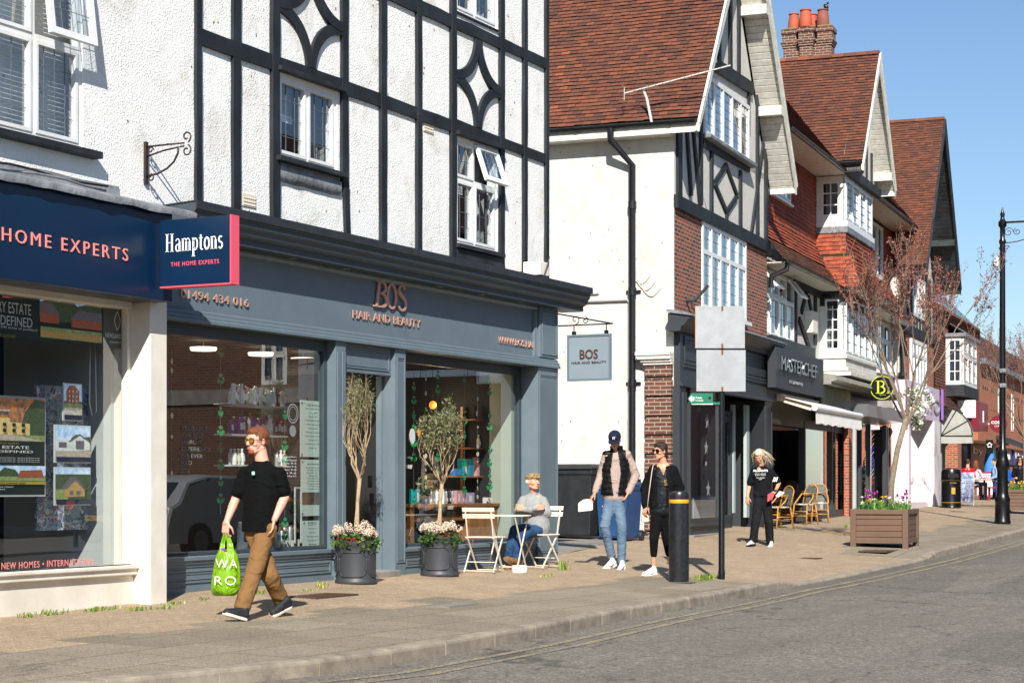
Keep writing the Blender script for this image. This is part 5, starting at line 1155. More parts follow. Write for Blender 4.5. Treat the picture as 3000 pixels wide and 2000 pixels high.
m=MB();x0_,x1_=qs('B',2282,9.4),qs('B',2387,9.4);text(m,"MASTERCHEF",front(x0_,9.41,pxz(2284,1083,9.4)),w=x1_-x0_,h=.30,depth=.07);m.build('lettering',MT('polished_steel').fin(lin('#cfd0d0'),.12,1.0),rg)
m=MB();text(m,"020 7000 9000"[:0]+"Tel Restaurant"[:0]+"RESTAURANT",front(qs('B',2314,9.4),9.41,pxz(2314,1122,9.4)),w=qs('B',2352,9.4)-qs('B',2314,9.4),h=.07,depth=.02);m.build('lettering',K['lead'],rg)
s0c,s1c=sA+.3,qs('B',2485,TCf)
m=MB();gz1=gB(s0c,TCf)
m.box(qs('B',2358,TCf),s1c,TCf,TCf+.3,gz1-.1,gz1+.28)
for px in(2358,2438,2446,2478):x=qs('B',px,TCf);m.box(x-.06,x+.06,TCf-.01,TCf+.14,gz1+.28,2.9)
m.box(s0c-.2,s1c,TCf+.0,TCf+.3,2.75,3.29);m.build('cafe_front',K['charcoal'],rg)
m=MB();m.quad((qs('B',2358,TCf),TCf+.06,gz1+.28),(s1c,TCf+.06,gz1+.28),(s1c,TCf+.06,2.75),(qs('B',2358,TCf),TCf+.06,2.75));m.build('pane',K['glass'],rg)
m=MB();x=qs('B',2450,TCf);P=[(x,TCf-.02,1.2),(x,TCf-.1,1.2),(x,TCf-.1,1.95),(x,TCf-.02,1.95)];m.tube(P,.02,8);m.build('door_handle',K['blackgloss'],rg)
m=MB();x0_,x1_=qs('B',2362,TCf+.1),qs('B',2436,TCf+.1);m.box(x0_,x1_,TCf+.12,TCf+.14,1.75,2.35);m.build('green_window_panel',flat('lime_green','#5f7d1c',.5),rg)
m=MB();m.box(x0_,x1_,TCf+.12,TCf+.14,2.35,2.74);m.build('pale_window_panel',flat('pale_green','#6b745c',.5),rg)
m=MB();m.box(x0_,x1_+1,TCf+.9,TCf+1.6,.6,1.35);m.build('red_seating',flat('dark_red_leather','#5a1f2b',.4),rg)
m=MB();m.quad((sA+.1,TCf+3,.4),(54,TCf+3,.4),(54,TCf+3,3),(sA+.1,TCf+3,3));m.quad((sA,TCf-.1,gz1+.03),(54,TCf-.1,gz1+.1),(54,TCf+3,gz1+.1),(sA,TCf+3,gz1+.03));m.quad((54,TCf-.2,.4),(54,TCf+3,.4),(54,TCf+3,3),(54,TCf-.2,3));m.quad((sA,TCf+.3,3.28),(54,TCf+.3,3.28),(54,TCf+3,3.28),(sA,TCf+3,3.28));m.build('interior',K['darker'],rg)
m=MB();x0_,x1_=qs('B',2487,TCf-.15),qs('B',2507,TCf-.15);m.box(x0_,x1_+.1,TCf-.15,TCf-.02,gz1-.2,3.1)
x2_,x3_=qs('B',2612,TCf-.05),qs('B',2650,TCf-.05);m.box(x2_,x3_,TCf-.05,TCf+.35,gz1-.1,3.3);m.box(qs('B',2618,TW1),qs('B',2650,TW1),TW1-.02,TW1+.1,3.6,4.7);m.build('brick_pier',K['brick_orange'],rg)
m=MB();x=qs('B',2507,9.35);m.box(x,x+.14,9.35,9.43,gz1-.1,2.95);m.build('pale_post',std('pale_grey_paint','#a9adad',.5),rg)
aw=thing('white_awning','white retractable awning with frilled valance over the cane chairs','awning',(40.9,9.6,3.4),'B')
s0_,s1_=40.95,qs('B',2519,8.87);za,zb=H0+2.04,H0+1.80
m=MB();m.prism([(s0_,9.7,za),(s0_,8.87,zb),(s0_,8.87,zb-.015),(s0_,9.7,za-.015)],(s1_-s0_,0,0));m.build('canopy',std('white_canvas','#dcdbd6',.7,c2='#bdbcb6',vs=3),aw)
m=MB();m.tube([(s0_,8.85,zb-.06),(s1_,8.85,zb-.06)],.07,14);m.build('front_bar',K['white'],aw,smooth=40)
m=MB();n=120;A=[];B=[]
for i in range(n+1):x=s0_+.05+(s1_-s0_-.1)*i/n;A.append((x,8.84+.012*math.sin(i*1.3),zb-.12));B.append((x,8.83+.03*math.sin(i*1.3+.4*math.sin(i*.2)),zb-.40-.015*math.sin(i*.35)))
a=m.pts(A);b=m.pts(B)
for i in range(n):m.face((a+i,a+i+1,b+i+1,b+i))
m.build('valance',std('grey_white_canvas','#c9c9c5',.8),aw,smooth=True)
m=MB();m.bar((s0_+.1,9.65,za-.1),(s0_+.1,8.9,zb-.1),.05,.07);m.bar((s1_-.1,9.65,za-.1),(s1_-.1,8.9,zb-.1),.05,.07);m.box(s0_,s1_,9.6,9.76,za-.12,za+.02);m.build('folding_arm',K['plaster'],aw)
x0_,x1_=qs('B',2542,9.1),qs('B',2646,9.1)
m=MB();m.prism([(x0_,9.1,3.18),(x0_,9.1,3.5),(x0_,9.35,3.5),(x0_,9.75,3.2),(x0_,9.75,3.12)],(x1_-x0_,0,0));m.build('barber_canopy',std('brushed_aluminium','#a2a4a8',.28,.75),rg)
p=q('B',2584,1135,8.9);bs=thing('round_barber_sign','round black shop sign with lime ring and letters B1, hung over the barber','sign',(p[0],p[1],p[2]),'B')
Rr=.31;m=MB();P=[(p[0],p[1]+Rr*math.cos(2*math.pi*i/36),p[2]+Rr*math.sin(2*math.pi*i/36))for i in range(36)];m.prism(P,(.06,0,0));m.build('sign_disc',K['blackgloss'],bs)
lime=flat('lime_letters','#b9c63e',.5)
m=MB();m.mx=side(p[0]-.004,p[1],p[2]);ribbon(m,arc(0,0,Rr-.01,Rr-.01,0,360,40),.02,.006)
ribbon(m,[(-.1,-.14),(-.1,.17)],.05,.012);ribbon(m,[(-.16,.175),(.0,.175)],.016,.012);ribbon(m,[(-.16,-.145),(.0,-.145)],.016,.012);ribbon(m,arc(-.03,.1,.08,.075,90,-90,12),.035,.013);ribbon(m,arc(-.03,-.06,.1,.085,90,-90,12),.04,.014)
ribbon(m,[(.17,-.14),(.17,.0)],.04,.012);ribbon(m,[(.12,-.145),(.22,-.145)],.014,.012);text(m,"by One",Matrix.Translation((-.06,-.003,-.21)),w=.16,h=.035,depth=.004);m.mx=None;m.build('lettering',lime,bs)
m=MB();m.tube([(p[0]+.03,p[1]+Rr,p[2]),(p[0]+.03,9.85,p[2])],.02,6);m.build('bracket',K['gutter'],bs)
gz2=gB(50,9.7)
m=MB()
for px in(2522,2548,2588,2600,2606):x=qs('B',px,TCf);m.box(x-.04,x+.04,TCf-.02,TCf+.1,gz2,3.1)
m.box(qs('B',2518,TCf),qs('B',2612,TCf),TCf-.02,TCf+.1,gz2-.1,gz2+.15);m.box(qs('B',2585,9.6),qs('B',2589,9.6),9.5,9.6,gz2,3.1);m.build('barber_front',K['charcoal'],rg)
m=MB();m.quad((qs('B',2518,TCf),TCf+.04,gz2+.1),(qs('B',2612,TCf),TCf+.04,gz2+.1),(qs('B',2612,TCf),TCf+.04,3.1),(qs('B',2518,TCf),TCf+.04,3.1));m.build('pane',K['glass'],rg)
neon=thing('barber_pole','tall neon barber pole with red, white and blue slanted tubes behind the barber glass','neon sign',q('B',2562,1430,TCf+.2),'B')
for k in range(13):
 col=[('#ff5a3a','red'),('#f0f0ff','white'),('#6a5aff','violet'),('#7a6aff','blue')][(0,0,1,1,2,3,2,1,2,1,0,1,0)[k]]
 mt=K.get('neon'+col[1])or MT('neon_'+col[1]).fin(lin(col[0]),.4,0,Emission_Color=lin(col[0]),Emission_Strength=1.8);K['neon'+col[1]]=mt
 y0=1432-12.5*k;P=[]
 for i in range(9):f_=i/8;pp=q('B',2549+27*f_,y0-38*(f_**.6),TCf+.2);P.append(pp)
 m=MB();m.tube(P,.013,6);m.build('neon_tube',mt,neon,smooth=True)
ch_s=55.0;ct0,ct1=qx('B',2446,ch_s),qx('B',2292,ch_s);ctm=(ct0+ct1)/2;zc0,zc1=11.6,q('B',2370,90,ctm)[2];zz_=zc1-q('B',2370,165,ctm)[2]
cm=thing('chimney_stack','brown brick chimney stack with corbelled top and four terracotta pots against the sky','chimney',(ch_s,ctm,zc0),'B');cw_=(ct1-ct0)/6.4
m=MB()
for i in range(3):
 tc_=ct0+(ct1-ct0)*(i+.5)/3;ds=-.1 if i==1 else .05
 for(w_,a,b)in((.78,10.5,zc1-zz_*.7),(.88,zc1-zz_*.7,zc1-zz_*.62),(.96,zc1-zz_*.62,zc1-zz_*.54),(1.04,zc1-zz_*.54,zc1-zz_*.46),(.9,zc1-zz_*.46,zc1-zz_*.16),(1.02,zc1-zz_*.16,zc1)):m.box(ch_s+ds-.3*w_,ch_s+ds+.3*w_,tc_-cw_*w_,tc_+cw_*w_,a,b-.002)
m.box(ch_s-.2,ch_s+.25,ct0+.12,ct1-.12,10.5,zc1-zz_*.6);m.build('brick_stack',K['brick_dark'],cm)
m=MB()
for i in range(3):tc_=ct0+(ct1-ct0)*(i+.5)/3;m.box(ch_s-.25,ch_s+.25,tc_-cw_*.9,tc_+cw_*.9,zc1,zc1+.06)
m.build('flaunching',std('lichened_mortar','#8a7a4a',.95,c2='#5f5540',vs=9,bump=.8),cm,bevel=.03)
pot=std('terracotta','#b5563a',.75,c2='#8c4430',vs=5)
for px,ds,s_,col in((2326,0,.95,1),(2360,-.15,1.05,1),(2379,.35,1,1),(2411,-.05,1.02,0)):
 tc_=qx('B',px,ch_s+ds);m=MB();h_=.5*s_;m.lathe([(.17*s_,0),(.185*s_,.05),(.175*s_,h_*.5),(.14*s_,h_*.92),(.165*s_,h_*.94),(.165*s_,h_),(.13*s_,h_),(.12*s_,.1)],(ch_s+ds,tc_,zc1+.04),20);m.build('chimney_pot',pot if col else std('sooty_terracotta','#8f5140',.8,c2='#5e3e34',vs=4),cm,smooth=40)
# ========= 5  far gabled building
TG_=9.8;F0,F1=57.45,64.0;FM=60.75
fb=thing('far_gabled_building','building with steep tiled gable and dark verge above the lilac flower shop','building',(F0,TG_,.5),'B')
m=MB();wf=[(59.6,62.0,6.75,8.05),(59.2,62.2,4.4,6.0)]
holed(m,F0,F1,TG_,6.2,8.06,[(wf[0][0],wf[0][1],wf[0][2],8.06)],.1);hz3=8.06+(F1-F0)/2*1.43;m.poly([(F0,TG_,8.06),(FM,TG_,hz3),(F1,TG_,8.06)]);m.quad((F0,TG_,.5),(F0,13,.5),(F0,13,8.06),(F0,TG_,8.06));m.quad((F1,TG_,.5),(F1,13,.5),(F1,13,8.06),(F1,TG_,8.06));m.box(F0+.1,F1-.1,TG_+1.5,13,.5,8);m.build('gable_wall',K['stucco2'],fb,recalc=False)
gable_roof(fb,FM,(F1-F0)/2+.25,8.06,8.95,TG_,7,D(55),boards='blackwood',soffit='blackwood',seed=61,rb=(0,.75),purl=(.3,))
m=MB();holed(m,F0,F1,TG_-.01,4.0,6.2,[wf[1]],.12);m.build('brick_wall',K['brick_orange'],fb,recalc=False)
f=window(fb,front(wf[0][0],TG_-.06,wf[0][2]),wf[0][1]-wf[0][0],1.3,mull=(.25,.5,.75),lead=(2,6),fr=.12,came=.012,inner=0);room(f,front(wf[0][0],TG_,wf[0][2]),2.4,1.3)
f=window(fb,front(wf[1][0],TG_-.08,wf[1][2]),3.0,1.6,mull=(.2,.4,.6,.8),trans=(.7,),lead=(2,7),fr=.12,came=.012,inner=0,sill=(.05,.1,.08),sillmat='white');room(f,front(wf[1][0],TG_,wf[1][2]),3,1.6)
for x in[F0+.08,F0+.45,F0+.9,F0+1.35,59.45,62.2,62.7,63.2,F1-.08]:timz(fb,x,6.3,x,8.2,.16,TG_,.05)
for x in(59.9,60.5,61.1,61.7):timz(fb,x,6.3,x,6.75,.13,TG_,.05)
timz(fb,F0,6.25,F1,6.25,.26,TG_,.08,'timber_beam');timz(fb,59.3,8.2,62.4,8.2,.25,TG_,.08,'timber_beam')
for x in(59.6,60.3,61.2,61.9):timz(fb,x,8.3,x,9.8,.14,TG_,.05)
m=MB();m.tube([(F0-.1,TG_-.1,6.2),(F0-.1,TG_-.1,3.2)],.07,8);m.lathe([(.07,0),(.14,.12),(.14,.22)],(F0-.1,TG_-.1,4.6),10);m.build('downpipe',K['gutter'],fb)
lil=std('lilac_paint','#cfbfd0',.5,c2='#bdaebf',vs=3);lilw=std('pale_pink_white_paint','#e6dcdf',.5,c2='#cfc6c8',vs=3)
sb0,sb1=qs('B',2652,9.3),qs('B',2757,9.2);zf_=3.45
gz3=gB(60,9.5)
m=MB();m.box(sb0,sb1+.0,9.25,9.6,zf_,4.5);m.build('fascia',lil,fb)
m=MB();m.box(sb0,sb0+.5,9.22,9.7,gz3-.1,zf_-.002);m.build('shop_pilaster',lilw,fb);m=MB();m.box(qs('B',2737,9.22),sb1,9.22,9.75,gz3-.1,zf_-.002);m.build('shop_pilaster',lilw,fb);m=MB();m.box(sb0+.52,qs('B',2725,9.4),9.4,9.9,gz3-.1,gz3+.15);m.build('stall_riser',lilw,fb)
m=MB();m.box(sb0+.1,sb0+.35,9.2,9.219,gz3+.2,zf_-.1);m.build('pilaster_panel',lil,fb)
m=MB();m.quad((sb0+.5,9.72,gz3+.15),(qs('B',2725,9.72),9.72,gz3+.15),(qs('B',2725,9.72),9.72,zf_),(sb0+.5,9.72,zf_));m.build('pane',K['glass'],fb)
m=MB();m.quad((sb0,11.2,gz3),(sb1,11.2,gz3),(sb1,11.2,zf_),(sb0,11.2,zf_));m.quad((sb0,9.75,gz3+.1),(sb1,9.75,gz3+.1),(sb1,11.2,gz3+.1),(sb0,11.2,gz3+.1));m.build('interior',K['grey_in'],fb)
m=MB();a0,b0=qs('B',2672,9.24),qs('B',2753,9.24);text(m,"bello",front(a0,9.245,zf_+.22),w=b0-a0,h=.72,depth=.03,bold=-.012);m.build('lettering',std('lilac_grey_letters','#9a8fa0',.5),fb)
m=MB();r=random.Random(8);
for i in range(14):x=r.uniform(sb0+.7,sb1-1);z=r.uniform(gz3+.3,2.6);m.lathe([(.03,0),(.12,.1),(.1,.35),(.04,.5)],(x,10.3,z-.25),10)
t=m.build('vase_display',std('mixed_vases','#6d8a80',.4,c2='#a8434a',vs=3),None,org=(sb0,10.3,gz3));place(t,'B','display of vases and plants inside the lilac shop window','shop display')
gl=thing('flower_garland','white blossom garland climbing the lilac shop fascia behind the street tree','garland',q('B',2690,1150,9.15),'B')
def leafcloud(m,pts,n,size,r,asp=.45,spread=1.0,droop=0):
 for _ in range(n):
  c,rad=pts[r.randrange(len(pts))]
  d=Vector((r.gauss(0,1),r.gauss(0,1),r.gauss(0,1))).normalized()*rad*(r.random()**.5)*spread;c=Vector(c)+d
  a=Vector((r.gauss(0,1),r.gauss(0,1),r.gauss(0,.8)-droop)).normalized();b=a.cross(Vector((r.gauss(0,1),r.gauss(0,1),r.gauss(0,1)))).normalized();l=size*r.uniform(.6,1.3)
  k=m.pts([c-a*l*.5,c+b*l*asp*.5,c+a*l*.5,c-b*l*asp*.5]);m.face((k,k+1,k+2,k+3),max(.001,r.random()))
r=random.Random(4);P=[(q('B',px,py,9.12),.3)for px,py in((2672,1150),(2690,1155),(2705,1160),(2680,1175),(2698,1185),(2712,1178),(2672,1200),(2685,1205),(2675,1225),(2682,1235))]
m=MB();leafcloud(m,P,700,.13,r,.8);m.build('blossom',K['whiteblossom'],gl,recalc=False);m=MB();leafcloud(m,P,350,.14,r,.5,.9);m.build('foliage',K['leaf'],gl,recalc=False)
# ========= 6  bay windowed building beyond, awning, signs
N0,N1=F1+.05,76.0
nb=thing('bay_windowed_building','narrow brick building beyond the lilac shop with brown tiles and a white rounded bay window','building',(N0,9.8,.5),'B')
m=MB();m.box(N0,N1,9.8,14,3.9,7.6);m.build('upper_wall',K['brick'],nb)
m=MB();tiles(m,(N0-.2,9.6,7.3),(1,0,0),(0,.7,.7),2.6,lambda v:(0,N1-N0+.2),seed=71,rb=(0,.4));tiles(m,(N0,9.77,4.6),(1,0,0),(0,0,1),2.0,lambda v:(0,2.4),seed=72,rb=(.3,.8),stop=fN);m.build('roof_tiles',K['tile_moss'],nb,recalc=False)
m=MB();tiles(m,(N0,9.3,3.95),(1,0,0),(0,.6,.8),.7,lambda v:(0,8),seed=73,rb=(0,.4));m.build('skirt_tiles',K['tile'],nb,recalc=False)
m=MB();m.box(N0+.4,N0+1.2,10.2,11.4,6,qz('B',2795,715,10.2));m.build('chimney',K['brick_orange'],nb)
f=window(nb,front(qs('B',2782,9.75),9.7,4.75),qs('B',2808,9.75)-qs('B',2782,9.75),1.9,mull=(.2,.4,.6,.8),fr=.1,gl='glass2');
bx0,bx1=qs('B',2822,9.2),qs('B',2862,9.2);zb_,zt_=qz('B',2850,1136,9.2),qz('B',2850,1000,9.2)
f=window(nb,side(bx0,9.8,zb_),.62,zt_-zb_,lead=(2,4),fr=.1,muntin=.03,inner=.04,gl='farglass');f=window(nb,front(bx0,9.2,zb_),bx1-bx0,zt_-zb_,mull=(.33,.66),trans=(.62,),lead=(2,5),fr=.14,came=.02,gl='farglass',inner=.04)
m=MB();m.box(bx0-.1,bx1+.1,9.1,9.8,zt_,zt_+.12);m.prism([(bx0-.1,9.1,zt_+.12),(bx1+.1,9.1,zt_+.12),(bx1-.3,9.7,zt_+.5),(bx0+.3,9.7,zt_+.5)],(0,.05,.02));m.build('bay_roof',K['lead'],nb)
m=MB();m.box(bx0-.1,bx1+.1,9.15,9.8,zb_-.4,zb_-.01);m.build('bay_foot',K['blackwood'],nb);m=MB();m.box(bx0+.05,bx1-.05,9.3,9.8,zb_,zt_);m.build('bay_core',K['dark'],nb)
gz4=gB(66,9.8)
m=MB();m.box(N0,N1,10.3,14,gz4-.2,3.9);m.build('shop_wall',K['darker'],nb)
m=MB();m.box(N0+.15,N0+.35,9.7,9.85,gz4,3);m.box(N0+1.1,N0+1.3,9.7,9.85,gz4,3);m.box(N0+1.9,N0+2.0,9.7,9.85,gz4,3);m.build('shop_post',std('grey_post','#8f938f',.5),nb)
x0_=qs('B',2806,9.5);m=MB();m.box(x0_,x0_+.9,9.5,10,gz4-.1,3.0);m.build('brick_pier',K['brick_orange'],nb)
m=MB();m.box(qs('B',2758,9.3),qs('B',2758,9.3)+.1,9.24,9.31,3.55,4.55);t=m.build('purple_sign',flat('purple','#8a62b8',.4),None,org=(N0,9.3,3.5));place(t,'B','thin upright purple sign at the right end of the lilac shop fascia','sign')
da=thing('dome_awning','grey dome awning with dark ribs beyond the lilac shop','awning',(N0+.1,9.7,2.8),'B')
ax0,ax1=qs('B',2761,9.6),qs('B',2845,8.75)-.2;zt2,zb2=qz('B',2775,1195,9.6),qz('B',2770,1278,9.6)
ribs=[];n=8
for i in range(n+1):
 a=D(90*i/n);ribs.append([(ax0+(ax1-ax0)*(1-.0)*u_,9.65-(1.05)*math.sin(w_)*1,0)for u_,w_ in((0,0),)])
m=MB();rows=[];na=6
prof_=[(9.65-1.0*math.sin(D(90*i/na)),zb2+(zt2-zb2)*math.cos(D(90*i/na)))for i in range(na+1)]
n0=m.pts([(ax0+.0,9.65,zb2)]);cheek=m.pts([(ax0+.02+.25*i/na,a,b)for i,(a,b)in enumerate(prof_)])
for i in range(na):m.face((n0,cheek+i,cheek+i+1))
far=m.pts([(ax1,a,b)for a,b in prof_])
for i in range(na):m.face((cheek+i,far+i,far+i+1,cheek+i+1))
v0=m.pts([(ax0,9.65,zb2),(ax0+.27,8.65,zb2),(ax1,8.65,zb2),(ax0,9.65,zb2-.25),(ax0+.27,8.65,zb2-.25),(ax1,8.65,zb2-.25)]);m.face((v0,v0+1,v0+4,v0+3));m.face((v0+1,v0+2,v0+5,v0+4))
m.build('canopy',std('grey_stained_canvas','#a7a79f',.8,c2='#7e7e76',vs=3),da,solid=.01)
m=MB()
for i in(0,2,4):m.tube([(ax0-.01,9.65,zb2),(ax0+.01+.25*i/na,prof_[i][0],prof_[i][1]+.01)],.02,5)
m.tube([(ax0-.01,9.66,zb2),(ax0+.25,8.64,zb2)],.02,5);m.tube([(ax0+.02+.25*i/na,a-.012,b+.005)for i,(a,b)in enumerate(prof_)],.02,5);m.build('rib',K['blackwood'],da)
def bladesign(s,px0,px1,py0,py1,th,mat,label,name='projecting_sign',lines=(),lmat=None,cat='sign',arm=None):
 t0,t1=qx('B',px1,s),qx('B',px0,s);tm_=(t0+t1)/2;z1=q('B',(px0+px1)/2,py0,tm_)[2];z0=q('B',(px0+px1)/2,py1,tm_)[2]
 T_=thing(name,label,cat,(s,t1,z0),'B');m=MB();m.box(s,s+th,t0,t1,z0,z1);m.build('sign_panel',mat,T_)
 if lines:
  m=MB()
  for tx,cx,zz,ww,hh_ in lines:text(m,tx,side(s-.004,t1-(t1-t0)*(cx-ww/2),z0+(z1-z0)*zz),w=(t1-t0)*ww,h=(z1-z0)*hh_,depth=.004)
  m.build('lettering',lmat,T_)
 if arm:
  m=MB();m.tube([(s+th/2,t0+.02,z1+.06),(s+th/2,arm,z1+.06)],.02,6);m.build('arm',K['gutter'],T_)
 return T_,t0,t1,z0,z1
bladesign(67.5,2805,2858,1172,1223,.1,flat('white_sign_face','#f2f2ee',.4),'white square DENTAL CLINIC sign projecting beyond the dome awning',lines=(("DENTAL",.52,.58,.68,.17),("CLINIC",.52,.28,.58,.17)),lmat=flat('grey_letters','#6f6f6f',.5))
mar=flat('maroon_panel','#74202f',.35)
T_,t0,t1,z0,z1=bladesign(70.2,2826,2868,1176,1258,2.6,mar,'big maroon box sign behind the DENTAL CLINIC sign',name='box_sign')
m=MB();m.box(71.3,71.5,t0-.02,t0,z0+.3,z1-.3);m.build('light_strip',K['whitepaint'],T_)
p=q('B',2925,1242,0.0001+8.2)if False else None
s_c=74.0;tc=qx('B',2925,s_c);zc_=q('B',2925,1241,tc)[2];cs=thing('round_coffee_sign','round maroon coffee shop sign on a white arm, partly behind the lamp post','sign',(s_c,tc,zc_),'B')
m=MB();m.prism([(s_c,tc+.33*math.cos(2*math.pi*i/36),zc_+.33*math.sin(2*math.pi*i/36))for i in range(36)],(.1,0,0));m.build('sign_disc',mar,cs)
m=MB();text(m,"COSTA",side(s_c-.004,tc+.27,zc_),w=.54,h=.11,depth=.006,bold=.02);text(m,"COFFEE",side(s_c-.004,tc+.15,zc_-.11),w=.32,h=.05,depth=.006);m.build('lettering',K['whitepaint'],cs)
m=MB();m.box(s_c+.03,s_c+.07,tc+.33,tc+1.3,zc_-.02,zc_+.03);m.box(s_c+.02,s_c+.08,tc+.75,tc+.82,zc_-.2,zc_+.2);m.build('arm',K['white'],cs)
M0=qs('B',2872,11.2);zt_m=qz('B',2872,1066,11.2)
mb_=thing('modern_brick_building','modern orange brick block with slotted walls at the far end of the street','building',(M0,11.2,.6),'B')
m=MB();m.box(M0,M0+60,11.2,24,3.3,zt_m)
m.box(80,M0+4,10.4,11.2,3.3,4.7);m.build('brick_wall',K['brick_far'],mb_)
m=MB();r=random.Random(2)
for zz in(zt_m-.9,zt_m-1.9,zt_m-3.2):
 for i in range(26):
  if i%4!=3:x=M0+.8+i*.8;m.box(x,x+.28,11.19,11.3,zz-.18,zz)
m.build('wall_slot',K['darker'],mb_)
for x in(M0+6.5,M0+12,M0+18):f=window(mb_,front(x,11.18,4.2),1.0,zt_m-5,fr=.1,gl='farglass')
m=MB();m.box(M0-.3,M0+60,10.9,11.3,zt_m,zt_m+.25);m.build('parapet',K['lead'],mb_)
m=MB();za_=zt_m+.25;m.prism([(M0-6,11.3,za_-.5),(M0-6,16,za_+3.2),(M0-6,24,za_+3.2),(M0-6,24,za_-.5)],(13,0,0));m.box(M0+7,M0+60,12.5,22,za_,za_+1.8);m.build('roof',std('brown_standing_seam','#5f4138',.6,c2='#4d352e',vs=3),mb_)
m=MB();m.box(M0-2,M0+60,11.6,24,0,3.3);m.build('shop_floor',K['grey_in'],mb_)
for x,w_,tx,cl,lc in((84.5,5.5,'by','#17181b','whitepaint'),(96,4,'Vision','#17305f','whitepaint'),(101,7.5,'Hays','#15366b','whitepaint'),(110,6.5,'Boots','#13306b','whitepaint'),(118,6,'','#aab2b8','whitepaint')):
 m=MB();m.box(x,x+w_,11.3,11.6,2.5 if x>90 else 2.0,3.35);m.build('shop_fascia',flat('fascia_'+cl[1:],cl,.4),mb_)
 if tx:m=MB();text(m,tx,front(x+.7,11.29,2.75),w=w_*.6,h=.4,depth=.02);m.build('lettering',K[lc],mb_)
 m=MB();m.box(x+.1,x+w_-.2,11.5,11.59,.6,2.4 if x>90 else 1.9);m.build('shop_glass',K['farglass'],mb_)
m=MB();m.prism([(86,11.4,4.1),(86,8.9,3.0),(86,8.9,2.9),(86,11.4,3.9)],(5,0,0));m.build('black_canopy',K['blackwood'],mb_)
fr_=thing('distant_brick_terrace','distant red brick buildings far along the street behind the second street tree','building',(150,2,.8),'B')
m=MB();m.box(150,170,-12,20,0,7.2);m.build('wall',K['brick_far'],fr_);m=MB();m.prism([(150,-12.3,7.2),(160,-12.3,10),(170,-12.3,7.2)],(0,32,0));m.build('roof',K['tile'],fr_)
m=MB()
for i in range(14):m.box(149.95,150.1,-11+2.2*i,-10+2.2*i,4.2,5.8)
m.build('window',K['farglass'],fr_)
# ========= trees and planting
def grow(m,p,d,L,r,lv,rn,tips,up=.15,spread=.45,nch=(2,3),seg=3,minr=.003,wob=.12,nside=5):
 P=[Vector(p)];d=Vector(d).normalized();R_=[r]
 for i in range(seg):
  d=(d+Vector((rn.gauss(0,wob),rn.gauss(0,wob),rn.gauss(0,wob)+up*.3))).normalized();P.append(P[-1]+d*L/seg);R_.append(max(minr,r*(1-.38*(i+1)/seg)))
 m.tube(P,R_,nside if r>.012 else 4 if r>.006 else 3,cap=False)
 if lv<=2:tips.append((P,lv))
 if lv==0:return
 k=rn.randint(*nch)
 for j in range(k):
  ax=Vector((rn.gauss(0,1),rn.gauss(0,1),rn.gauss(0,.5))).normalized();nd=(d+ax*spread*rn.uniform(.6,1.3)+Vector((0,0,up))).normalized()
  q0=P[-1]if j<2 else P[-2];grow(m,q0,nd,L*rn.uniform(.62,.9),max(minr,r*.62*rn.uniform(.8,1.05)),lv-1,rn,tips,up,spread,nch,seg,minr,wob,nside)
def leafs(m,tips,n,size,rn,asp=.3,jit=.02,lvl=2):
 tips=[t for t in tips if t[1]<=lvl]
 for _ in range(n):
  P,lv=tips[rn.randrange(len(tips))];i=rn.randrange(len(P)-1);c=P[i].lerp(P[i+1],rn.random())+Vector((rn.gauss(0,jit),rn.gauss(0,jit),rn.gauss(0,jit)))
  a=((P[i+1]-P[i]).normalized()*.6+Vector((rn.gauss(0,.6),rn.gauss(0,.6),rn.gauss(0,.6)))).normalized();b=a.cross(Vector((rn.gauss(0,1),rn.gauss(0,1),rn.gauss(0,1)))).normalized();l=size*rn.uniform(.6,1.3)
  k=m.pts([c,c+a*l*.5+b*l*asp*.5,c+a*l,c+a*l*.5-b*l*asp*.5]);m.face((k,k+1,k+2,k+3),max(.001,rn.random()))
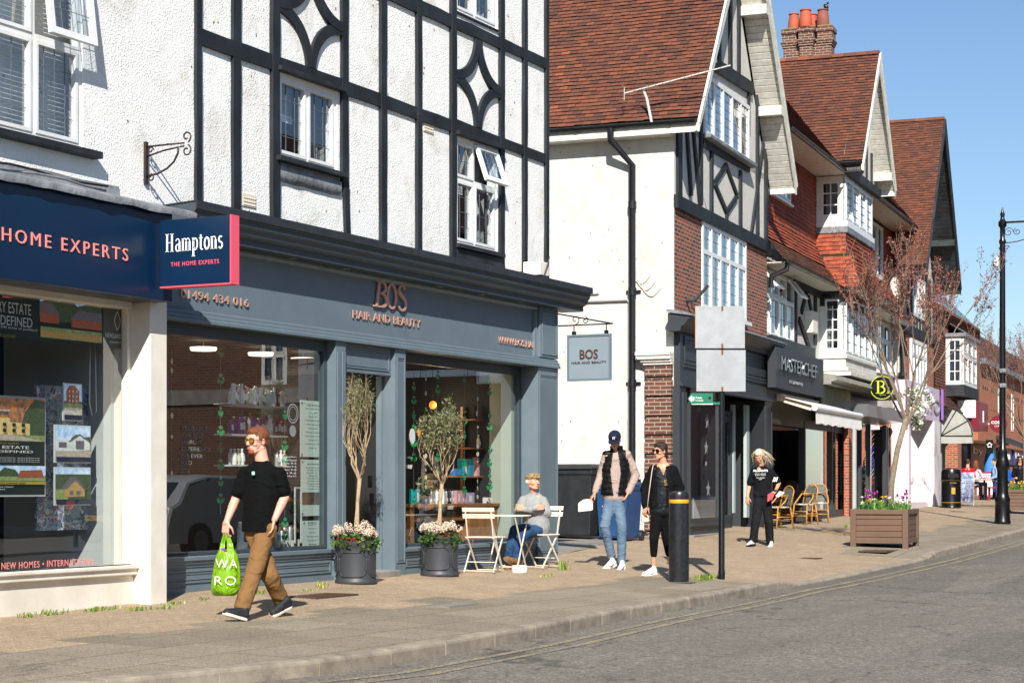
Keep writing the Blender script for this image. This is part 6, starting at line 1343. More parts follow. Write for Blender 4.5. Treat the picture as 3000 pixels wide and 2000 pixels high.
def olive(loc,seed,h0,lean,dense,label,ncol=1.0):
 rn=random.Random(seed);t=thing('olive_tree',label,'tree',(0,0,0),loc=loc);m=MB()
 P=[Vector((0,0,0)),Vector((lean*.2,0,h0*.3)),Vector((lean*.5,.01,h0*.65)),Vector((lean,0,h0))];m.tube(P,[.026,.022,.021,.024],10)
 m.tube([(-.03,.02,0),(lean*.2-.02,.02,h0*.35),(lean*.6-.01,.01,h0*.7)],.009,6);m.build('trunk',K['barkolive'],t,smooth=True)
 m=MB();tips=[]
 nb=9 if dense else 11
 for i in range(nb):
  a=2*math.pi*i/nb+rn.uniform(-.3,.3);sp=.45 if dense else .34
  grow(m,P[-1]-Vector((0,0,rn.uniform(0,.06))),(math.cos(a)*sp,math.sin(a)*sp,1),rn.uniform(.24,.3),.0085,5,rn,tips,up=.32,spread=.36 if dense else .3,nch=(2,3)if dense else(2,2),seg=3,minr=.0016,wob=.11)
 H_=1.12 if dense else 1.22;wmax=.33 if dense else .31;zt_=max(v[2]for v in m.v);NB=12;mxr=[.001]*(NB+1)
 for v in m.v:
  h=max(0,(v[2]-h0)/(zt_-h0));b_=int(h*NB);mxr[b_]=max(mxr[b_],math.hypot(v[0]-lean,v[1]))
 def warp(v):
  h=max(0,(v[2]-h0)/(zt_-h0));f_=h*NB-.5;i_=max(0,min(NB-1,int(f_)));u_=max(0,min(1,f_-i_));cur=mxr[i_]*(1-u_)+mxr[i_+1]*u_
  k=wmax*math.sin(math.pi*(.05+.84*h**.85))/max(cur,.03);k=1+(k-1)*min(1,h*8)
  return Vector((lean+(v[0]-lean)*k,v[1]*k,h0+(v[2]-h0)*(H_/(zt_-h0))))
 m.v=[tuple(warp(v))for v in m.v];tips=[([warp(p)for p in P_],lv)for P_,lv in tips]
 m.build('branches',K['barkolive'],t,recalc=False)
 if not dense:tl=[x for x in tips if x[0][-1].z>h0+.55 or rn.random()<.12]
 else:tl=tips
 m=MB();leafs(m,tl,6800 if dense else 1900,.046,rn,.36 if dense else .2,.03 if dense else .015);m.build('foliage',K['olive'],t,recalc=False);return t
def plantpot(px,py,label,seed):
 p=gp(px,py);t=thing('plant_pot',label,'plant pot',(0,0,0),loc=p,rot=D(-20));m=MB();r=.235
 m.lathe([(r*1.0,0),(r*1.03,.01),(r*1.03,.035),(r*.985,.05),(r*.97,.07),(r*.985,.4),(r*1.0,.425),(r*1.035,.435),(r*1.035,.485),(r*.97,.49),(r*.95,.46),(r*.94,.42)],n=48);m.build('pot_body',K['pot'],t,smooth=50)
 m=MB()
 for k in range(4):
  a0=k*90+12
  def pt(a,z):rr__=r*.985+.006;return(rr__*math.cos(D(a)),rr__*math.sin(D(a)),z)
  Q=[(a0,.36),(a0+56,.36),(a0+70,.3),(a0+70,.14),(a0+56,.085),(a0,.085),(a0-12,.14),(a0-12,.3),(a0,.36)]
  for(a,z),(b,y)in zip(Q,Q[1:]):n=6;m.tube([pt(a+(b-a)*i/n,z+(y-z)*i/n)for i in range(n+1)],.0065,5)
 m.build('raised_panel',K['pot'],t,smooth=True)
 m=MB();m.lathe([(0,.42),(r*.94,.42)],n=32,cap=False);m.build('soil',K['soil'],t)
 rn=random.Random(seed);f=thing('viburnum_plant','cream pink flowering shrub with red berries in the '+('left' if px<1100 else 'right')+' grey pot','flowering plant',(0,0,0),loc=p+Vector((0,0,.42)))
 m=MB();cl=[((rn.gauss(0,.11),rn.gauss(0,.11),rn.uniform(.0,.12)),.1)for _ in range(26)];leafcloud(m,cl,1500,.055,rn,.42,1.0);
 for _ in range(60):a=rn.uniform(0,6.28);cl2=[((math.cos(a)*.24,math.sin(a)*.24,.03),.05)];leafcloud(m,cl2,6,.06,rn,.4)
 m.build('foliage',K['leaf'],f,recalc=False)
 m=MB()
 for k in range(24):
  a=rn.uniform(0,6.28);rad=.25*rn.random()**.5;c=Vector((rad*math.cos(a),rad*math.sin(a),.15+.12*(1-rad/.25)+rn.uniform(-.03,.05)))
  for _ in range(46):
   dv=Vector((rn.gauss(0,1),rn.gauss(0,1),rn.gauss(0,.8))).normalized();q_=c+dv*.042;s_=.0105*rn.uniform(.7,1.3);m.r=rn.random()*.9+.05
   b1=dv.cross(Vector((.3,.5,.8))).normalized()*s_;b2=dv.cross(b1).normalized()*s_;k_=m.pts([q_+b1,q_+b2,q_-b1,q_-b2,q_+dv*s_*.8]);[m.face((k_+i,k_+(i+1)%4,k_+4))for i in range(4)]
 m.r=0;m.build('blossom',K['blossom'],f,recalc=False)
 m=MB()
 for _ in range(34):a=rn.uniform(3.0,5.6)if px>1100 else rn.uniform(2.6,4.4);rad=rn.uniform(.17,.25);m.ball((rad*math.cos(a),rad*math.sin(a),rn.uniform(.03,.11)),.007,5,3)
 m.build('berries',K['berry'],f)
 return p
K['pot']=std('charcoal_plastic_pot','#3a3c40',.5,c2='#2f3134',vs=4)
pp1=plantpot(1043,1708,'grey plastic planter with raised panels left of the salon door, holding the sparse olive tree',5)
pp2=plantpot(1288,1686,'grey plastic planter with raised panels right of the salon door, holding the leafy olive tree',9)
olive(pp1+Vector((-.03,-.03,.42)),3,.78,.06,False,'thin olive tree with mostly bare twigs, in the left pot')
olive(pp2+Vector((-.03,-.02,.42)),14,.72,.05,True,'leafy round headed olive tree, in the right pot')
def street_tree(loc,seed,label,h0=1.85,lean=(.25,0),s=1.0,buds=6800,dirs=None):
 rn=random.Random(seed);t=thing('street_tree',label,'tree',(0,0,0),loc=loc,group='street trees with bronze buds');m=MB();lx,ly=lean
 P=[Vector((0,0,-.25)),Vector((lx*.1,ly*.1,h0*.3)),Vector((lx*.45,ly*.45,h0*.65)),Vector((lx,ly,h0))];m.tube(P,[.062*s,.056*s,.05*s,.05*s],12);m.build('trunk',K['bark'],t,smooth=True)
 m=MB();tips=[]
 for i in range(9):
  a=2*math.pi*i/9+rn.uniform(-.25,.25);sp=rn.uniform(.35,.85)
  grow(m,P[-1]-Vector((0,0,rn.uniform(0,.25))),(math.cos(a)*sp,math.sin(a)*sp,1.1),rn.uniform(.95,1.22)*s,.023*s,4,rn,tips,up=.2,spread=.42,nch=(2,3),seg=4,minr=.003,wob=.08)
 m.build('branches',K['bark'],t,recalc=False)
 m=MB();leafs(m,tips,buds,.045,rn,.5,.025,2);m.build('buds',K['redbud'],t,recalc=False);return t
K['brownwood']=std('brown_recycled_boards','#6a5140',.6,c2='#5c4536',vs=3,amt=.7,bump=.1)
def planter(p,rot,w,d,label,seed,flowers=('tulip','daff')):
 t=thing('timber_planter',label,'planter',(0,0,0),loc=p,rot=rot,group='brown planters along the pavement');h=.70
 b=.1
 for x in(0,d-b):
  for y in(0,w-b):m=MB();m.box(x,x+b,y,y+b,-.02,h);m.build('corner_post',K['brownwood'],t,bevel=.006)
 m=MB()
 for k in range(5):
  z0=.10+k*.105;z1=z0+.098
  m.box(.03,.055,b,w-b,z0,z1);m.box(d-.055,d-.03,b,w-b,z0,z1);m.box(b,d-b,.03,.055,z0,z1);m.box(b,d-b,w-.055,w-.03,z0,z1)
 m.build('side_boards',K['brownwood'],t,bevel=.004)
 m=MB()
 for z0,z1,e in((h-.095,h-.01,.0),(.09,.17,.01)):m.box(e,.028,b,w-b,z0,z1);m.box(d-.028,d-e,b,w-b,z0,z1);m.box(b,d-b,e,.028,z0,z1);m.box(b,d-b,w-.028,w-e,z0,z1)
 m.build('rail',K['brownwood'],t,bevel=.005)
 m=MB();m.box(.06,d-.06,.06,w-.06,.3,h-.09);m.build('soil',K['soil'],t)
 rn=random.Random(seed)
 rot_m=Matrix.Rotation(rot,4,'Z');base=Vector(p)+Vector((0,0,h-.1))
 def at(x,y):return base+rot_m@Vector((x,y,0))
 bl=thing('spring_bulbs','tulip and daffodil leaves with purple, white and yellow flowers in the '+('near' if seed==1 else 'far')+' brown planter','flowers',(0,0,0),loc=base,rot=rot)
 m=MB();F={k:MB()for k in('purple','white','yellow','red')}
 for _ in range(170):
  x,y=rn.uniform(.1,d-.1),rn.uniform(.1,w-.1);n_=rn.randint(3,5);H_=rn.uniform(.14,.3)
  for i in range(n_):
   a=rn.uniform(0,6.28);l=H_*rn.uniform(.6,1.1);b_=rn.uniform(.008,.016);dx,dy=math.cos(a),math.sin(a);sp=rn.uniform(.15,.6);m.r=rn.random()*.95+.02
   k=m.pts([(x-dy*b_*.4,y+dx*b_*.4,0),(x+dy*b_*.4,y-dx*b_*.4,0),(x+dx*l*sp*.4+dy*b_,y+dy*l*sp*.4-dx*b_,l*.6),(x+dx*l*sp*.4-dy*b_,y+dy*l*sp*.4+dx*b_,l*.6),(x+dx*l*sp,y+dy*l*sp,l*.95)]);m.face((k,k+1,k+2,k+3));m.face((k+3,k+2,k+4))
 m.r=0
 for _ in range(60):
  x,y=rn.uniform(.05,d-.1),rn.uniform(.08,w-.08);c=rn.choice(['purple']*4+['white']*3+['yellow']*2 if seed==1 else['yellow']*6+['white']*2);z=rn.uniform(.24,.4)if c=='purple' else rn.uniform(.15,.32);
  m.tube([(x,y,0),(x+.01,y,z)],.003,3,cap=False)
  if c=='purple':F[c].lathe([(.006,0),(.022,.015),(.024,.035),(.01,.06)],(x+.01,y,z),6)
  else:
   for i in range(6):a=D(60*i);F[c].poly([(x,y,z),(x+.035*math.cos(a-.35),y+.035*math.sin(a-.35),z+.02),(x+.045*math.cos(a),y+.045*math.sin(a),z+.012),(x+.035*math.cos(a+.35),y+.035*math.sin(a+.35),z+.02)])
   F[c].lathe([(.01,0),(.014,.03)],(x,y,z),6)
 for _ in range(30):x=rn.uniform(.03,.2);y=rn.uniform(w*.35,w*.6);F['red'].ball((x,y,rn.uniform(.03,.08)),.016,6,4)
 m.build('foliage',K['tulipleaf'],bl,recalc=False)
 for k,c in(('purple','#8a1f7a'),('white','#f3efdc'),('yellow','#f0c832'),('red','#c8321e')):
  if F[k].v:F[k].build(k+'_flowers',K.get('fl'+k)or flat('petal_'+k,c,.6),bl)
 return t,at
pa=gp(2660,1607);pb_=gp(2486,1594);wv=(pb_-pa);wv.z=0;wpl=wv.length
rotp=D(6.5)
planter(pa,rotp,1.02,1.25,'brown boarded planter with tulips and a leaning street tree, nearest on the pavement',1)
tb=pa+Matrix.Rotation(rotp,3,'Z')@Vector((.6,.42,.62))
street_tree(tb,21,'slender leaning street tree with pinkish bronze buds in the near planter',h0=1.75,lean=(.12,-.28),s=1.0)
p2=gp(2949,1503);planter(p2+Vector((0,-1.0,0)),D(8),1.05,1.3,'brown boarded planter with yellow flowers, farther along behind the lamp post',2)
p3=gp(2990,1503);street_tree(p3+Vector((.6,0,.6)),33,'upright street tree with bronze buds in the far planter at the right edge',h0=1.6,lean=(0,.0),s=1.05)
street_tree(Vector((3.9,7.6,.15)),44,'bare street tree just left of the view, shading the cream shop wall',h0=2.0,lean=(.1,.1),s=1.0,buds=900)
lp=gp(2937,1534);lt=thing('street_lamp','tall black cast iron lamp post with spiked finial at the right of the pavement','street lamp',(0,0,0),loc=lp)
Zl=Vector((lp.x,lp.y,0)).dot(Vector((math.cos(A1),math.sin(A1),0)));ppm=5500/Zl;HL=(1534-605)/ppm;k_=HL/6.4
hh=lambda py:(1534-py)/ppm
m=MB();m.lathe([(.19,0),(.2,.02),(.2,.06),(.185,.09),(.175,hh(1470)),(.19,hh(1462)),(.155,hh(1452)),(.135,hh(1440)),(.13,hh(1380)),(.145,hh(1372)),(.175,hh(1362)),(.135,hh(1345)),(.115,hh(1330)),(.13,hh(1322)),(.08,hh(1312)),(.075,hh(1200)),(.07,hh(930)),(.065,hh(715))],n=24);m.build('post',K['blackgloss'],lt,smooth=40)
m=MB();m.lathe([(.065,hh(715)),(.085,hh(712)),(.085,hh(705)),(.06,hh(700)),(.06,hh(668)),(.1,hh(662)),(.1,hh(650)),(.06,hh(645)),(.045,hh(635)),(.06,hh(628)),(.03,hh(618)),(.0,hh(603))],n=20);m.build('finial',K['blackgloss'],lt,smooth=40)
m=MB()
for y in(1135,1092):m.lathe([(.09,hh(y)),(.1,hh(y-3)),(.1,hh(y-9)),(.09,hh(y-12))],n=16);m.box(-.15,-.05,-.03,.03,hh(y),hh(y-10))
m.build('clamp',K['lead'],lt)
sx,sy=math.sin(A1)*.0+.15,-1.0
m=MB();z=hh(652);m.tube([(0,0,z),(.15,-1.25,z)],.025,8);Q=[]
m.tube([(.01,-.08,z-.5)]+[(.02+.1*math.sin(D(a))*.8,-.08-.85*math.sin(D(a)),z-.5+.47*(1-math.cos(D(a))))for a in range(10,91,10)],.012,6)
for c0,r_,s0 in((-.14,.12,0),(-.35,.09,2)):m.tube([(.02,c0-r_*(1-i/26*.8)*math.cos(i*.35+s0),z-.22-r_*.2+r_*(1-i/26*.8)*math.sin(i*.35+s0))for i in range(26)],.009,5)
m.tube([(.02,-.1-.07*(1-i/20*.8)*math.cos(i*.35),z-.62+.07*(1-i/20*.8)*math.sin(i*.35))for i in range(20)],.009,5);m.tube([(.15,-1.2,z),(.15,-1.2,z-.25)],.02,6);m.build('arm',K['rust'],lt,smooth=True)
m=MB();m.lathe([(.03,-.2),(.12,-.28),(.16,-.42),(.26,-.47),(.26,-.5),(.2,-.5),(.18,-.58),(.1,-.68),(0,-.7)],(.15,-1.2,z),20);m.build('lantern',K['blackgloss'],lt,smooth=40)
m=MB();zc=hh(765);m.box(-.05,.05,.09,.14,zc-.02,zc+.12);m.lathe([(.06,-.12),(.065,-.02),(.05,.03)],(-.02,.16,zc),12);m.build('camera_box',K['whitepaint'],lt)
bp=gp(1989,1704);bo=thing('bollard','stout black bollard with a yellow band, in front of the woman in black','bollard',(0,0,0),loc=bp);rb_=.128
K['bollard']=std('scuffed_black_paint','#101113',.33,c2='#2a2c30',vs=22,amt=.9,bump=.5,bs=14,bd=.006,detail=8)
m=MB();m.lathe([(rb_,-.02),(rb_,.82),(rb_*.985,.82),(rb_*.985,1.045)],n=40,cap=False);m.build('shaft',K['bollard'],bo,smooth=40)
m=MB();m.lathe([(rb_*.99,1.0),(rb_*1.0,1.003),(rb_*1.0,1.043),(rb_*.99,1.046)],n=40,cap=False);m.build('band',flat('amber_band','#d89a1e',.4),bo,smooth=40)
m=MB();m.lathe([(rb_*.99,1.045),(rb_*1.0,1.05),(rb_,1.12),(rb_*.93,1.14),(rb_*.6,1.15),(0,1.152)],n=40,cap=False);m.build('cap',K['bollard'],bo,smooth=40)
m=MB();m.lathe([(.2,.0),(.22,.004),(.0,.006)],n=14);m.build('base_patch',K['concrete'],bo)
sp=gp(2114,1696);st_=thing('sign_post','black sign post carrying two blank grey sign backs, right of the bollard','sign post',(0,0,0),loc=sp,rot=0)
Zs=sp.x*math.cos(A1)+sp.y*math.sin(A1);pm=5500/Zs;hz_=lambda py:(1696-py)/pm
m=MB();m.lathe([(.043,-.02),(.046,.1),(.04,.12),(.04,hz_(905))],n=18);m.build('post',K['blackgloss'],st_,smooth=40)
sgm=std('grey_aluminium_sign_back','#9da0a2',.5,.2,c2='#85888a',vs=3,amt=.9)
ang=A1-D(90)+D(3);mx=Matrix.Rotation(ang,4,'Z')
wS=145/pm
for(ya,yb,dx)in((898,1021,.0),(1026,1147,.01)):
 m=MB();m.mx=mx;m.box(-wS*.54+dx,wS*.46+dx,-.056,-.048,hz_(yb),hz_(ya));m.build('sign_panel',sgm,st_,bevel=.002)
 m=MB();m.mx=mx
 for z in(hz_(yb)+.03,hz_(ya)-.03):m.box(-.012,.012,-.062,-.057,z-.03,z+.03)
 m.build('clip',K['rustclip']if 'rustclip' in K else K.setdefault('rustclip',flat('rusty_clip','#7a3b22',.8)),st_)
m=MB();m.mx=mx;m.box(-wS*.54-.006,-wS*.54-.001,-.06,-.044,hz_(1021),hz_(898));m.build('edge_strip',flat('orange_edge','#d98a2a',.5),st_)
fs=thing('footpath_sign','small green finger sign reading Public Footpath with a white arrow, on the black post','footpath sign',(0,0,0),loc=sp,rot=A1-D(90)+D(4))
x0,x1,z0,z1=-102/pm,-28/pm,hz_(1185),hz_(1152);zm=(z0+z1)/2;gq=flat('footpath_green','#0d6b50',.4)
m=MB();m.prism([(x0,-.05,zm),(x0+.05,-.05,z1),(x1,-.05,z1),(x1,-.05,z0),(x0+.05,-.05,z0)],(0,.008,0));m.box(x1,-.03,-.052,-.02,z0+.0,z0+.03);m.build('plate',gq,fs)
m=MB();m.poly([(x0+.015,-.052,zm),(x0+.055,-.052,z1-.03),(x0+.055,-.052,zm+.025),(x0+.085,-.052,zm+.025),(x0+.085,-.052,zm-.025),(x0+.055,-.052,zm-.025),(x0+.055,-.052,z0+.03)]);m.poly([(x0+.05,-.0515,z0-.001),(x1,-.0515,z0-.001),(x1,-.0515,z0+.012),(x0+.05,-.0515,z0+.004)])
text(m,"Public",Matrix.Translation((x0+.105,-.052,zm+.0)),h=.026,depth=.001);text(m,"Footpath",Matrix.Translation((x0+.105,-.052,zm-.037)),h=.026,depth=.001);m.build('lettering',K['whitepaint'],fs)
m=MB();m.lathe([(.0,.0),(.02,.0)],(0,0,0),14)if False else m.prism([(x1-.04+.02*math.cos(D(30*i)),-.053,zm+.012+.02*math.sin(D(30*i)))for i in range(12)],(0,.002,0));m.build('badge',K['darker'],fs)
XS=24.52;t0,t1=qx('A',1790,XS),qx('A',1662,XS);z1=q('A',1726,979,(t0+t1)/2)[2];z0=q('A',1726,1115,(t0+t1)/2)[2]
hs2=thing('hanging_sign','square slate blue hanging sign with BOS lettering on a scrolled iron bracket','sign',(XS,t1,z0),'A')
m=MB();m.box(XS,XS+.03,t0,t1,z0,z1);m.build('sign_panel',K['bossign']if 'bossign' in K else K.setdefault('bossign',std('pale_slate_sign','#7e8c94',.5)),hs2)
m=MB()
for a,b,c,d in((t0,t0+.03,z0,z1),(t1-.03,t1,z0,z1),(t0+.03,t1-.03,z0,z0+.03),(t0+.03,t1-.03,z1-.03,z1)):m.box(XS-.012,XS-.001,a,b,c,d)
m.build('frame',K['bos'],hs2)
m=MB();text(m,"BOS",side(XS-.004,t1-.2,z0+.31),w=.29,h=.14,depth=.004,bold=.02);text(m,"HAIR AND BEAUTY",side(XS-.004,t1-.07,z0+.245),w=t1-t0-.14,h=.035,depth=.004,bold=.01);m.build('lettering',flat('brown_copper','#6f4a3f',.35,.6),hs2)
m=MB();zt=z1+.14;m.tube([(XS+.015,11.98,zt+.18),(XS+.015,t0-.02,zt)],.01,6);m.tube([(XS+.015,11.98,zt),(XS+.015,t0-.02,zt)],.01,6)
for tt_ in(t0+.08,t1-.1):m.tube([(XS+.015,tt_,zt),(XS+.015,tt_,z1)],.008,5);m.box(XS+.005,XS+.025,tt_-.03,tt_+.03,z1,z1+.05)
m.tube(scroll((XS+.015,t1-.12,zt+.08),.07,1,-1.5),.007,5);m.tube(scroll((XS+.015,t1-.28,zt+.06),.05,-1,1.5),.007,5);m.build('bracket',K['gutter'],hs2)
p=q('A',1592,780,11.7);lb=thing('floodlight','cream floodlight box on top of the black salon cornice at its right end','lamp',(p[0],11.75,4.25),'A')
m=MB();m.box(p[0]-.14,p[0]+.14,11.68,11.95,4.31,4.5);m.build('housing',K['cream'],lb,bevel=.01);m=MB();m.tube([(p[0]-.05,11.66,4.33),(p[0]+.08,11.64,4.58)],.008,5);m.box(p[0]-.05,p[0]+.05,11.75,11.85,4.24,4.31);m.build('bracket',K['rust'],lb)
K['cream_metal']=std('cream_enamel','#e0d6c4',.4,c2='#c9bea9',vs=6)
def bistro_chair(loc,rot,label):
 t=thing('folding_chair',label,'chair',(0,0,0),loc=loc,rot=rot,group='cream folding bistro chairs');w=.2
 for sy in(-1,1):
  y=sy*w;m=MB();m.bar((-.22,y,.01),(.13,y,.45),.022,.012,up=(0,1,0));m.build('leg',K['cream_metal'],t)
  m=MB();m.bar((.22,y*.88,.01),(-.16,y*.88,.45),.022,.012,up=(0,1,0));m.bar((-.155,y*.88,.45),(-.25,y*.88,.84),.022,.012,up=(0,1,0));m.build('leg',K['cream_metal'],t)
 m=MB()
 for i in range(7):x=-.17+.057*i;m.box(x,x+.043,-w-.01,w+.01,.452,.466)
 m.box(-.17,.2,-w+.01,-w+.03,.438,.451).box(-.17,.2,w-.03,w-.01,.438,.451);m.build('seat',K['cream_metal'],t,bevel=.003)
 m=MB();m.prism([(-.222,-w-.02,.70),(-.240,-w-.02,.76),(-.232,-w-.02,.762),(-.214,-w-.02,.70)],(0,2*w+.04,0));m.prism([(-.242,-w-.02,.785),(-.256,-w-.02,.84),(-.248,-w-.02,.842),(-.234,-w-.02,.785)],(0,2*w+.04,0));m.build('backrest',K['cream_metal'],t,bevel=.003)
 for a_,e_,z_ in((-.2,1,.03),(.2,.88,.03),(-.12,1,.14)):m=MB();m.bar((a_,-w*e_,z_),(a_,w*e_,z_),.01);m.build('stretcher',K['cream_metal'],t)
 return t
pc1=gp(1420,1676);bistro_chair(pc1,D(8),'empty cream folding chair at the bistro table, back towards the flower pots')
pt_=gp(1497,1672)+Vector((.12,.1,0));tt=thing('bistro_table','cream metal folding bistro table between the empty chair and the seated man','table',(0,0,0),loc=pt_,rot=D(8))
m=MB();m.lathe([(0,.72),(.3,.72),(.305,.728),(.3,.738),(0,.738)],n=40,cap=False);m.build('tabletop',K['cream_metal'],tt,smooth=40)
for sy in(-1,1):
 for sx in(-1,1):
  m=MB();m.bar((-.24*sx,.2*sy,.01),(.22*sx,.2*sy,.71),.022,.012,up=(0,1,0))if sx==1 else m.bar((.24,.17*sy,.01),(-.22,.17*sy,.71),.022,.012,up=(0,1,0));m.build('leg',K['cream_metal'],tt)
for a_,e_ in((-.2,.2),(.2,.17)):m=MB();m.bar((a_,-e_,.06),(a_,e_,.06),.012);m.build('stretcher',K['cream_metal'],tt)
PM=gp(1588,1664)+Vector((.0,.03,0));chair_rot=D(180-6);bistro_chair(PM,chair_rot,'cream folding chair under the seated man in the grey jumper')
p=gp(1522,1676);m=MB();m.lathe([(.1,0),(.105,.01),(.105,.085),(.098,.09),(.09,.085),(.088,.03),(0,.03)],n=28);t=m.build('dog_bowl',K['whitepaint'],None,org=(0,0,0),smooth=40);t.o.location=p;tag(t,'white round dog bowl on the ground by the foot of the bistro table','bowl')
K['binblack']=std('scuffed_black_plastic','#1b1d20',.5,c2='#33363a',vs=5,bump=.15,bs=12)
K['binblue']=std('faded_blue_plastic','#1d3f6c',.5,c2='#2a5688',vs=3,bump=.1)
def loft(m,secs):
 """secs: list of (z, x0, x1, y0, y1)"""
 prev=None
 for z,a,b,c,d in secs:
  k=m.pts([(a,c,z),(b,c,z),(b,d,z),(a,d,z)])
  if prev is None:m.face((k+3,k+2,k+1,k))
  else:
   for i in range(4):j=(i+1)%4;m.face((prev+i,prev+j,k+j,k+i))
  prev=k
 m.face((prev,prev+1,prev+2,prev+3))
def bin_(name,fr_s,fr_t,w,d,h,mat,label,rot,mark=None,lid=None):
 loc=W('B',fr_s,fr_t);loc.z=G(loc.x,loc.y)
 t=thing(name,label,'bin',(0,0,0),loc=loc,rot=PHI+rot);m=MB()
 loft(m,[(.06,.08,d-.06,.05,w-.05),(.1,.05,d-.04,.04,w-.04),(h*.86,.0,d,.0,w),(h*.87,-.02,d+.02,-.02,w+.02),(h*.93,-.02,d+.02,-.02,w+.02)]);m.build('body',mat,t,bevel=.012)
 m=MB();loft(m,[(h*.935,-.05,d+.05,-.03,w+.03),(h*.96,-.05,d+.05,-.03,w+.03),(h*1.0,.04,d+.03,.03,w-.03),(h*1.01,.3*d,d*.8,.08,w-.08)]);m.build('lid',lid or mat,t,bevel=.012)
 for y in(.0,w-.06):
  m=MB();P=[(d-.02+.1*math.cos(D(20*i)),y-.02,.1+.1*math.sin(D(20*i)))for i in range(18)];m.prism(P,(0,.06,0));m.build('wheel',K['binblack'],t,bevel=.01)
 m=MB();m.tube([(d+.07,.08,h*.92),(d+.07,w-.08,h*.92)],.018,8);m.build('handle',mat,t)
 if mark:
  m=MB();text(m,mark[0],side(-.0+.004,w-.12,h*mark[1])@Matrix.Rotation(D(-2.6),4,'X'),w=w-.24,h=.12,depth=.012);m.build('lettering',K['whitepaint'],t)
 return t
sB_=qs('B',1740,13.2)
bin_('wheelie_bin',31.2,qx('B',1742,31.4),1.25,.9,1.33,K['binblack'],'large black lidded bin in the alley beside the salon',0)
bin_('wheelie_bin',31.35,qx('B',1848,31.6),.58,.76,1.05,K['binblue'],'blue wheeled bin in the alley behind the man in the cap',D(-4),("BINS"[:0]+"4A",.55))
lbp=gp(2786,1487);lb=thing('litter_bin','black and gold litter bin with LITTER lettering before the dome awning','litter bin',(0,0,0),loc=lbp,rot=D(0));Zb=lbp.x*math.cos(A1)+lbp.y*math.sin(A1);s_=115*Zb/5500/1.2;wr_=58*Zb/5500/2
ag_=A1-D(90);mx=Matrix.Rotation(ag_,4,'Z')
m=MB();m.lathe([(wr_,0),(wr_*1.03,.03),(wr_,.06),(wr_*.97,.8*s_),(wr_*1.02,.82*s_),(wr_*1.02,.86*s_)],n=28);m.build('bin_body',K['blackgloss'],lb,smooth=30)
m=MB();m.lathe([(wr_*1.0,.86*s_),(wr_*1.0,1.08*s_),(wr_*.9,1.17*s_),(wr_*.5,1.21*s_),(0,1.22*s_)],n=28);m.build('hood',K['blackgloss'],lb,smooth=30)
gold=flat('gold_paint','#c4a04a',.4,.5)
m=MB();m.lathe([(wr_*1.03,.16*s_),(wr_*1.035,.175*s_)],n=28,cap=False);m.lathe([(wr_*1.0,.83*s_),(wr_*1.045,.845*s_)],n=28,cap=False);m.mx=mx;text(m,"LITTER",Matrix.Translation((-.1,-wr_*1.02,.74*s_)),w=.2,h=.04,depth=.003);m.box(-.06,.06,-wr_*1.04,-wr_*.98,.42*s_,.62*s_);m.build('gilding',gold,lb)
m=MB();m.mx=mx;m.box(-.17,.17,-wr_*1.03,-wr_*.6,.92*s_,1.05*s_);m.build('slot',K['darker'],lb)
p=gp(2832,1481);ab=thing('menu_board','pale blue chalkboard menu on a folding stand beside the litter bin','menu board',(0,0,0),loc=p,rot=ag_+D(12));Zb=p.x*math.cos(A1)+p.y*math.sin(A1);kk=Zb/5500
m=MB();m.box(-24*kk,20*kk,0,.03,.12,98*kk);m.build('board',flat('pale_blue_board','#aeb9d4',.6),ab,bevel=.02);m=MB();m.box(20*kk,23*kk,-.02,.03,0,98*kk);m.box(-26*kk,-24*kk,-.02,.3,0,98*kk);m.build('frame',K['whitepaint'],ab)
m=MB()
for i,(s,hh_)in enumerate((("Kitchen",.11),("Breakfast",.06),("Lunch",.06),("Cakes",.06),("OPEN",.12))):text(m,s,Matrix.Translation((-20*kk,-.002,(80-16*i)*kk)),h=hh_,depth=.002)
m.build('lettering',flat('slate_chalk','#5d6a86',.7),ab)
K['cane']=std('varnished_cane','#c08a3e',.35,c2='#8f5f28',vs=12);K['weave']=std('black_white_weave','#d8d2c0',.6,c2='#3a3a34',vs=45,amt=1,detail=1)
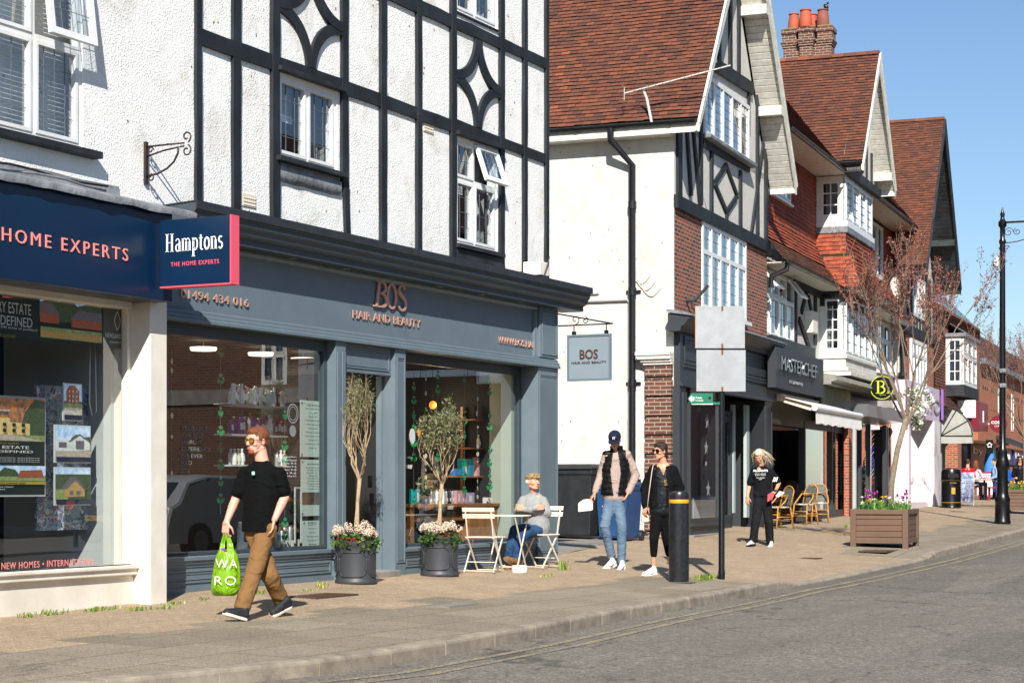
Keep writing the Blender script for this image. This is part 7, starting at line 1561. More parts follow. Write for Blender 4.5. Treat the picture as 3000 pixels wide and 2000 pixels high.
def cane_chair(loc,rot,label):
 t=thing('cane_chair',label,'chair',(0,0,0),loc=loc,rot=rot,group='cane chairs outside the cafe');m=MB();m.lathe([(0,.44),(.21,.44),(.22,.455),(.21,.475),(0,.48)],n=24,cap=False);m.build('seat',K['weave'],t,smooth=40)
 for sx,sy in((1,1),(1,-1),(-1,1),(-1,-1)):m=MB();m.tube([(.24*sx,.2*sy,0),(.17*sx,.17*sy,.46)],.016,8);m.build('leg',K['cane'],t,smooth=True)
 m=MB();m.tube([(.15,-.19,.46)]+[(.1-.32*math.sin(D(a)),-.2*math.cos(D(a)),.46+.24*min(1,a/40)if a<40 else .70 if a<140 else .46+.24*(180-a)/40)for a in range(20,161,10)]+[(.15,.19,.46)],.016,8)
 m.tube([(-.17,-.17,.46),(-.26,-.17,.75)]+[(-.27-.02*math.sin(D(a)),-.17*math.cos(D(a)),.75+.16*math.sin(D(a)))for a in range(10,171,16)]+[(-.26,.17,.75),(-.17,.17,.46)],.014,8)
 for z in(.2,.3):m.tube([(.2,-.19,z),(.2,.19,z)],.01,6);m.tube([(-.2,-.19,z),(-.2,.19,z)],.01,6)
 m.tube([(.2,-.19,.25),(-.2,-.19,.25)],.01,6);m.tube([(.2,.19,.25),(-.2,.19,.25)],.01,6);m.build('cane_frame',K['cane'],t,smooth=True)
 m=MB();m.poly([(-.262,-.15,.5),(-.262,.15,.5),(-.285,.16,.78),(-.29,.08,.88),(-.29,-.08,.88),(-.285,-.16,.78)]);m.build('backrest',K['weavedark']if 'weavedark' in K else K.setdefault('weavedark',std('dark_weave','#3c4140',.6,c2='#9a9a8c',vs=50,detail=1)),t);return t
def cafe_table(loc,label):
 t=thing('cafe_table',label,'table',(0,0,0),loc=loc,rot=PHI,group='dark tables outside the cafe');m=MB();m.box(-.32,.32,-.32,.32,.72,.75);m.build('tabletop',K['blackgloss'],t,bevel=.006);m=MB();m.lathe([(.2,0),(.2,.015),(.03,.04),(.028,.72)],n=16);m.build('pedestal',K['gutter'],t,smooth=40)
for px,py,r_,lb in((2282,1548,150,'cane chair beside the grey haired woman, nearest the dark shopfront'),(2358,1536,165,'middle cane chair of the three outside the cafe window'),(2402,1530,200,'cane chair farthest right outside the cafe window'),(2278,1522,-15,'cane chair with dark oval back behind the grey haired woman'),(2335,1515,-10,'cane chair with dark oval back against the cafe window')):
 cane_chair(gp(px,py),D(r_-90+6 if False else r_),lb)
cafe_table(gp(2318,1532),'square dark cafe table behind the cane chairs, nearer the grey haired woman');cafe_table(gp(2385,1524),'square dark cafe table at the right end of the cane chairs')
mred=flat('maroon_stool','#8a2438',.4)
def stool(px,py,label):
 p=gp(px,py);t=thing('maroon_stool',label,'stool',(0,0,0),loc=p,rot=.1,group='maroon stools outside the coffee shop');m=MB();m.box(-.2,.2,-.2,.2,.44,.49);m.build('seat',mred,t)
 for sx in(-1,1):
  for sy in(-1,1):m=MB();m.box(.17*sx-.02,.17*sx+.02,.17*sy-.02,.17*sy+.02,0,.44);m.build('leg',mred,t)
stool(2857,1462,'maroon stool under the long haired person at the coffee table');stool(2912,1464,'maroon stool under the person in the pale blue hoodie');stool(2838,1466,'maroon stool under the person in the red football shirt')
p=gp(2884,1464);t=thing('coffee_table','small round table between the people outside the coffee shop','table',(0,0,0),loc=p);m=MB();m.lathe([(0,.73),(.35,.73),(.35,.76),(0,.76)],n=20,cap=False);m.build('tabletop',K['wood'],t);m=MB();m.lathe([(.22,0),(.05,.05),(.04,.73)],n=12);m.build('pedestal',K['gutter'],t)
p=gp(2896,1458);t=thing('pavement_barrier','white and maroon printed cafe barrier panel behind the small table','barrier',(0,0,0),loc=p,rot=ag_);m=MB();m.box(-.45,.45,0,.03,.12,.95);m.build('panel',flat('pink_white_banner','#e3c9d4',.6),t);m=MB();text(m,"COSTA",Matrix.Translation((-.4,-.005,.78)),w=.8,h=.13,depth=.003);m.box(-.45,.45,-.002,-.001,.95,1.02);m.build('lettering',mred,t)
p=gp(2900,1448);t=thing('closed_parasol','closed blue parasol standing above the coffee shop tables','parasol',(0,0,0),loc=p);m=MB();m.lathe([(.03,0),(.03,2.6)],n=8);m.build('pole',K['gutter'],t);m=MB();m.lathe([(.2,.95),(.3,1.0),(.22,1.6),(.12,2.3),(.03,2.6)],n=14);m.build('canopy',std('blue_canvas','#3f7fc4',.8,c2='#2f66a8',vs=6),t,smooth=40)
p=gp(2899,1455);t=thing('hanging_banner','black hanging sign with a white star outline above the blue parasol','sign',(0,0,0),loc=p,rot=ag_);z=p.z;Zb=p.x*math.cos(A1)+p.y*math.sin(A1);kk=Zb/5500
m=MB();m.box(-11*kk,11*kk,0,.04,H0-z+97*kk,H0-z+137*kk);m.build('panel',K['blackgloss'],t);m=MB();m.mx=Matrix.Translation((0,-.003,H0-z+122*kk));ribbon(m,[(.11*(1 if i%2==0 else .55)*math.cos(D(90+36*i)),.11*(1 if i%2==0 else .55)*math.sin(D(90+36*i)))for i in range(11)],.025,.004);m.build('star_outline',K['whitepaint'],t)
# ========= far side of the street (seen only in glass)
op=thing('opposite_brick_building','red brick gable end across the street with a pale stone band and white windows','building',(40,-8,.1),'A')
PYX=lambda px,py:(lambda u:(lambda Z:(24.24-Z*(math.sin(A1)-u*math.cos(A1)),H0+(1425-py)/5500*Z))(40/(math.cos(A1)+u*math.sin(A1))))((px-1500)/5500)
hwx=[]
for px in(790,640,490):
 y0,z1_=PYX(px+38,985);y1,z0_=PYX(px-38,1128);hwx.append((min(y0,y1),max(y0,y1),z0_,z1_))
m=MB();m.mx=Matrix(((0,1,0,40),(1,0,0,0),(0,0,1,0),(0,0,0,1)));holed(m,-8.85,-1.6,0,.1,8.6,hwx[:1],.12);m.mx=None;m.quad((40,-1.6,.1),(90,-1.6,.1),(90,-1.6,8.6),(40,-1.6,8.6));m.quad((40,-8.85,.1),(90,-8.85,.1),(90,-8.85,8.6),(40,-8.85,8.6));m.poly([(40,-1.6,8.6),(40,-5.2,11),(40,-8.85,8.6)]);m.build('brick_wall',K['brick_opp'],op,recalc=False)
m=MB();za_,zb_=PYX(700,1183)[1],PYX(700,1140)[1];m.box(39.93,40,-8.85,-1.6,za_,zb_);m.build('stone_band',K['concrete'],op)
m=MB();m.prism([(39.8,-1.3,8.5),(39.8,-5.2,11.1),(39.8,-9.1,8.5)],(50,0,0));m.build('roof',K['tile'],op)
w_=hwx[0];window(op,side(40.0,w_[1],w_[2]),w_[1]-w_[0],w_[3]-w_[2],mull=(.5,),trans=(.62,),lead=(2,4),fr=.08,gl='farglass',came=.02)
m=MB();m.box(46,60,-60,-8.95,.1,9.5);tag(m.build('dark_reflection_block',MT('dark_reflection_fill').fin(lin('#10151e'),1.0,0,Specular_IOR_Level=0.0),None,org=(0,0,0)),'unseen dark block added across the street to darken the agent window reflection','building')  # dark mass added out of view to keep the agent glass reflection dark
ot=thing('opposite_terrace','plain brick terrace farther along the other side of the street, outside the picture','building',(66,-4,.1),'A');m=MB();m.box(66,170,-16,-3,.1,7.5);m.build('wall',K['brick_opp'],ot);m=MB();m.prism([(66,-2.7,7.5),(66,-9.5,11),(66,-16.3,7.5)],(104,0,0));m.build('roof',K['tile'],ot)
dp=thing('direction_post','street fingerpost with dark arms behind the camera, mirrored in the salon window','signpost',(30,-2.2,.1),'A');m=MB();m.tube([(30,-2.2,.1),(30,-2.2,3.6)],.05,10);m.build('post',K['gutter'],dp)
for k in range(3):m=MB();m.prism([(30.02,-2.2-(.0 if k%2 else .1),2.5+.35*k),(30.02,-3.1,2.5+.35*k),(30.02,-3.25,2.63+.35*k),(30.02,-3.1,2.76+.35*k),(30.02,-2.1,2.76+.35*k)],(.03,0,0));m.build('finger_arm',K['blackgloss'],dp)
m=MB();m.box(-30,14,-24,-14,.1,6.2);t=m.build('opposite_block',K['darker'],None,org=(0,0,0));tag(t,'dark low block behind the camera on the other side of the street','building')
def car(loc,rot,mat,label,plate=None):
 t=thing('parked_car',label,'car',(0,0,0),loc=loc,rot=rot);L=4.4
 prof=[(-2.2,.35),(-2.22,.62),(-2.1,.95),(-1.9,1.02),(-1.45,1.38),(-.9,1.5),(.1,1.48),(.75,1.3),(1.25,1.02),(1.95,.88),(2.18,.68),(2.2,.35)]
 m=MB();n=len(prof);rows=[]
 for y,e in((-.9,.0),(-.86,.06),(-.72,.0),(.72,.0),(.86,.06),(.9,.0)):
  k=.9 if abs(y)>.8 else 1;rows.append(m.pts([(x*(.985 if abs(y)>.88 else 1),y if z<1.03 else y*.8,(z if z<1.03 else z*1.0)if abs(y)<.8 else z-(.05 if abs(y)>.88 else .02))for x,z in prof]))
 for a,b in zip(rows,rows[1:]):
  for i in range(n-1):m.face((a+i,a+i+1,b+i+1,b+i))
 m.face([rows[0]+i for i in range(n)]);m.face([rows[-1]+i for i in reversed(range(n))]);m.build('body',mat,t,smooth=35)
 m=MB();m.poly([(-1.75,-.752,1.05),(-1.4,-.735,1.34),(-.9,-.727,1.43),(.05,-.727,1.42),(.65,-.74,1.26),(1.1,-.76,1.05)]);m.poly([(-1.75,.752,1.05),(-1.4,.735,1.34),(-.9,.727,1.43),(.05,.727,1.42),(.65,.74,1.26),(1.1,.76,1.05)])
 m.quad((-1.86,-.6,1.06),(-1.86,.6,1.06),(-1.48,.52,1.37),(-1.48,-.52,1.37));m.quad((1.22,-.62,1.07),(1.22,.62,1.07),(.8,.55,1.3),(.8,-.55,1.3));m.build('window',K['farglass'],t)
 for sx in(-1.35,1.35):
  for sy in(-1,1):
   m=MB();m.prism([(sx+.33*math.cos(D(15*i)),.7*sy,.33+.33*math.sin(D(15*i)))for i in range(24)],(0,.22*sy,0));w_=m.build('wheel',K['gutter'],t);m=MB();m.prism([(sx+.2*math.cos(D(30*i)),.921*sy,.33+.2*math.sin(D(30*i)))for i in range(12)],(0,.01*sy,0));m.build('rim',K['lead'],w_)
 for sy in(-1,1):
  m=MB();m.box(2.1,2.2,.5*sy-.18,.5*sy+.18,.65,.8);m.build('headlight',K['frameclear'],t);m=MB();m.box(-2.22,-2.12,.68*sy-.12,.68*sy+.12,.75,.92);m.build('tail_light',K['berry'],t)
 if plate:
  m=MB();m.box(-2.24,-2.22,-.26,.26,.5,.61);f=m.build('number_plate',flat('yellow_plate','#d8a92a',.5),t);m=MB();text(m,plate,Matrix.Translation((-2.243,.22,.52))@Matrix.Rotation(D(-90),4,'Z'),w=.44,h=.07,depth=.002);m.build('lettering',K['darker'],f)
 return t
car((28.2,3.2,0.07),D(3),MT('silver_car_paint').fin(lin('#d0d2d4'),.25,.3),'silver car in the road just right of the view, mirrored in the salon window')
car((34,-3.2,.12),D(0),K['blackgloss'],'black car parked across the street with a yellow rear plate','LN21 UPN')
# ========= people
def skin_mat(name,c,c2):
 m=MT(name);col=m.mix(m.ramp(m.noise(14,4,.6),[(.35,0.0),(.7,.6)]),lin(c),lin(c2));return m.fin(col,.5,0,m.bump(m.noise(120,3),.15,.002),Subsurface_Weight=.08)
K['skin_pale']=skin_mat('fair_skin','#dba890','#cf8f78');K['skin_tan']=skin_mat('tan_skin','#cf9a7c','#bb8467');K['skin_old']=skin_mat('ruddy_skin','#d39c82','#c08068')
def cloth(name,c,c2=None,rough=.9,amt=.45,vs=4,crease=.75):
 m=MT(name);a=lin(c);b=lin(c2)if c2 else a;col=m.mix(m.math('MULTIPLY',m.ramp(m.noise(vs,5,.65),[(.35,0.0),(.7,1.0)]),amt),a,b)
 n1=m.n('TexNoise',{'Vector':m.mapping((6,6,9),rot=(.3,.5,0)),'Scale':1.0,'Detail':3.0,'Roughness':.5,'Distortion':1.2},noise_type='RIDGED_MULTIFRACTAL').outputs[0]
 nr=m.bump(n1,crease,.03);nr=m.bump(m.noise(170,3),.3,.002,nr);return m.fin(col,rough,0,nr,Specular_IOR_Level=.15)
def remesh(mb,vox,sm=4,disp=0,dsc=9,cuts=(),name='m',seed=0,stretch=(1,1,1),keep=None):
 me=mb.mesh(name);o=bpy.data.objects.new(name,me);COL.objects.link(o)
 r=o.modifiers.new("r",'REMESH');r.mode='VOXEL';r.voxel_size=vox
 if sm:s_=o.modifiers.new("s",'SMOOTH');s_.iterations=sm;s_.factor=.5
 dg=bpy.context.evaluated_depsgraph_get();out=bpy.data.meshes.new_from_object(o.evaluated_get(dg));bpy.data.objects.remove(o);bpy.data.meshes.remove(me)
 if disp:
  no=[v.normal.copy()for v in out.vertices]
  for v,n in zip(out.vertices,no):
   p=v.co;q_=Vector((p.x*dsc*stretch[0],p.y*dsc*stretch[1],p.z*dsc*stretch[2]+seed));a=noise.noise(q_)+.5*noise.noise(q_*2.3);v.co=p+n*disp*a*1.2
 if cuts:
  import bmesh
  b=bmesh.new();b.from_mesh(out)
  for co,no_ in cuts:bmesh.ops.bisect_plane(b,geom=b.verts[:]+b.edges[:]+b.faces[:],plane_co=co,plane_no=no_,clear_outer=True)
  b.to_mesh(out);b.free()
 out.polygons.foreach_set("use_smooth",[True]*len(out.polygons));out.name=name
 return out
def addmesh(name,me,mat,par,solid=0):
 me.materials.clear();me.materials.append(mat);o=bpy.data.objects.new(name,me);COL.objects.link(o);o.parent=par.o
 if solid:md=o.modifiers.new("solid",'SOLIDIFY');md.thickness=solid;md.offset=-1
 return T(o,(0,0,0))
FW=Vector((math.cos(A1),math.sin(A1),0));RT=Vector((math.sin(A1),-math.cos(A1),0));UP=Vector((0,0,1))
class Pose:
 """joints read off the photograph: pixel plus depth offset, in metres, from the figure's own distance"""
 def __init__(s,foot):s.base=foot;s.Z=foot.dot(FW)
 def __call__(s,px,py,dz=0.0):
  Z=s.Z+dz;return FW*Z+RT*((px-1500)/5500*Z)+UP*(H0+(1425-py)/5500*Z)-s.base
def cdir(r,f,u=0):return(RT*r+FW*f+UP*u).normalized()
def frame_m(c,fwd,up=UP):
 f=fwd.normalized();l=up.cross(f).normalized();u=f.cross(l)
 return Matrix(((f.x,l.x,u.x,c.x),(f.y,l.y,u.y,c.y),(f.z,l.z,u.z,c.z),(0,0,0,1)))
def hand(m,w,d,pn,curl=.4,s=1.0,thumb=1):
 """palm and five fingers; w wrist, d direction of the fingers, pn palm normal (fingers curl towards it)"""
 d=d.normalized();pn=(pn-d*pn.dot(d)).normalized();x=d.cross(pn)*thumb
 for k in range(4):m.cap(w+x*(.024-.016*k)*s,w+d*.085*s+x*(.030-.020*k)*s,.015*s,.0125*s,8)
 for k,L in enumerate((.072,.080,.074,.058)):
  p=w+d*.088*s+x*(.030-.020*k)*s;c=curl*(1+.12*k);a=0;seg=(.45,.32,.23)
  for j in range(3):a+=c*(.7 if j==0 else 1.0);dd=d*math.cos(a)+pn*math.sin(a);e=p+dd*L*seg[j]*s;m.cap(p,e,(.0092-.0008*j)*s,(.0086-.0009*j)*s,7);p=e
 p=w+d*.02*s+x*.03*s;a=p+(d*.6+x*.75+pn*.3).normalized()*.038*s;b=a+(d*.9+x*.25+pn*.4).normalized()*.032*s;c_=b+(d*.9+pn*.5).normalized()*.024*s
 m.cap(p,a,.014*s,.011*s,8);m.cap(a,b,.011*s,.0095*s,8);m.cap(b,c_,.0095*s,.008*s,8)
def head(m,M,s=1.0,jaw=1.0,nose=1.0):
 P=lambda x,y,z:M@Vector((x*s,y*s,z*s));R3=M.to_3x3()
 m.ball(P(-.012,0,.035),[.098*s,.076*s,.088*s],20,14,R3);m.ball(P(.02,0,.0),[.07*s,.066*s,.085*s],18,12,R3)
 m.ball(P(.035,0,-.05),[.05*s,.05*s*jaw,.055*s],16,10,R3);m.ball(P(.062,0,-.085),[.024*s,.026*s*jaw,.022*s],12,8,R3)
 m.cap(P(-.02,.05*jaw,-.05),P(.05,.028,-.085),.02*s,.016*s);m.cap(P(-.02,-.05*jaw,-.05),P(.05,-.028,-.085),.02*s,.016*s)
 m.cap(P(.083,0,.018),P(.108*1.0,0,-.02),.009*s,.0125*s*nose);m.ball(P(.098,.011,-.024),.009*s,8,6);m.ball(P(.098,-.011,-.024),.009*s,8,6)
 m.cap(P(.078,-.035,.032),P(.078,.035,.032),.012*s,.012*s);m.ball(P(.055,.042,-.02),[.026*s,.02*s,.022*s],10,8,R3);m.ball(P(.055,-.042,-.02),[.026*s,.02*s,.022*s],10,8,R3)
 m.cap(P(.088,-.017,-.052),P(.088,.017,-.052),.0075*s,.0075*s);m.cap(P(.087,-.015,-.062),P(.087,.015,-.062),.0085*s,.0085*s)
 for sy in(-1,1):m.ball(P(-.008,.077*sy,-.005),[.018*s,.009*s,.03*s],10,8,R3)
def face_bits(t,M,s=1.0,lip='#b5625a',brow='#5a4030',eyes=True,closed=False):
 P=lambda x,y,z:M@Vector((x*s,y*s,z*s));R3=M.to_3x3()
 if eyes:
  m=MB()
  for sy in(-1,1):m.ball(P(.073,.031*sy,.008),[.012*s,.014*s,.008*s],10,8,R3)
  m.build('eyes',K['eyewhite']if 'eyewhite' in K else K.setdefault('eyewhite',flat('eye_white','#d9d4cc',.2)),t,smooth=True)
  m=MB()
  for sy in(-1,1):m.ball(P(.083,.031*sy,.007),[.003*s,.006*s,.006*s],8,6,R3)
  m.build('irises',K['darker'],t,smooth=True)
 m=MB();m.cap(P(.0905,-.016,-.0525),P(.0905,.016,-.0525),.0065*s,.0065*s,8);m.cap(P(.0895,-.014,-.062),P(.0895,.014,-.062),.007*s,.007*s,8);m.build('lips',flat('lips_'+lip[1:],lip,.45),t,smooth=True)
 m=MB()
 for sy in(-1,1):m.cap(P(.086,.014*sy,.031),P(.076,.048*sy,.033),.0055*s,.003*s,6)
 m.build('eyebrows',flat('brow_'+brow[1:],brow,.9),t,smooth=True)
def glasses(t,M,s=1.0,lens='#1a1510',frame='blackgloss',w=.026,h=.02):
 P=lambda x,y,z:M@Vector((x*s,y*s,z*s));R3=M.to_3x3();m=MB();g=MB()
 for sy in(-1,1):
  Q=[P(.101-.012*abs(math.cos(a))*(math.cos(a)*sy>0)-(0.004),.036*sy+w*1.08*math.cos(a),.008+h*1.1*math.sin(a))for a in[2*math.pi*i/16 for i in range(16)]];m.tube(Q+[Q[0]],.0028*s,5)
  g.poly([P(.0965-.012*abs(math.cos(a))*(math.cos(a)*sy>0),.036*sy+w*math.cos(a),.008+h*math.sin(a))for a in[2*math.pi*i/16 for i in range(16)]])
  m.tube([P(.09,.062*sy,.014),P(.04,.08*sy,.012),P(-.01,.084*sy,.008)],.0035*s,6)
 m.tube([P(.1,-.012,.014),P(.1,.012,.014)],.003*s,6);f=m.build('sunglasses',K[frame],t,smooth=True)
 g.build('lens',MT('lens_'+lens[1:]).fin(lin(lens),.06,.3,Specular_IOR_Level=1.0),f)
def shoe(t,heel,toe,up,upper,sole,s=1.0,w=.045):
 d=(toe-heel);L=d.length;d=d/L;x=d.cross(up).normalized();u=x.cross(d).normalized();P=lambda a,b,c:heel+d*a*L+x*b*w+u*c
 out=[(0,.0),(.02,.55),(.12,.8),(.3,.78),(.5,.8),(.68,1.02),(.85,.98),(.95,.75),(1.0,.3)];ring=[(a,b)for a,b in out]+[(a,-b)for a,b in reversed(out[1:-1])]
 m=MB();m.prism([P(a,b*1.05,0)for a,b in ring],u*.028*s);S=m.build('shoe_sole',sole,t,bevel=.006,smooth=40)
 m=MB();m.cap(P(.12,0,.06),P(.16,0,.1*s),w*.78,w*.72,12);m.cap(P(.12,0,.05),P(.62,0,.048),w*.82,w*.82,12);m.cap(P(.5,.0,.048),P(.83,0,.03),w*.95,w*.92,12);m.cap(P(.2,0,.09),P(.55,0,.065),w*.7,w*.6,12)
 me=remesh(m,.006,3,cuts=[(P(.5,0,.02),-u)]);return addmesh('shoe',me,upper,t)
def person(foot,label,joints,skin='skin_pale',vox=.0055,hs=1.0,fem=False,heads=None,hands=(),torso=None,sit=False,group=None):
 t=thing('person',label,'person',(0,0,0),loc=foot,group=group);J=joints;m=MB()
 Mh=frame_m(J['head'],*heads)
 head(m,Mh,hs,.9 if fem else 1.0);nk=J['neck'];k=.85 if fem else 1
 m.cap(nk-UP*.02,J['head']+(J['head']-nk)*.05-heads[0].normalized()*.015,.066*k,.057*k,14)
 shc=(J['sL']+J['sR'])/2;m.cap(nk-UP*.04,J['sL'],.045*k,.04*k);m.cap(nk-UP*.04,J['sR'],.045*k,.04*k);m.cap(shc-UP*.08,J['pel'],.075*k,.075*k,16)
 for a in 'LR':
  m.cap(J['s'+a],J['e'+a],.046*k,.043*k,12);m.cap(J['e'+a],J['e'+a].lerp(J['w'+a],.35),.043*k,.043*k,12);m.cap(J['e'+a].lerp(J['w'+a],.35),J['w'+a],.043*k,.027*k,12)
  m.cap(J['h'+a],J['k'+a],.06*k,.045*k,12);m.cap(J['k'+a],J['a'+a],.052*k,.034*k,12)
 l_=(J['sL']-J['sR']).normalized();m.ball(nk-UP*.1,[.07,.11,.1],14,10,Matrix(((l_.y,l_.x,0),(-l_.x,l_.y,0),(0,0,1))))
 for w,d,pn,curl,sc,th in hands:hand(m,w,d,pn,curl,sc,th)
 me=remesh(m,vox,2,name='person_body');b=addmesh('body',me,K[skin],t);return t,Mh
def top(t,J,name,mat,parts,vox=.012,disp=.005,dsc=9,cuts=(),seed=0,solid=0,stretch=(1,1,.6)):
 m=MB()
 for p in parts:
  if p[0]=='c':m.cap(*p[1:])
  else:m.ball(p[1],p[2],18,12,p[3]if len(p)>3 else None)
 return addmesh(name,remesh(m,vox,9,disp,dsc,cuts,name,seed,stretch),mat,t,solid)
def legs(J,r0=.1,r1=.08,r2=.07,hipw=.13,low=.0):
 L=[('c',J['pel']+UP*.04+(J['hL']-J['hR']).normalized()*.05,J['pel']+UP*.04-(J['hL']-J['hR']).normalized()*.05,hipw,hipw,16)]
 for a in 'LR':L+=[('c',J['pel']*.3+J['h'+a]*.7,J['k'+a],r0,r1,14),('c',J['k'+a],J['a'+a]+(J['k'+a]-J['a'+a]).normalized()*low,r1,r2,14)]
 return L
def torso_parts(J,wch,dch,wbe,dbe,hem=None,sh=.062,nd=.03):
 l=(J['sL']-J['sR']);l.z=0;l.normalize();R3=Matrix(((l.y,l.x,0),(-l.x,l.y,0),(0,0,1)))
 c=(J['sL']+J['sR'])/2;pel=J['pel'];v=pel-c;out=[]
 KN=((.16,wch*.9,dch*.88),(.35,wch,dch),(.55,(wch+wbe)/2*.98,(dch+dbe)/2),(.75,wbe,dbe),(.97,wbe*1.02,dbe))
 for i in range(17):
  f=.16+.81*i/16;out.append(('b',c+v*f,[lerp_pts([(a,e)for a,_,e in KN],f),lerp_pts([(a,b)for a,b,_ in KN],f),.15],R3))
 out+=[('c',c+(J['sL']-c)*.2,J['sL'],sh*1.15,sh,12),('c',c+(J['sR']-c)*.2,J['sR'],sh*1.15,sh,12),('c',J['neck']-UP*nd,c-UP*.05,.064,.12,14),('c',J['neck']-UP*(nd+.005),J['sL']-UP*.01,.056,.056,12),('c',J['neck']-UP*(nd+.005),J['sR']-UP*.01,.056,.056,12)]
 if hem:out.append(('b',pel+v.normalized()*hem,[dbe*1.0,wbe*1.03,.1],R3))
 return out,R3
ft=gp(757,1808);J_=Pose(ft);zL=gp(700,1818).dot(FW)-ft.dot(FW);zR=gp(806,1806).dot(FW)-ft.dot(FW)
J=dict(head=J_(753,1293,0),neck=J_(768,1345,.02),sR=J_(718,1384,.07),sL=J_(818,1389,-.07),eR=J_(690,1462,.06),wR=J_(663,1530,-.04),eL=J_(834,1456,-.06),wL=J_(804,1522,-.15),pel=J_(762,1552,0),hR=J_(740,1568,.05),hL=J_(783,1568,-.05),kR=J_(792,1688,-.02),aR=J_(828,1766,zR+.14),kL=J_(747,1665,-.2),aL=J_(708,1783,zL+.02))
hf=cdir(-.68,-.73,-.03)
t1,Mh=person(ft,'young man with red hair and sunglasses walking with a green carrier bag',J,'skin_pale',hs=1.05,heads=(hf,UP),hands=[(J['wR'],cdir(-.1,.0,-1),cdir(.5,.8),.75,1.0,1),(J['wL'],cdir(-.15,-.1,-1),cdir(-.8,0),.3,.95,1)])
face_bits(t1,Mh,1.05,lip='#b4736a',brow='#8a4a26');glasses(t1,Mh,1.05,lens='#a8721a')
tp_,R3=torso_parts(J,.185,.128,.178,.142,.08)
for a in 'RL':e=J['s'+a].lerp(J['e'+a],.72);tp_+=[('c',J['s'+a],e,.066,.07,14)]
top(t1,J,'tshirt',cloth('black_tshirt_cotton','#060708','#0b0c0e'),tp_,.011,.005,7,seed=1,cuts=[(J['pel']-UP*.015,Vector((0,0,-1)))])
m=MB();p=J_(742,1385,-.145);m.mx=Matrix.Translation(p)@Matrix.Rotation(A1-D(90)-D(16),4,'Z');m.poly([(-.016,0,.004),(.016,0,.004),(.012,0,-.016),(-.012,0,-.016)]);m.poly([(-.014,0,.014),(.014,0,.014),(.012,0,.006),(-.012,0,.006)]);m.build('badge',flat('mint_emblem','#9fe0cc',.5),t1,solid=.002)
top(t1,J,'trousers',cloth('tan_corduroy','#80603c','#6b4e2f',vs=6),legs(J,.098,.084,.077,.112,.02)+[('c',J['wL']-UP*.075-RT*.02+FW*.03,J['wL']-UP*.14-RT*.04+FW*.04,.048,.045,12)],.011,.006,9,seed=5,stretch=(1,1,1.4),cuts=[(J['aL']*.5+J['aR']*.5-UP*.35,Vector((0,0,-1)))])
def hair_short(t,M,mat,s=1.0,disp=.004,crown=0.0,fringe=.02):
 P=lambda x,y,z:M@Vector((x*s,y*s,z*s));R3=M.to_3x3();m=MB()
 m.ball(P(-.02,0,.05),[.1*s,.084*s,.088*s],18,12,R3);m.ball(P(.03,0,.085),[.062*s,.066*s,.04*s],14,10,R3);m.ball(P(-.06,0,.0),[.052*s,.068*s,.065*s],14,10,R3)
 for sy in(-1,1):m.ball(P(.004,.062*sy,.04),[.03*s,.022*s,.04*s],10,8,R3)
 me=remesh(m,.006,2,min(disp,.005),70,name='hair');return addmesh('hair',me,mat,t)
def hairmat(name,a,b):
 m=MT(name);n=m.noise(30,5,.7,vec=m.mapping((6,6,1.5)));return m.fin(m.mix(n,lin(a),lin(b)),.55,0,m.bump(n,.8,.01))
hair_short(t1,Mh,hairmat('copper_hair','#4f2812','#8a4d26'),1.05)
m=MB();P=lambda x,y,z:Mh@Vector((x,y,z));m.ball(P(.066,0,-.09),[.03,.032,.024],12,8,Mh.to_3x3());m.cap(P(.03,.045,-.06),P(.06,.02,-.088),.014,.014);m.cap(P(.03,-.045,-.06),P(.06,-.02,-.088),.014,.014);addmesh('beard',remesh(m,.005,2,.006,60),hairmat('copper_beard','#7d3614','#b35c2a'),t1)
shb=flat('black_shoe_mesh','#17181b',.7);shw=flat('off_white_sole','#cfc8ba',.6)
shoe(t1,J_(722,1820,zL),J_(652,1800,zL-.13),UP,shb,shw,w=.047);shoe(t1,J_(853,1778,zR+.12),J_(792,1806,zR-.04),(UP+RT*.4).normalized(),shb,shw,w=.047)
m=MB()
for a in 'LR':m.cap(J['a'+a]+UP*.02,J['a'+a]-UP*.05,.036,.034)
m.build('socks',flat('grey_sock','#3d4046',.9),t1,smooth=True)
bgp=J_(663,1552,-.04)+ft;bag=thing('carrier_bag','lime green plastic carrier bag with white letters, hanging from the walking man\'s hand','carrier bag',(0,0,0),loc=bgp)
ppm1=5500/J_.Z
def bagpt(px,py,dz):return J_(px,py,dz)+ft-bgp
m=MB();secs=[];outl=[(1612,641,688),(1625,634,698),(1650,628,703),(1690,620,706),(1715,617,706),(1733,619,702),(1744,625,694)];ns=28
for i,(y,a,b)in enumerate(outl):
 cx,w_=(a+b)/2,(b-a)/2;dpt=(.035,.06,.085,.1,.1,.09,.06)[i]
 secs.append(m.pts([bagpt(cx+w_*math.cos(2*math.pi*j/ns),y+5*math.sin(3*2*math.pi*j/ns+i),-.04+dpt*math.sin(2*math.pi*j/ns)+.018*noise.noise(Vector((math.cos(2*math.pi*j/ns)*2.2,i*.7,math.sin(2*math.pi*j/ns)*2.2)))*2)for j in range(ns)]))
for a,b in zip(secs,secs[1:]):
 for j in range(ns):jj=(j+1)%ns;m.face((a+j,a+jj,b+jj,b+j))
m.face([secs[-1]+j for j in range(ns)])
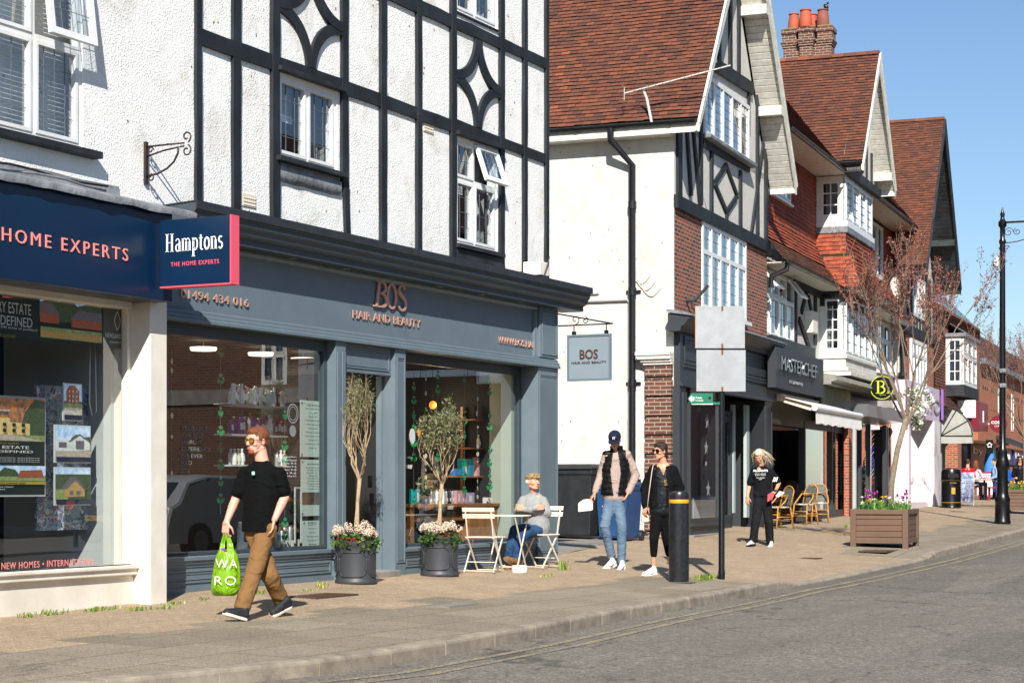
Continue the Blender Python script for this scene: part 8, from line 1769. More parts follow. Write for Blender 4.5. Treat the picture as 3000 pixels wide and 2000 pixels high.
bagm=MT('green_plastic_film');bagm.fin(lin('#86b81a'),.35,0,bagm.bump(bagm.n('TexNoise',{'Vector':bagm.mapping((16,16,7)),'Scale':1.0,'Detail':4.0,'Distortion':1.5},noise_type='RIDGED_MULTIFRACTAL').outputs[0],.9,.02));dd_=bagm.n('BsdfTranslucent',{'Color':lin('#9ad020')});xx_=bagm.n('MixShader',{0:.3});bagm.put(xx_.inputs[1],bagm.b.outputs[0]);bagm.put(xx_.inputs[2],dd_.outputs[0]);bagm.t.links.new(xx_.outputs[0],bagm.out.inputs[0])
bb=m.build('bag_body',bagm.m,bag,smooth=True);md=bb.o.modifiers.new('sub','SUBSURF');md.levels=md.render_levels=1
m=MB()
for x0,x1 in((645,660),(652,661),(672,663),(684,666)):
 for dz in(-.05,.0):m.bar(bagpt(x0,1630,dz),bagpt((x0+x1)/2+(-2 if x0<660 else 2),1590,dz*.6),.03,.004,up=tuple(FW));m.bar(bagpt((x0+x1)/2+(-2 if x0<660 else 2),1592,dz*.6),bagpt(x1,1556,-.03),.024,.005,up=tuple(FW))
m.build('handle',bagm.m,bag)
m=MB()
for s_,px,py,hz2 in(("WA",632,1662,.085),("I",700,1662,.0),("RO",629,1712,.085)):
 if hz2:mx=Matrix.Translation(bagpt(px,py,-.165))@Matrix.Rotation(A1-D(90),4,'Z');text(m,s_,mx,w=.19,h=hz2*.9,depth=.001,bold=-.018,space=1.2)
m.build('lettering',K['whitepaint'],bag)
m=MB();m.ball(bagpt(652,1620,-.03),[.04,.04,.05],8,6);m.ball(bagpt(680,1624,-.03),[.035,.04,.035],8,6);m.build('contents',flat('purple_packet','#8a1a9a',.4),bag)
ft=gp(1797,1664);J_=Pose(ft);n0=-.02
J=dict(head=J_(1801,1290,-.06),neck=J_(1806,1318,.02),sR=J_(1778,1333,.0),sL=J_(1836,1331,.0),eR=J_(1762,1386,.05),wR=J_(1742,1444,-.08),eL=J_(1862,1392,.06),wL=J_(1840,1444,-.08),pel=J_(1799,1450,0),hR=J_(1784,1462,0),hL=J_(1815,1462,0),kR=J_(1772,1542,-.1),aR=J_(1792,1630,.02),kL=J_(1822,1545,-.1),aL=J_(1821,1646,-.12))
hf=cdir(-.14,-.88,-.4)
t2,Mh=person(ft,'man in navy baseball cap, black padded gilet and blue jeans looking down',J,'skin_tan',heads=(hf,UP),hs=.98,hands=[(J['wR'],cdir(-.55,-.2,-.8),cdir(.8,.2,-.4),.7,1.0,1),(J['wL'],cdir(-.5,-.1,-.9),cdir(-.8,0),.3,.95,1)])
face_bits(t2,Mh,.98,brow='#241a14')
beige=cloth('beige_fleece','#a8948a','#9a867c');gil=cloth('black_padded_nylon','#0d0e11','#1a1c20',.5);denim=cloth('faded_blue_denim','#4f6379','#74889b',amt=.8,vs=3)
tp_,R3=torso_parts(J,.17,.118,.155,.115,.02,.055)
for a in 'RL':tp_+=[('c',J['s'+a],J['e'+a],.07,.064,14),('c',J['e'+a],J['w'+a]*.92+J['e'+a]*.08,.064,.047,14)]
tp_+=[('c',J['neck']-UP*.01,J['neck']+UP*.035,.062,.06,14)]
top(t2,J,'sweatshirt',beige,tp_,.011,.006,10,seed=8)
tp_,R3=torso_parts(J,.195,.142,.182,.138,.04,.066);m=MB()
for p in tp_:m.cap(*p[1:])if p[0]=='c' else m.ball(p[1],p[2],18,12,p[3])
m.cap(J['neck']-UP*.01,J['neck']+UP*.055,.09,.086,14)
me=remesh(m,.011,4);import bmesh
b=bmesh.new();b.from_mesh(me);fwd=cdir(0,-1);kill=[]
for f in b.faces:
 c=f.calc_center_median();r_=c-J['pel'];x=r_.dot(RT);d_=r_.dot(fwd);hz_f=r_.z
 op_=.03+.045*max(0,1-abs(hz_f-.32)/.32)
 if(d_>.0 and abs(x-.015)<op_)or hz_f<-.0 or hz_f>.69 or(abs(x-.0)>.16 and hz_f>.5):kill.append(f)
bmesh.ops.delete(b,geom=kill,context='FACES');b.normal_update()
for v in b.verts:
 z=(v.co-J['pel']).z;v.co+=v.normal*(.011*abs(math.sin(z*math.pi/.078))**.6-.003)
b.to_mesh(me);b.free();me.polygons.foreach_set("use_smooth",[True]*len(me.polygons));addmesh('gilet',me,gil,t2,.012)
top(t2,J,'jeans',denim,legs(J,.092,.074,.062,.115,.01),.010,.006,13,seed=15,stretch=(1,1,1.8))
P=lambda x,y,z:Mh@Vector((x,y,z));cap_m=cloth('navy_cap_twill','#1b2033','#242a40');m=MB();m.ball(P(-.012,0,.052),[.108,.09,.09],20,14,Mh.to_3x3());me=remesh(m,.008,2,cuts=[(P(0,0,.03),-(Mh.to_3x3()@Vector((0,0,1))))]);cp_=addmesh('cap',me,cap_m,t2,.006)
m=MB();n_=14;A_=[];B_=[]
for i in range(n_+1):a=D(-75+150*i/n_);A_.append(P(.075*math.cos(a)+.01,.08*math.sin(a),.04));B_.append(P(.09+.085*math.cos(a)**.7 if math.cos(a)>0 else .09,.078*math.sin(a),.025-.012*abs(math.sin(a))))
a=m.pts(A_);b_=m.pts(B_)
for i in range(n_):m.face((a+i,a+i+1,b_+i+1,b_+i))
m.build('cap_peak',cap_m,cp_,smooth=True,solid=.006)
m=MB();Mx=Mh@Matrix.Translation((.094,.0,.062))@Matrix.Rotation(D(90),4,'Z')@Matrix.Rotation(D(-18),4,'X');text(m,"N",Mx@Matrix.Translation((-.02,-.006,-.006)),w=.03,h=.036,depth=.003,bold=.01);text(m,"Y",Mx@Matrix.Translation((-.008,-.007,-.001)),w=.03,h=.036,depth=.003,bold=.01);m.build('emblem',flat('pale_pink_stitching','#f0d0d8',.8),cp_)
shwh=std('white_leather','#e3e0d8',.45,c2='#cdc9be',vs=8)
shoe(t2,J_(1805,1655,.02),J_(1768,1677,-.14),UP,shwh,shwh,w=.05);shoe(t2,J_(1828,1662,-.1),J_(1812,1684,-.3),UP,shwh,shwh,w=.05)
m=MB();m.tube([J_(1785,1656,-.14),J_(1790,1660,-.15),J_(1802,1645,-.1)],[.004,.009,.002],5);m.tube([J_(1819,1664,-.32),J_(1823,1668,-.32),J_(1829,1655,-.26)],[.004,.008,.002],5);m.build('swoosh_mark',K['gutter'],t2)
pb2=J_(1715,1480,-.12)+ft;m=MB();w_=5500/J_.Z;Q=[(-.1,-.09),(.08,-.07),(.105,-.06),(.1,.07),(.04,.09),(-.03,.08),(-.1,.03)]
m.prism([RT*a+UP*b+FW*.01*math.sin(i*2)for i,(a,b)in enumerate(Q)],FW*.03);t=m.build('paper_bag',std('crumpled_white_paper','#f2efe8',.8,c2='#ddd8cf',vs=10,bump=.6,bs=20),None,org=(0,0,0),bevel=.01);t.o.location=pb2;tag(t,'white paper food bag held by the man in the navy cap','paper bag')
ft=gp(1930,1684);J_=Pose(ft)
J=dict(head=J_(1934,1322,-.02),neck=J_(1943,1352,.02),sR=J_(1913,1376,.03),sL=J_(1972,1377,.0),eR=J_(1889,1430,.06),wR=J_(1889,1484,-.02),eL=J_(1992,1428,.04),wL=J_(1975,1482,-.06),pel=J_(1938,1486,0),hR=J_(1922,1500,0),hL=J_(1955,1500,0),kR=J_(1916,1576,-.06),aR=J_(1915,1654,.0),kL=J_(1952,1574,.05),aL=J_(1962,1648,.2))
hf=cdir(-.75,-.62,-.02)
t3,Mh=person(ft,'woman in black zip top and black leggings with dark sunglasses, behind the bollard',J,'skin_tan',heads=(hf,UP),hs=.94,fem=True,hands=[(J['wR'],cdir(-.1,-.1,-1),cdir(.6,.7),.6,.9,1),(J['wL'],cdir(-.2,0,-1),cdir(-.5,.7),.5,.9,-1)])
face_bits(t3,Mh,.94,lip='#b06a64',brow='#2a1c14');glasses(t3,Mh,.94,lens='#241c1a',w=.031,h=.026)
blk=cloth('black_jersey','#0a0b0d','#131519');blk2=cloth('black_blouse','#14161b','#1d2026',.5);lg=cloth('black_legging','#0b0b0c','#131314')
tp_,R3=torso_parts(J,.158,.12,.165,.13,.05,.05,.085);bl_=top(t3,J,'blouse',blk2,tp_,.009,.004,6,seed=22)
b=bmesh.new();b.from_mesh(bl_.o.data);fwd=cdir(-.3,-1);bmesh.ops.delete(b,geom=[f for f in b.faces if(f.calc_center_median()-J['neck']).dot(fwd)>.0 and(f.calc_center_median()-J['neck']).z>-.17 and abs((f.calc_center_median()-J['neck']).dot(RT)+.008)<((f.calc_center_median()-J['neck']).z+.17)*.5],context='FACES');b.to_mesh(bl_.o.data);b.free()
tp_,R3=torso_parts(J,.175,.13,.172,.135,.0,.056,.06);m=MB()
for a in 'RL':tp_+=[('c',J['s'+a],J['e'+a],.07,.068,14),('c',J['e'+a],J['w'+a]*.95+J['e'+a]*.05,.068,.043,14)]
for p in tp_:m.cap(*p[1:])if p[0]=='c' else m.ball(p[1],p[2],18,12,p[3])
me=remesh(m,.011,8,.005,8);b=bmesh.new();b.from_mesh(me);kill=[];fwd=cdir(-.15,-1)
for f in b.faces:
 r_=f.calc_center_median()-J['pel'];x=r_.dot(RT);d_=r_.dot(fwd)
 if(d_>.02 and-.07-.03*(r_.z>.35)<x<.055)or(r_.z<.02 and abs(x)<.19):kill.append(f)
bmesh.ops.delete(b,geom=kill,context='FACES');b.to_mesh(me);b.free();addmesh('jacket',me,blk,t3,.008)
top(t3,J,'leggings',lg,legs(J,.098,.066,.048,.125,.14),.011,.004,9,seed=25)
def ribbons(t,name,mat,paths,w=.012,seed=1,curl=.012):
 r=random.Random(seed);m=MB()
 for P_ in paths:
  n=10;pts=[];ph=r.uniform(0,6)
  for i in range(n+1):
   f=i/n*(len(P_)-1);k=min(int(f),len(P_)-2);p=P_[k].lerp(P_[k+1],f-k);pts.append(p+Vector((math.sin(i*1.4+ph),math.cos(i*1.1+ph),0))*curl*(i/n)+Vector((r.gauss(0,1),r.gauss(0,1),r.gauss(0,1)))*.0015)
  m.r=r.random()*.98+.01;m.tube(pts,[w*.45]*(n-2)+[w*.35,w*.2,w*.05],4,cap=False)
 return m.build(name,mat,t,smooth=True,recalc=False)
brown=hairmat('dark_brown_hair','#1a100b','#3a2418');hair_short(t3,Mh,brown,.97,.006);R3=Mh.to_3x3();P=lambda x,y,z:Mh@Vector((x,y,z))
m=MB();m.ball(P(-.05,0,-.02),[.06,.07,.075],14,10,R3);m.ball(P(-.095,0,.0),[.035,.03,.035],12,8);m.cap(P(-.1,0,-.02),P(-.12,0,-.14),.026,.012);addmesh('ponytail',remesh(m,.006,2,.008,40),brown,t3)
shoe(t3,J_(1924,1683,.02),J_(1882,1690,-.16),UP,shwh,shwh,w=.044);shoe(t3,J_(1978,1676,.22),J_(1962,1684,.05),UP,shwh,shwh,w=.044)
m=MB();m.tube([J_(1904,1679,-.17),J_(1910,1682,-.17),J_(1922,1672,-.1)],[.003,.007,.002],5);m.build('swoosh_mark',std('grey_mark','#8b8f98',.5),t3)
m=MB();cc=J_(1972,1406,-.15);m.mx=Matrix.Translation(J_(1946,1410,-.155))@Matrix.Rotation(A1-D(90)-D(10),4,'Z');m.lathe([(0,0)],n=3)if False else text(m,"RC",Matrix.Translation((.0,0,-.02)),w=.035,h=.045,depth=.003);text(m,"ZEN",Matrix.Translation((-.005,0,-.05)),w=.045,h=.018,depth=.003);m.mx=None;m.build('gold_emblem',gold,t3)
m=MB();s0_=J_(1914,1362,-.03);m.tube([s0_+UP*.01,J_(1910,1380,-.1),J_(1903,1430,-.14),J_(1896,1490,-.13)],.006,5);S_=m.build('bag_strap',flat('cream_strap','#c9b5a8',.6),None,org=(0,0,0),smooth=True)
hb=thing('handbag','small cream handbag on a long strap at the hip of the woman in black','handbag',(0,0,0),loc=ft);S_.o.parent=hb.o
m=MB();c=J_(1890,1518,.03);
mxb=Matrix.Translation(c)@Matrix.Rotation(A1-D(90),4,'Z');m.mx=mxb;m.box(-.05,.05,-.03,.03,-.05,.05);m.build('bag_body',flat('cream_leather','#cdbcae',.5),hb,bevel=.015)
ft=gp(2233,1598);J_=Pose(ft)
J=dict(head=J_(2224,1337,-.08),neck=J_(2231,1362,.0),sR=J_(2209,1378,.02),sL=J_(2258,1381,.0),eR=J_(2195,1424,.08),wR=J_(2189,1456,.0),eL=J_(2282,1415,.08),wL=J_(2271,1440,-.12),pel=J_(2234,1452,0),hR=J_(2219,1464,0),hL=J_(2250,1464,0),kR=J_(2214,1526,-.12),aR=J_(2207,1586,-.12),kL=J_(2252,1528,-.05),aL=J_(2256,1592,.02))
hf=cdir(-.32,-.75,-.5)
t4,Mh=person(ft,'woman with long grey blonde hair, black printed t-shirt and black jeans looking down',J,'skin_tan',heads=(hf,UP),hs=.97,fem=True,hands=[(J['wR'],cdir(-.02,-.15,-1),cdir(.6,.6),.35,.95,1),(J['wL'],cdir(-.75,-.2,-.45),cdir(-.3,.2,-.9),.7,.95,-1)])
face_bits(t4,Mh,.97,lip='#a85c54',brow='#7a6a5a')
tp_,R3=torso_parts(J,.172,.13,.165,.13,.0,.058)
for a in 'RL':tp_+=[('c',J['s'+a],J['s'+a].lerp(J['e'+a],.75),.064,.07,14)]
top(t4,J,'tshirt',cloth('black_print_tshirt','#101114','#1b1c20'),tp_,.011,.005,8,seed=31,cuts=[(J['pel']+UP*.0,Vector((0,0,-1)))])
top(t4,J,'jeans',cloth('black_denim','#16171a','#232427'),legs(J,.1,.082,.075,.125,.04),.011,.006,8,seed=33)
m=MB();Mx=Matrix.Translation(J_(2206,1381,-.17))@Matrix.Rotation(A1-D(90)-D(4),4,'Z')
text(m,"ALLSAINTS",Mx,w=.26,h=.038,depth=.004,bold=.03)
for k,(s_,w_)in enumerate((("BLOOD / GROWTH",.19),("SLOGAN / SPORTS",.18),("NYLS SPRING",.15),("SS97",.05))):text(m,s_,Mx@Matrix.Translation(((.26-w_)/2,.0,-.045-.025*k-(.02 if k>1 else 0))),w=w_,h=.015,depth=.004)
m.build('printed_lettering',K['whitepaint'],t4)
m=MB();c0=J_(2269,1402,-.09)
for k in range(3):m.bar(c0+RT*(.0+.028*k)+UP*.03,c0+RT*(-.03+.03*k)-UP*.05,.014,.004,up=tuple(FW))
m.build('sleeve_stripes',K['whitepaint'],t4)
greyh=MT('grey_blonde_hair');aa=greyh.n('Attribute',attribute_name='rnd').outputs['Fac'];greyh.fin(greyh.ramp(aa,[(0,lin('#8f7a58')),(.5,lin('#b9a88a')),(1,lin('#d8d0c2'))]),.5);r=random.Random(9);P=lambda x,y,z:Mh@Vector((x,y,z));paths=[]
for i in range(120):
 a=r.uniform(1.15,5.13);el=r.uniform(-.1,.95);st=P(-.015+.085*math.cos(a)*math.cos(el)*.8,.075*math.sin(a)*math.cos(el),.055+.075*math.sin(el));o_=(st-P(-.015,0,.05));right=r.random()<.72
 sidev=RT*(r.uniform(.04,.24)if right else-r.uniform(.0,.04));e=st+o_*.3+sidev*.9-UP*r.uniform(.1,.27)+FW*r.uniform(.02,.12)
 m1=st+o_*.55+sidev*.3-UP*.05;m2=m1.lerp(e,.5)-FW*.0+UP*.0;paths.append([st,m1,m2,e])
me=greyh.m;hair_short(t4,Mh,hairmat('silver_hair','#a89c86','#ddd6ca'),.99,.006);ribbons(t4,'long_hair',me,paths,.012,3,.018)
stripe=std('white_striped_trainer','#dfdcd4',.5,c2='#55524e',vs=35,amt=.6)
shoe(t4,J_(2212,1598,-.1),J_(2190,1600,-.32),(UP+FW*.5).normalized(),stripe,K['gutter'],w=.046);shoe(t4,J_(2262,1604,.0),J_(2252,1611,-.2),UP,stripe,K['gutter'],w=.046)
m=MB();c=J_(2279,1428,-.1);m.cap(J['wL']+RT*.01,J['wL']+RT*.025+UP*.012,.034,.034);m.build('wristwatch',K['gutter'],t4,smooth=True)
fp=thing('food_wrapper','red and white paper wrapper in the hand of the grey haired woman','food wrapper',(0,0,0),loc=ft);m=MB();m.prism([J_(x,y,-.26)for x,y in((2249,1448),(2262,1441),(2270,1446),(2262,1462),(2248,1470))],FW*.02);m.build('wrapper',flat('red_print_paper','#c4404c',.6),fp,bevel=.005);m=MB();m.prism([J_(x,y,-.24)for x,y in((2272,1452),(2284,1438),(2299,1442),(2280,1456))],FW*.02);m.build('napkin',K['whitepaint'],fp,bevel=.004)
ft=PM+Vector((0,0,0));J_=Pose(gp(1560,1668));J_.base=ft;J_.Z=PM.dot(FW)-.02
J=dict(head=J_(1562,1412,-.08),neck=J_(1566,1440,-.02),sR=J_(1533,1464,.0),sL=J_(1592,1467,-.02),eR=J_(1518,1495,-.04),wR=J_(1570,1487,-.25),eL=J_(1604,1502,-.06),wL=J_(1532,1490,-.27),pel=J_(1572,1545,0),hR=J_(1558,1550,-.04),hL=J_(1582,1552,-.06),kR=J_(1508,1552,-.34),aR=J_(1490,1640,-.3),kL=J_(1530,1566,-.42),aL=J_(1508,1644,-.36))
hf=cdir(.62,-.72,.08)
t5,Mh=person(ft,'elderly man in checked flat cap and grey jumper sitting with folded arms',J,'skin_old',heads=(hf,UP),hs=.98,hands=[(J['wR'],cdir(.9,.1,.1),cdir(0,1),.5,.95,1),(J['wL'],cdir(-.8,.3,.3),cdir(.2,1),.6,.95,-1)])
face_bits(t5,Mh,.98,lip='#b0706a',brow='#a3978a')
jum=std('grey_cable_knit','#949694',.95,c2='#7b7d7c',vs=14,amt=.6,bump=.9,bs=55,bd=.006)
tp_,R3=torso_parts(J,.172,.135,.185,.155,.0,.062);tp_=tp_
for a in 'RL':tp_+=[('c',J['s'+a],J['e'+a],.066,.062,14),('c',J['e'+a],J['e'+a].lerp(J['w'+a],.93),.062,.048,14)]
top(t5,J,'jumper',jum,tp_,.011,.006,12,seed=41)
m=MB();m.cap(J['neck']-UP*.02,J['neck']+UP*.012,.068,.062,14);m.build('shirt_collar',flat('blue_shirt','#5f7fb0',.7),t5,smooth=True)
top(t5,J,'jeans',cloth('dark_blue_denim','#1f3a5c','#35547a',amt=1,vs=7),legs(J,.095,.075,.072,.13,.02),.011,.006,10,seed=43)
tweed=MT('checked_tweed');wv_=tweed.n('TexChecker',{'Vector':tweed.mapping((1,1,1)),'Scale':60.0,'Color1':lin('#a38c64'),'Color2':lin('#6e5c40')});br_=tweed.n('TexChecker',{'Vector':tweed.mapping((1,1,1)),'Scale':25.0,'Color1':lin('#a89468'),'Color2':lin('#6b583c')});tweed.fin(tweed.mix(.5,wv_.outputs[0],br_.outputs[0]),.95)
P=lambda x,y,z:Mh@Vector((x,y,z));m=MB();m.ball(P(-.01,0,.07),[.112,.092,.058],20,12,Mh.to_3x3());m.ball(P(.075,0,.056),[.055,.066,.02],16,10,Mh.to_3x3());m.ball(P(.04,0,.085),[.075,.075,.04],16,10,Mh.to_3x3());me=remesh(m,.007,3);addmesh('flat_cap',me,tweed.m,t5)
m=MB();
for sy in(-1,1):m.ball(P(-.045,.062*sy,.01),[.04,.022,.035],10,8,Mh.to_3x3())
m.ball(P(-.085,0,.01),[.022,.055,.04],10,8,Mh.to_3x3());addmesh('hair',remesh(m,.006,2,.006,50),flat('white_hair','#c9c6c0',.8),t5)
sde=cloth('brown_suede','#7d5c3c','#6a4c30')
shoe(t5,J_(1514,1660,-.34),J_(1474,1638,-.52),(UP*.5+RT*.6-FW*.2).normalized(),sde,flat('tan_sole','#6d5a44',.8),w=.048);shoe(t5,J_(1500,1664,-.28),J_(1484,1672,-.5),UP,sde,flat('tan_sole2','#6d5a44',.8),w=.048)
def simple(pxh,pyh,foot_px,foot_py,label,topc,legc,hair,seated=False,back=False,scale=1.0,skin='skin_pale',longhair=False,lean=0,extra=None,face=(-.6,-.7)):
 ft=gp(foot_px,foot_py);J_=Pose(ft);ppm=5500/J_.Z;S=lambda a:a*ppm
 hy=pyh;x=pxh;f=cdir(*face)*(-1 if back else 1);l=UP.cross(f).normalized();H=J_(pxh,pyh,0)
 sh=H-UP*.28*scale;pel=H-UP*(.80 if not seated else .78)*scale+f*(-.02)
 if not seated:pel.z=max(pel.z,H.z*.52)
 sl,sr=sh+l*.185*scale,sh-l*.185*scale;J=dict(head=H,neck=H-UP*.17*scale-f*.02,sL=sl,sR=sr,pel=pel,hL=pel+l*.09,hR=pel-l*.09)
 if seated:
  J.update(kL=pel+f*.42+l*.12,kR=pel+f*.42-l*.12);J.update(aL=J['kL']-UP*(J['kL'].z-.08)+f*.05,aR=J['kR']-UP*(J['kR'].z-.08)-f*.02)
  J.update(eL=sl-UP*.24+f*.1+l*.05,eR=sr-UP*.24+f*.1-l*.05);J.update(wL=J['eL']+f*.22-UP*.02-l*.05,wR=J['eR']+f*.22-UP*.02+l*.05)
 else:
  J.update(kL=pel*.5+f*.04+l*.1,kR=pel*.5-f*.0-l*.1);J['kL'].x*=1;J.update(aL=Vector((pel.x,pel.y,.08))+l*.1+f*.08,aR=Vector((pel.x,pel.y,.08))-l*.1-f*.1);J['kL']=J['hL'].lerp(J['aL'],.5)+f*.03;J['kR']=J['hR'].lerp(J['aR'],.5)+f*.03
  J.update(eL=sl-UP*.27+l*.05,eR=sr-UP*.27-l*.05);J.update(wL=J['eL']+f*.2-UP*.08-l*.1,wR=J['eR']+f*.2-UP*.06+l*.1)
 t,Mh=person(ft,label,J,skin,vox=.009,heads=(f,UP),hs=.98,hands=[(J['wL'],f,-UP,.4,1,1),(J['wR'],f,-UP,.4,1,-1)])
 face_bits(t,Mh,.98)
 tp_,R3=torso_parts(J,.168,.12,.155,.12,.03,.058)
 for a in 'RL':tp_+=[('c',J['s'+a],J['e'+a],.062,.056,12),('c',J['e'+a],J['e'+a].lerp(J['w'+a],.9),.056,.044,12)]
 top(t,J,'top',topc,tp_,.014,.005,9,seed=pxh);top(t,J,'trousers',legc,legs(J,.092,.072,.062,.125,.02),.016,.008,8,seed=pxh)
 hair_short(t,Mh,hair,1.0,.008)
 if longhair:
  r=random.Random(int(pxh));P=lambda x,y,z:Mh@Vector((x,y,z));paths=[]
  for i in range(70):
   a=r.uniform(1.3,4.98);st=P(-.01+.085*math.cos(a),.08*math.sin(a),.06);o_=st-P(0,0,.06);paths.append([st,st+o_*.3-UP*.1,st+o_*.4-UP*.22,st+o_*.3-UP*r.uniform(.28,.4)])
  ribbons(t,'long_hair',hair,paths,.016,2,.012)
 for a in 'LR':
  k=J['a'+a];shoe(t,k-f*.07-UP*.07,k+f*.19-UP*.07,UP,shwh if seated else shb,shw,w=.046)
 return t,Mh,J,J_
whitec=cloth('pale_grey_cloth','#b9babd','#9fa0a5');redc=cloth('red_football_shirt','#c01826','#a8121e')
ta,_,Ja,Jp=simple(2835,1354,2836,1464,'seated person in a red football shirt with white number, seen from behind',redc,cloth('white_shorts','#d5d2cc','#bdb9b0'),hairmat('short_brown_hair','#2a1a10','#4f3320'),True,True,face=(-.25,-.9))
m=MB();bk=(Ja['sL']+Ja['sR'])/2-UP*.28;m.mx=Matrix.Translation(bk-FW*.175)@Matrix.Rotation(A1-D(90),4,'Z');text(m,"10",Matrix.Translation((-.1,0,0)),w=.2,h=.17,depth=.004,bold=.04);m.mx=None;m.build('shirt_number',K['whitepaint'],ta)
simple(2859,1358,2862,1462,'seated person with long auburn hair and pale grey top at the coffee table',whitec,cloth('black_stretch','#17171a','#232327'),hairmat('auburn_hair','#4a2412','#8c4a24'),True,True,longhair=True,face=(-.75,-.5),scale=.97)
simple(2914,1352,2916,1463,'person in pale blue hoodie and navy trousers leaning over the coffee table',cloth('pale_blue_fleece','#8fb0d6','#7d9fc8'),cloth('navy_denim','#1e3358','#2b446c'),hairmat('dark_hair','#1a120d','#38261a'),False,False,face=(-.9,-.1))
td,Mh,_,_=simple(2988,1346,2978,1478,'woman in black leather jacket and sunglasses by the far street tree',cloth('black_leather','#101114','#1e2024',.4),cloth('black_trouser','#141416','#1d1d20'),hairmat('near_black_hair','#0f0b09','#2a1d16'),False,False,longhair=True,skin='skin_tan',face=(-.2,-.98));glasses(td,Mh,.98,lens='#1c1614')
simple(2948,1362,2950,1461,'small figure in blue top and red cap behind the lamp post',cloth('royal_blue','#1f55b0','#1a4796'),cloth('grey_trouser','#4a4d55','#3b3e45'),flat('red_cap','#a82c34',.8),False,False,scale=.95)
m=MB();c=Vector((ch_s-.05,qx('B',2421,ch_s),zc1+.04+.51+.08));m.ball(c,[.06,.1,.06],12,8,Matrix.Rotation(D(50),3,'X'));m.ball(c+Vector((0,-.05,.1)),.035,10,8);m.cap(c+Vector((0,.02,-.03)),c+Vector((0,.13,-.1)),.03,.012);m.tube([c+Vector((0,-.08,.1)),c+Vector((0,-.12,.095))],[.01,.002],6)
for sx in(-.02,.02):m.tube([c+Vector((sx,0,-.04)),c+Vector((sx,0,-.1))],.005,4)
me=remesh(m,.01,2);bt=thing('bird','black bird perched on the right hand chimney pot','bird',(0,0,0),fr='B');bt.o.location=(0,0,0);b_=addmesh('body',me,K['gutter'],bt)
# ========= inside the salon windows
green=flat('shamrock_green_foil','#1fa060',.35);discm=flat('ivory_paper_disc','#d9d2bb',.6)
def shamrock(m,c,r,ang=0.0):
 for a in(90,210,330):
  b=D(a);lc=(c[0]+r*.55*math.cos(b),c[2]+r*.55*math.sin(b));ca_=math.cos(ang)
  for sgn in(-.38,.38):
   x=lc[0]+math.cos(b+sgn*2.2)*r*.28;z=lc[1]+math.sin(b+sgn*2.2)*r*.28
   m.prism([(c[0]+(x-c[0]+r*.36*math.cos(D(40*i)))*ca_,c[1]+(x-c[0]+r*.36*math.cos(D(40*i)))*math.sin(ang),z+r*.36*math.sin(D(40*i)))for i in range(9)],(0,.003+.001*a/90+.0007*(sgn>0),0))
 m.prism([(c[0]-.004,c[1],c[2]),(c[0]+.004,c[1],c[2]),(c[0]+.016,c[1],c[2]-r*1.1),(c[0]+.004,c[1],c[2]-r*1.1)],(0,.003,0))
def garland(px,ys,t,label,turn=()):
 top_=q('A',px,min(ys)-60,t);th=thing('shamrock_garland',label,'garland',top_,'A','shamrock garlands in the salon windows');bot=q('A',px,max(ys)+45,t)
 m=MB();m.tube([(top_[0],t,min(3.0,top_[2])),(top_[0],t,bot[2])],.002,4);m.build('thread',K['lead_came'],th)
 for i,y in enumerate(ys):p=q('A',px,y,t-.002);m=MB();shamrock(m,(top_[0],t-.006,p[2]),.052,D(75)if i in turn else D(8*(-1)**i));m.build('shamrock',green,th)
def discs(px,ys,t,label):
 top_=q('A',px,min(ys)-40,t);th=thing('disc_garland',label,'garland',top_,'A','paper disc garlands in the salon windows');bot=q('A',px,max(ys)+20,t);m=MB();m.tube([(top_[0],t,min(3.0,top_[2])),(top_[0],t,bot[2])],.002,4);m.build('thread',K['lead_came'],th)
 r=random.Random(px)
 for y in ys:p=q('A',px,y,t);rad=r.choice((.022,.03,.03,.018));an=r.choice((.1,.3,1.1,.1));m=MB();m.prism([(top_[0]+rad*math.cos(D(20*i))*math.cos(an),t-.004+rad*math.cos(D(20*i))*math.sin(an),p[2]+rad*math.sin(D(20*i)))for i in range(18)],(0,.003,0));m.build('disc',discm,th)
garland(646,[1032,1110,1206,1262,1310,1360,1410,1460],12.3,'shamrock garland nearest the left end of the left salon window',(4,));garland(834,[1215,1305,1345,1450,1530,1568],12.3,'shamrock garland just right of the walking man in the left window',(2,4))
discs(503,[1058,1085,1110,1217,1278,1385],12.28,'short string of paper discs at the left edge of the left salon window')
garland(1212,[1132,1172,1215,1256,1297,1340,1463],12.4,'shamrock garland at the left edge of the right salon window',(4,5));garland(1282,[1098,1140,1255,1340,1380],12.42,'shamrock garland behind the stem of the leafy olive tree',());garland(1360,[1110,1232,1274,1355,1395,1436],12.42,'shamrock garland right of the leafy olive tree crown',(1,));garland(1434,[1115,1147,1214,1249,1318,1355,1390,1424],12.42,'shamrock garland nearest the pale end wall of the right window',(3,7))
discs(1247,[1110,1152,1197,1262,1313,1335,1357,1377,1398,1426,1466,1488],12.44,'long string of ivory paper discs left of the leafy olive tree');discs(1399,[1168,1206,1250,1308,1330,1352,1373,1410,1430,1455],12.44,'string of ivory paper discs in front of the wooden shelves')
pm=flat('pale_mint_card','#b9c9bf',.6)
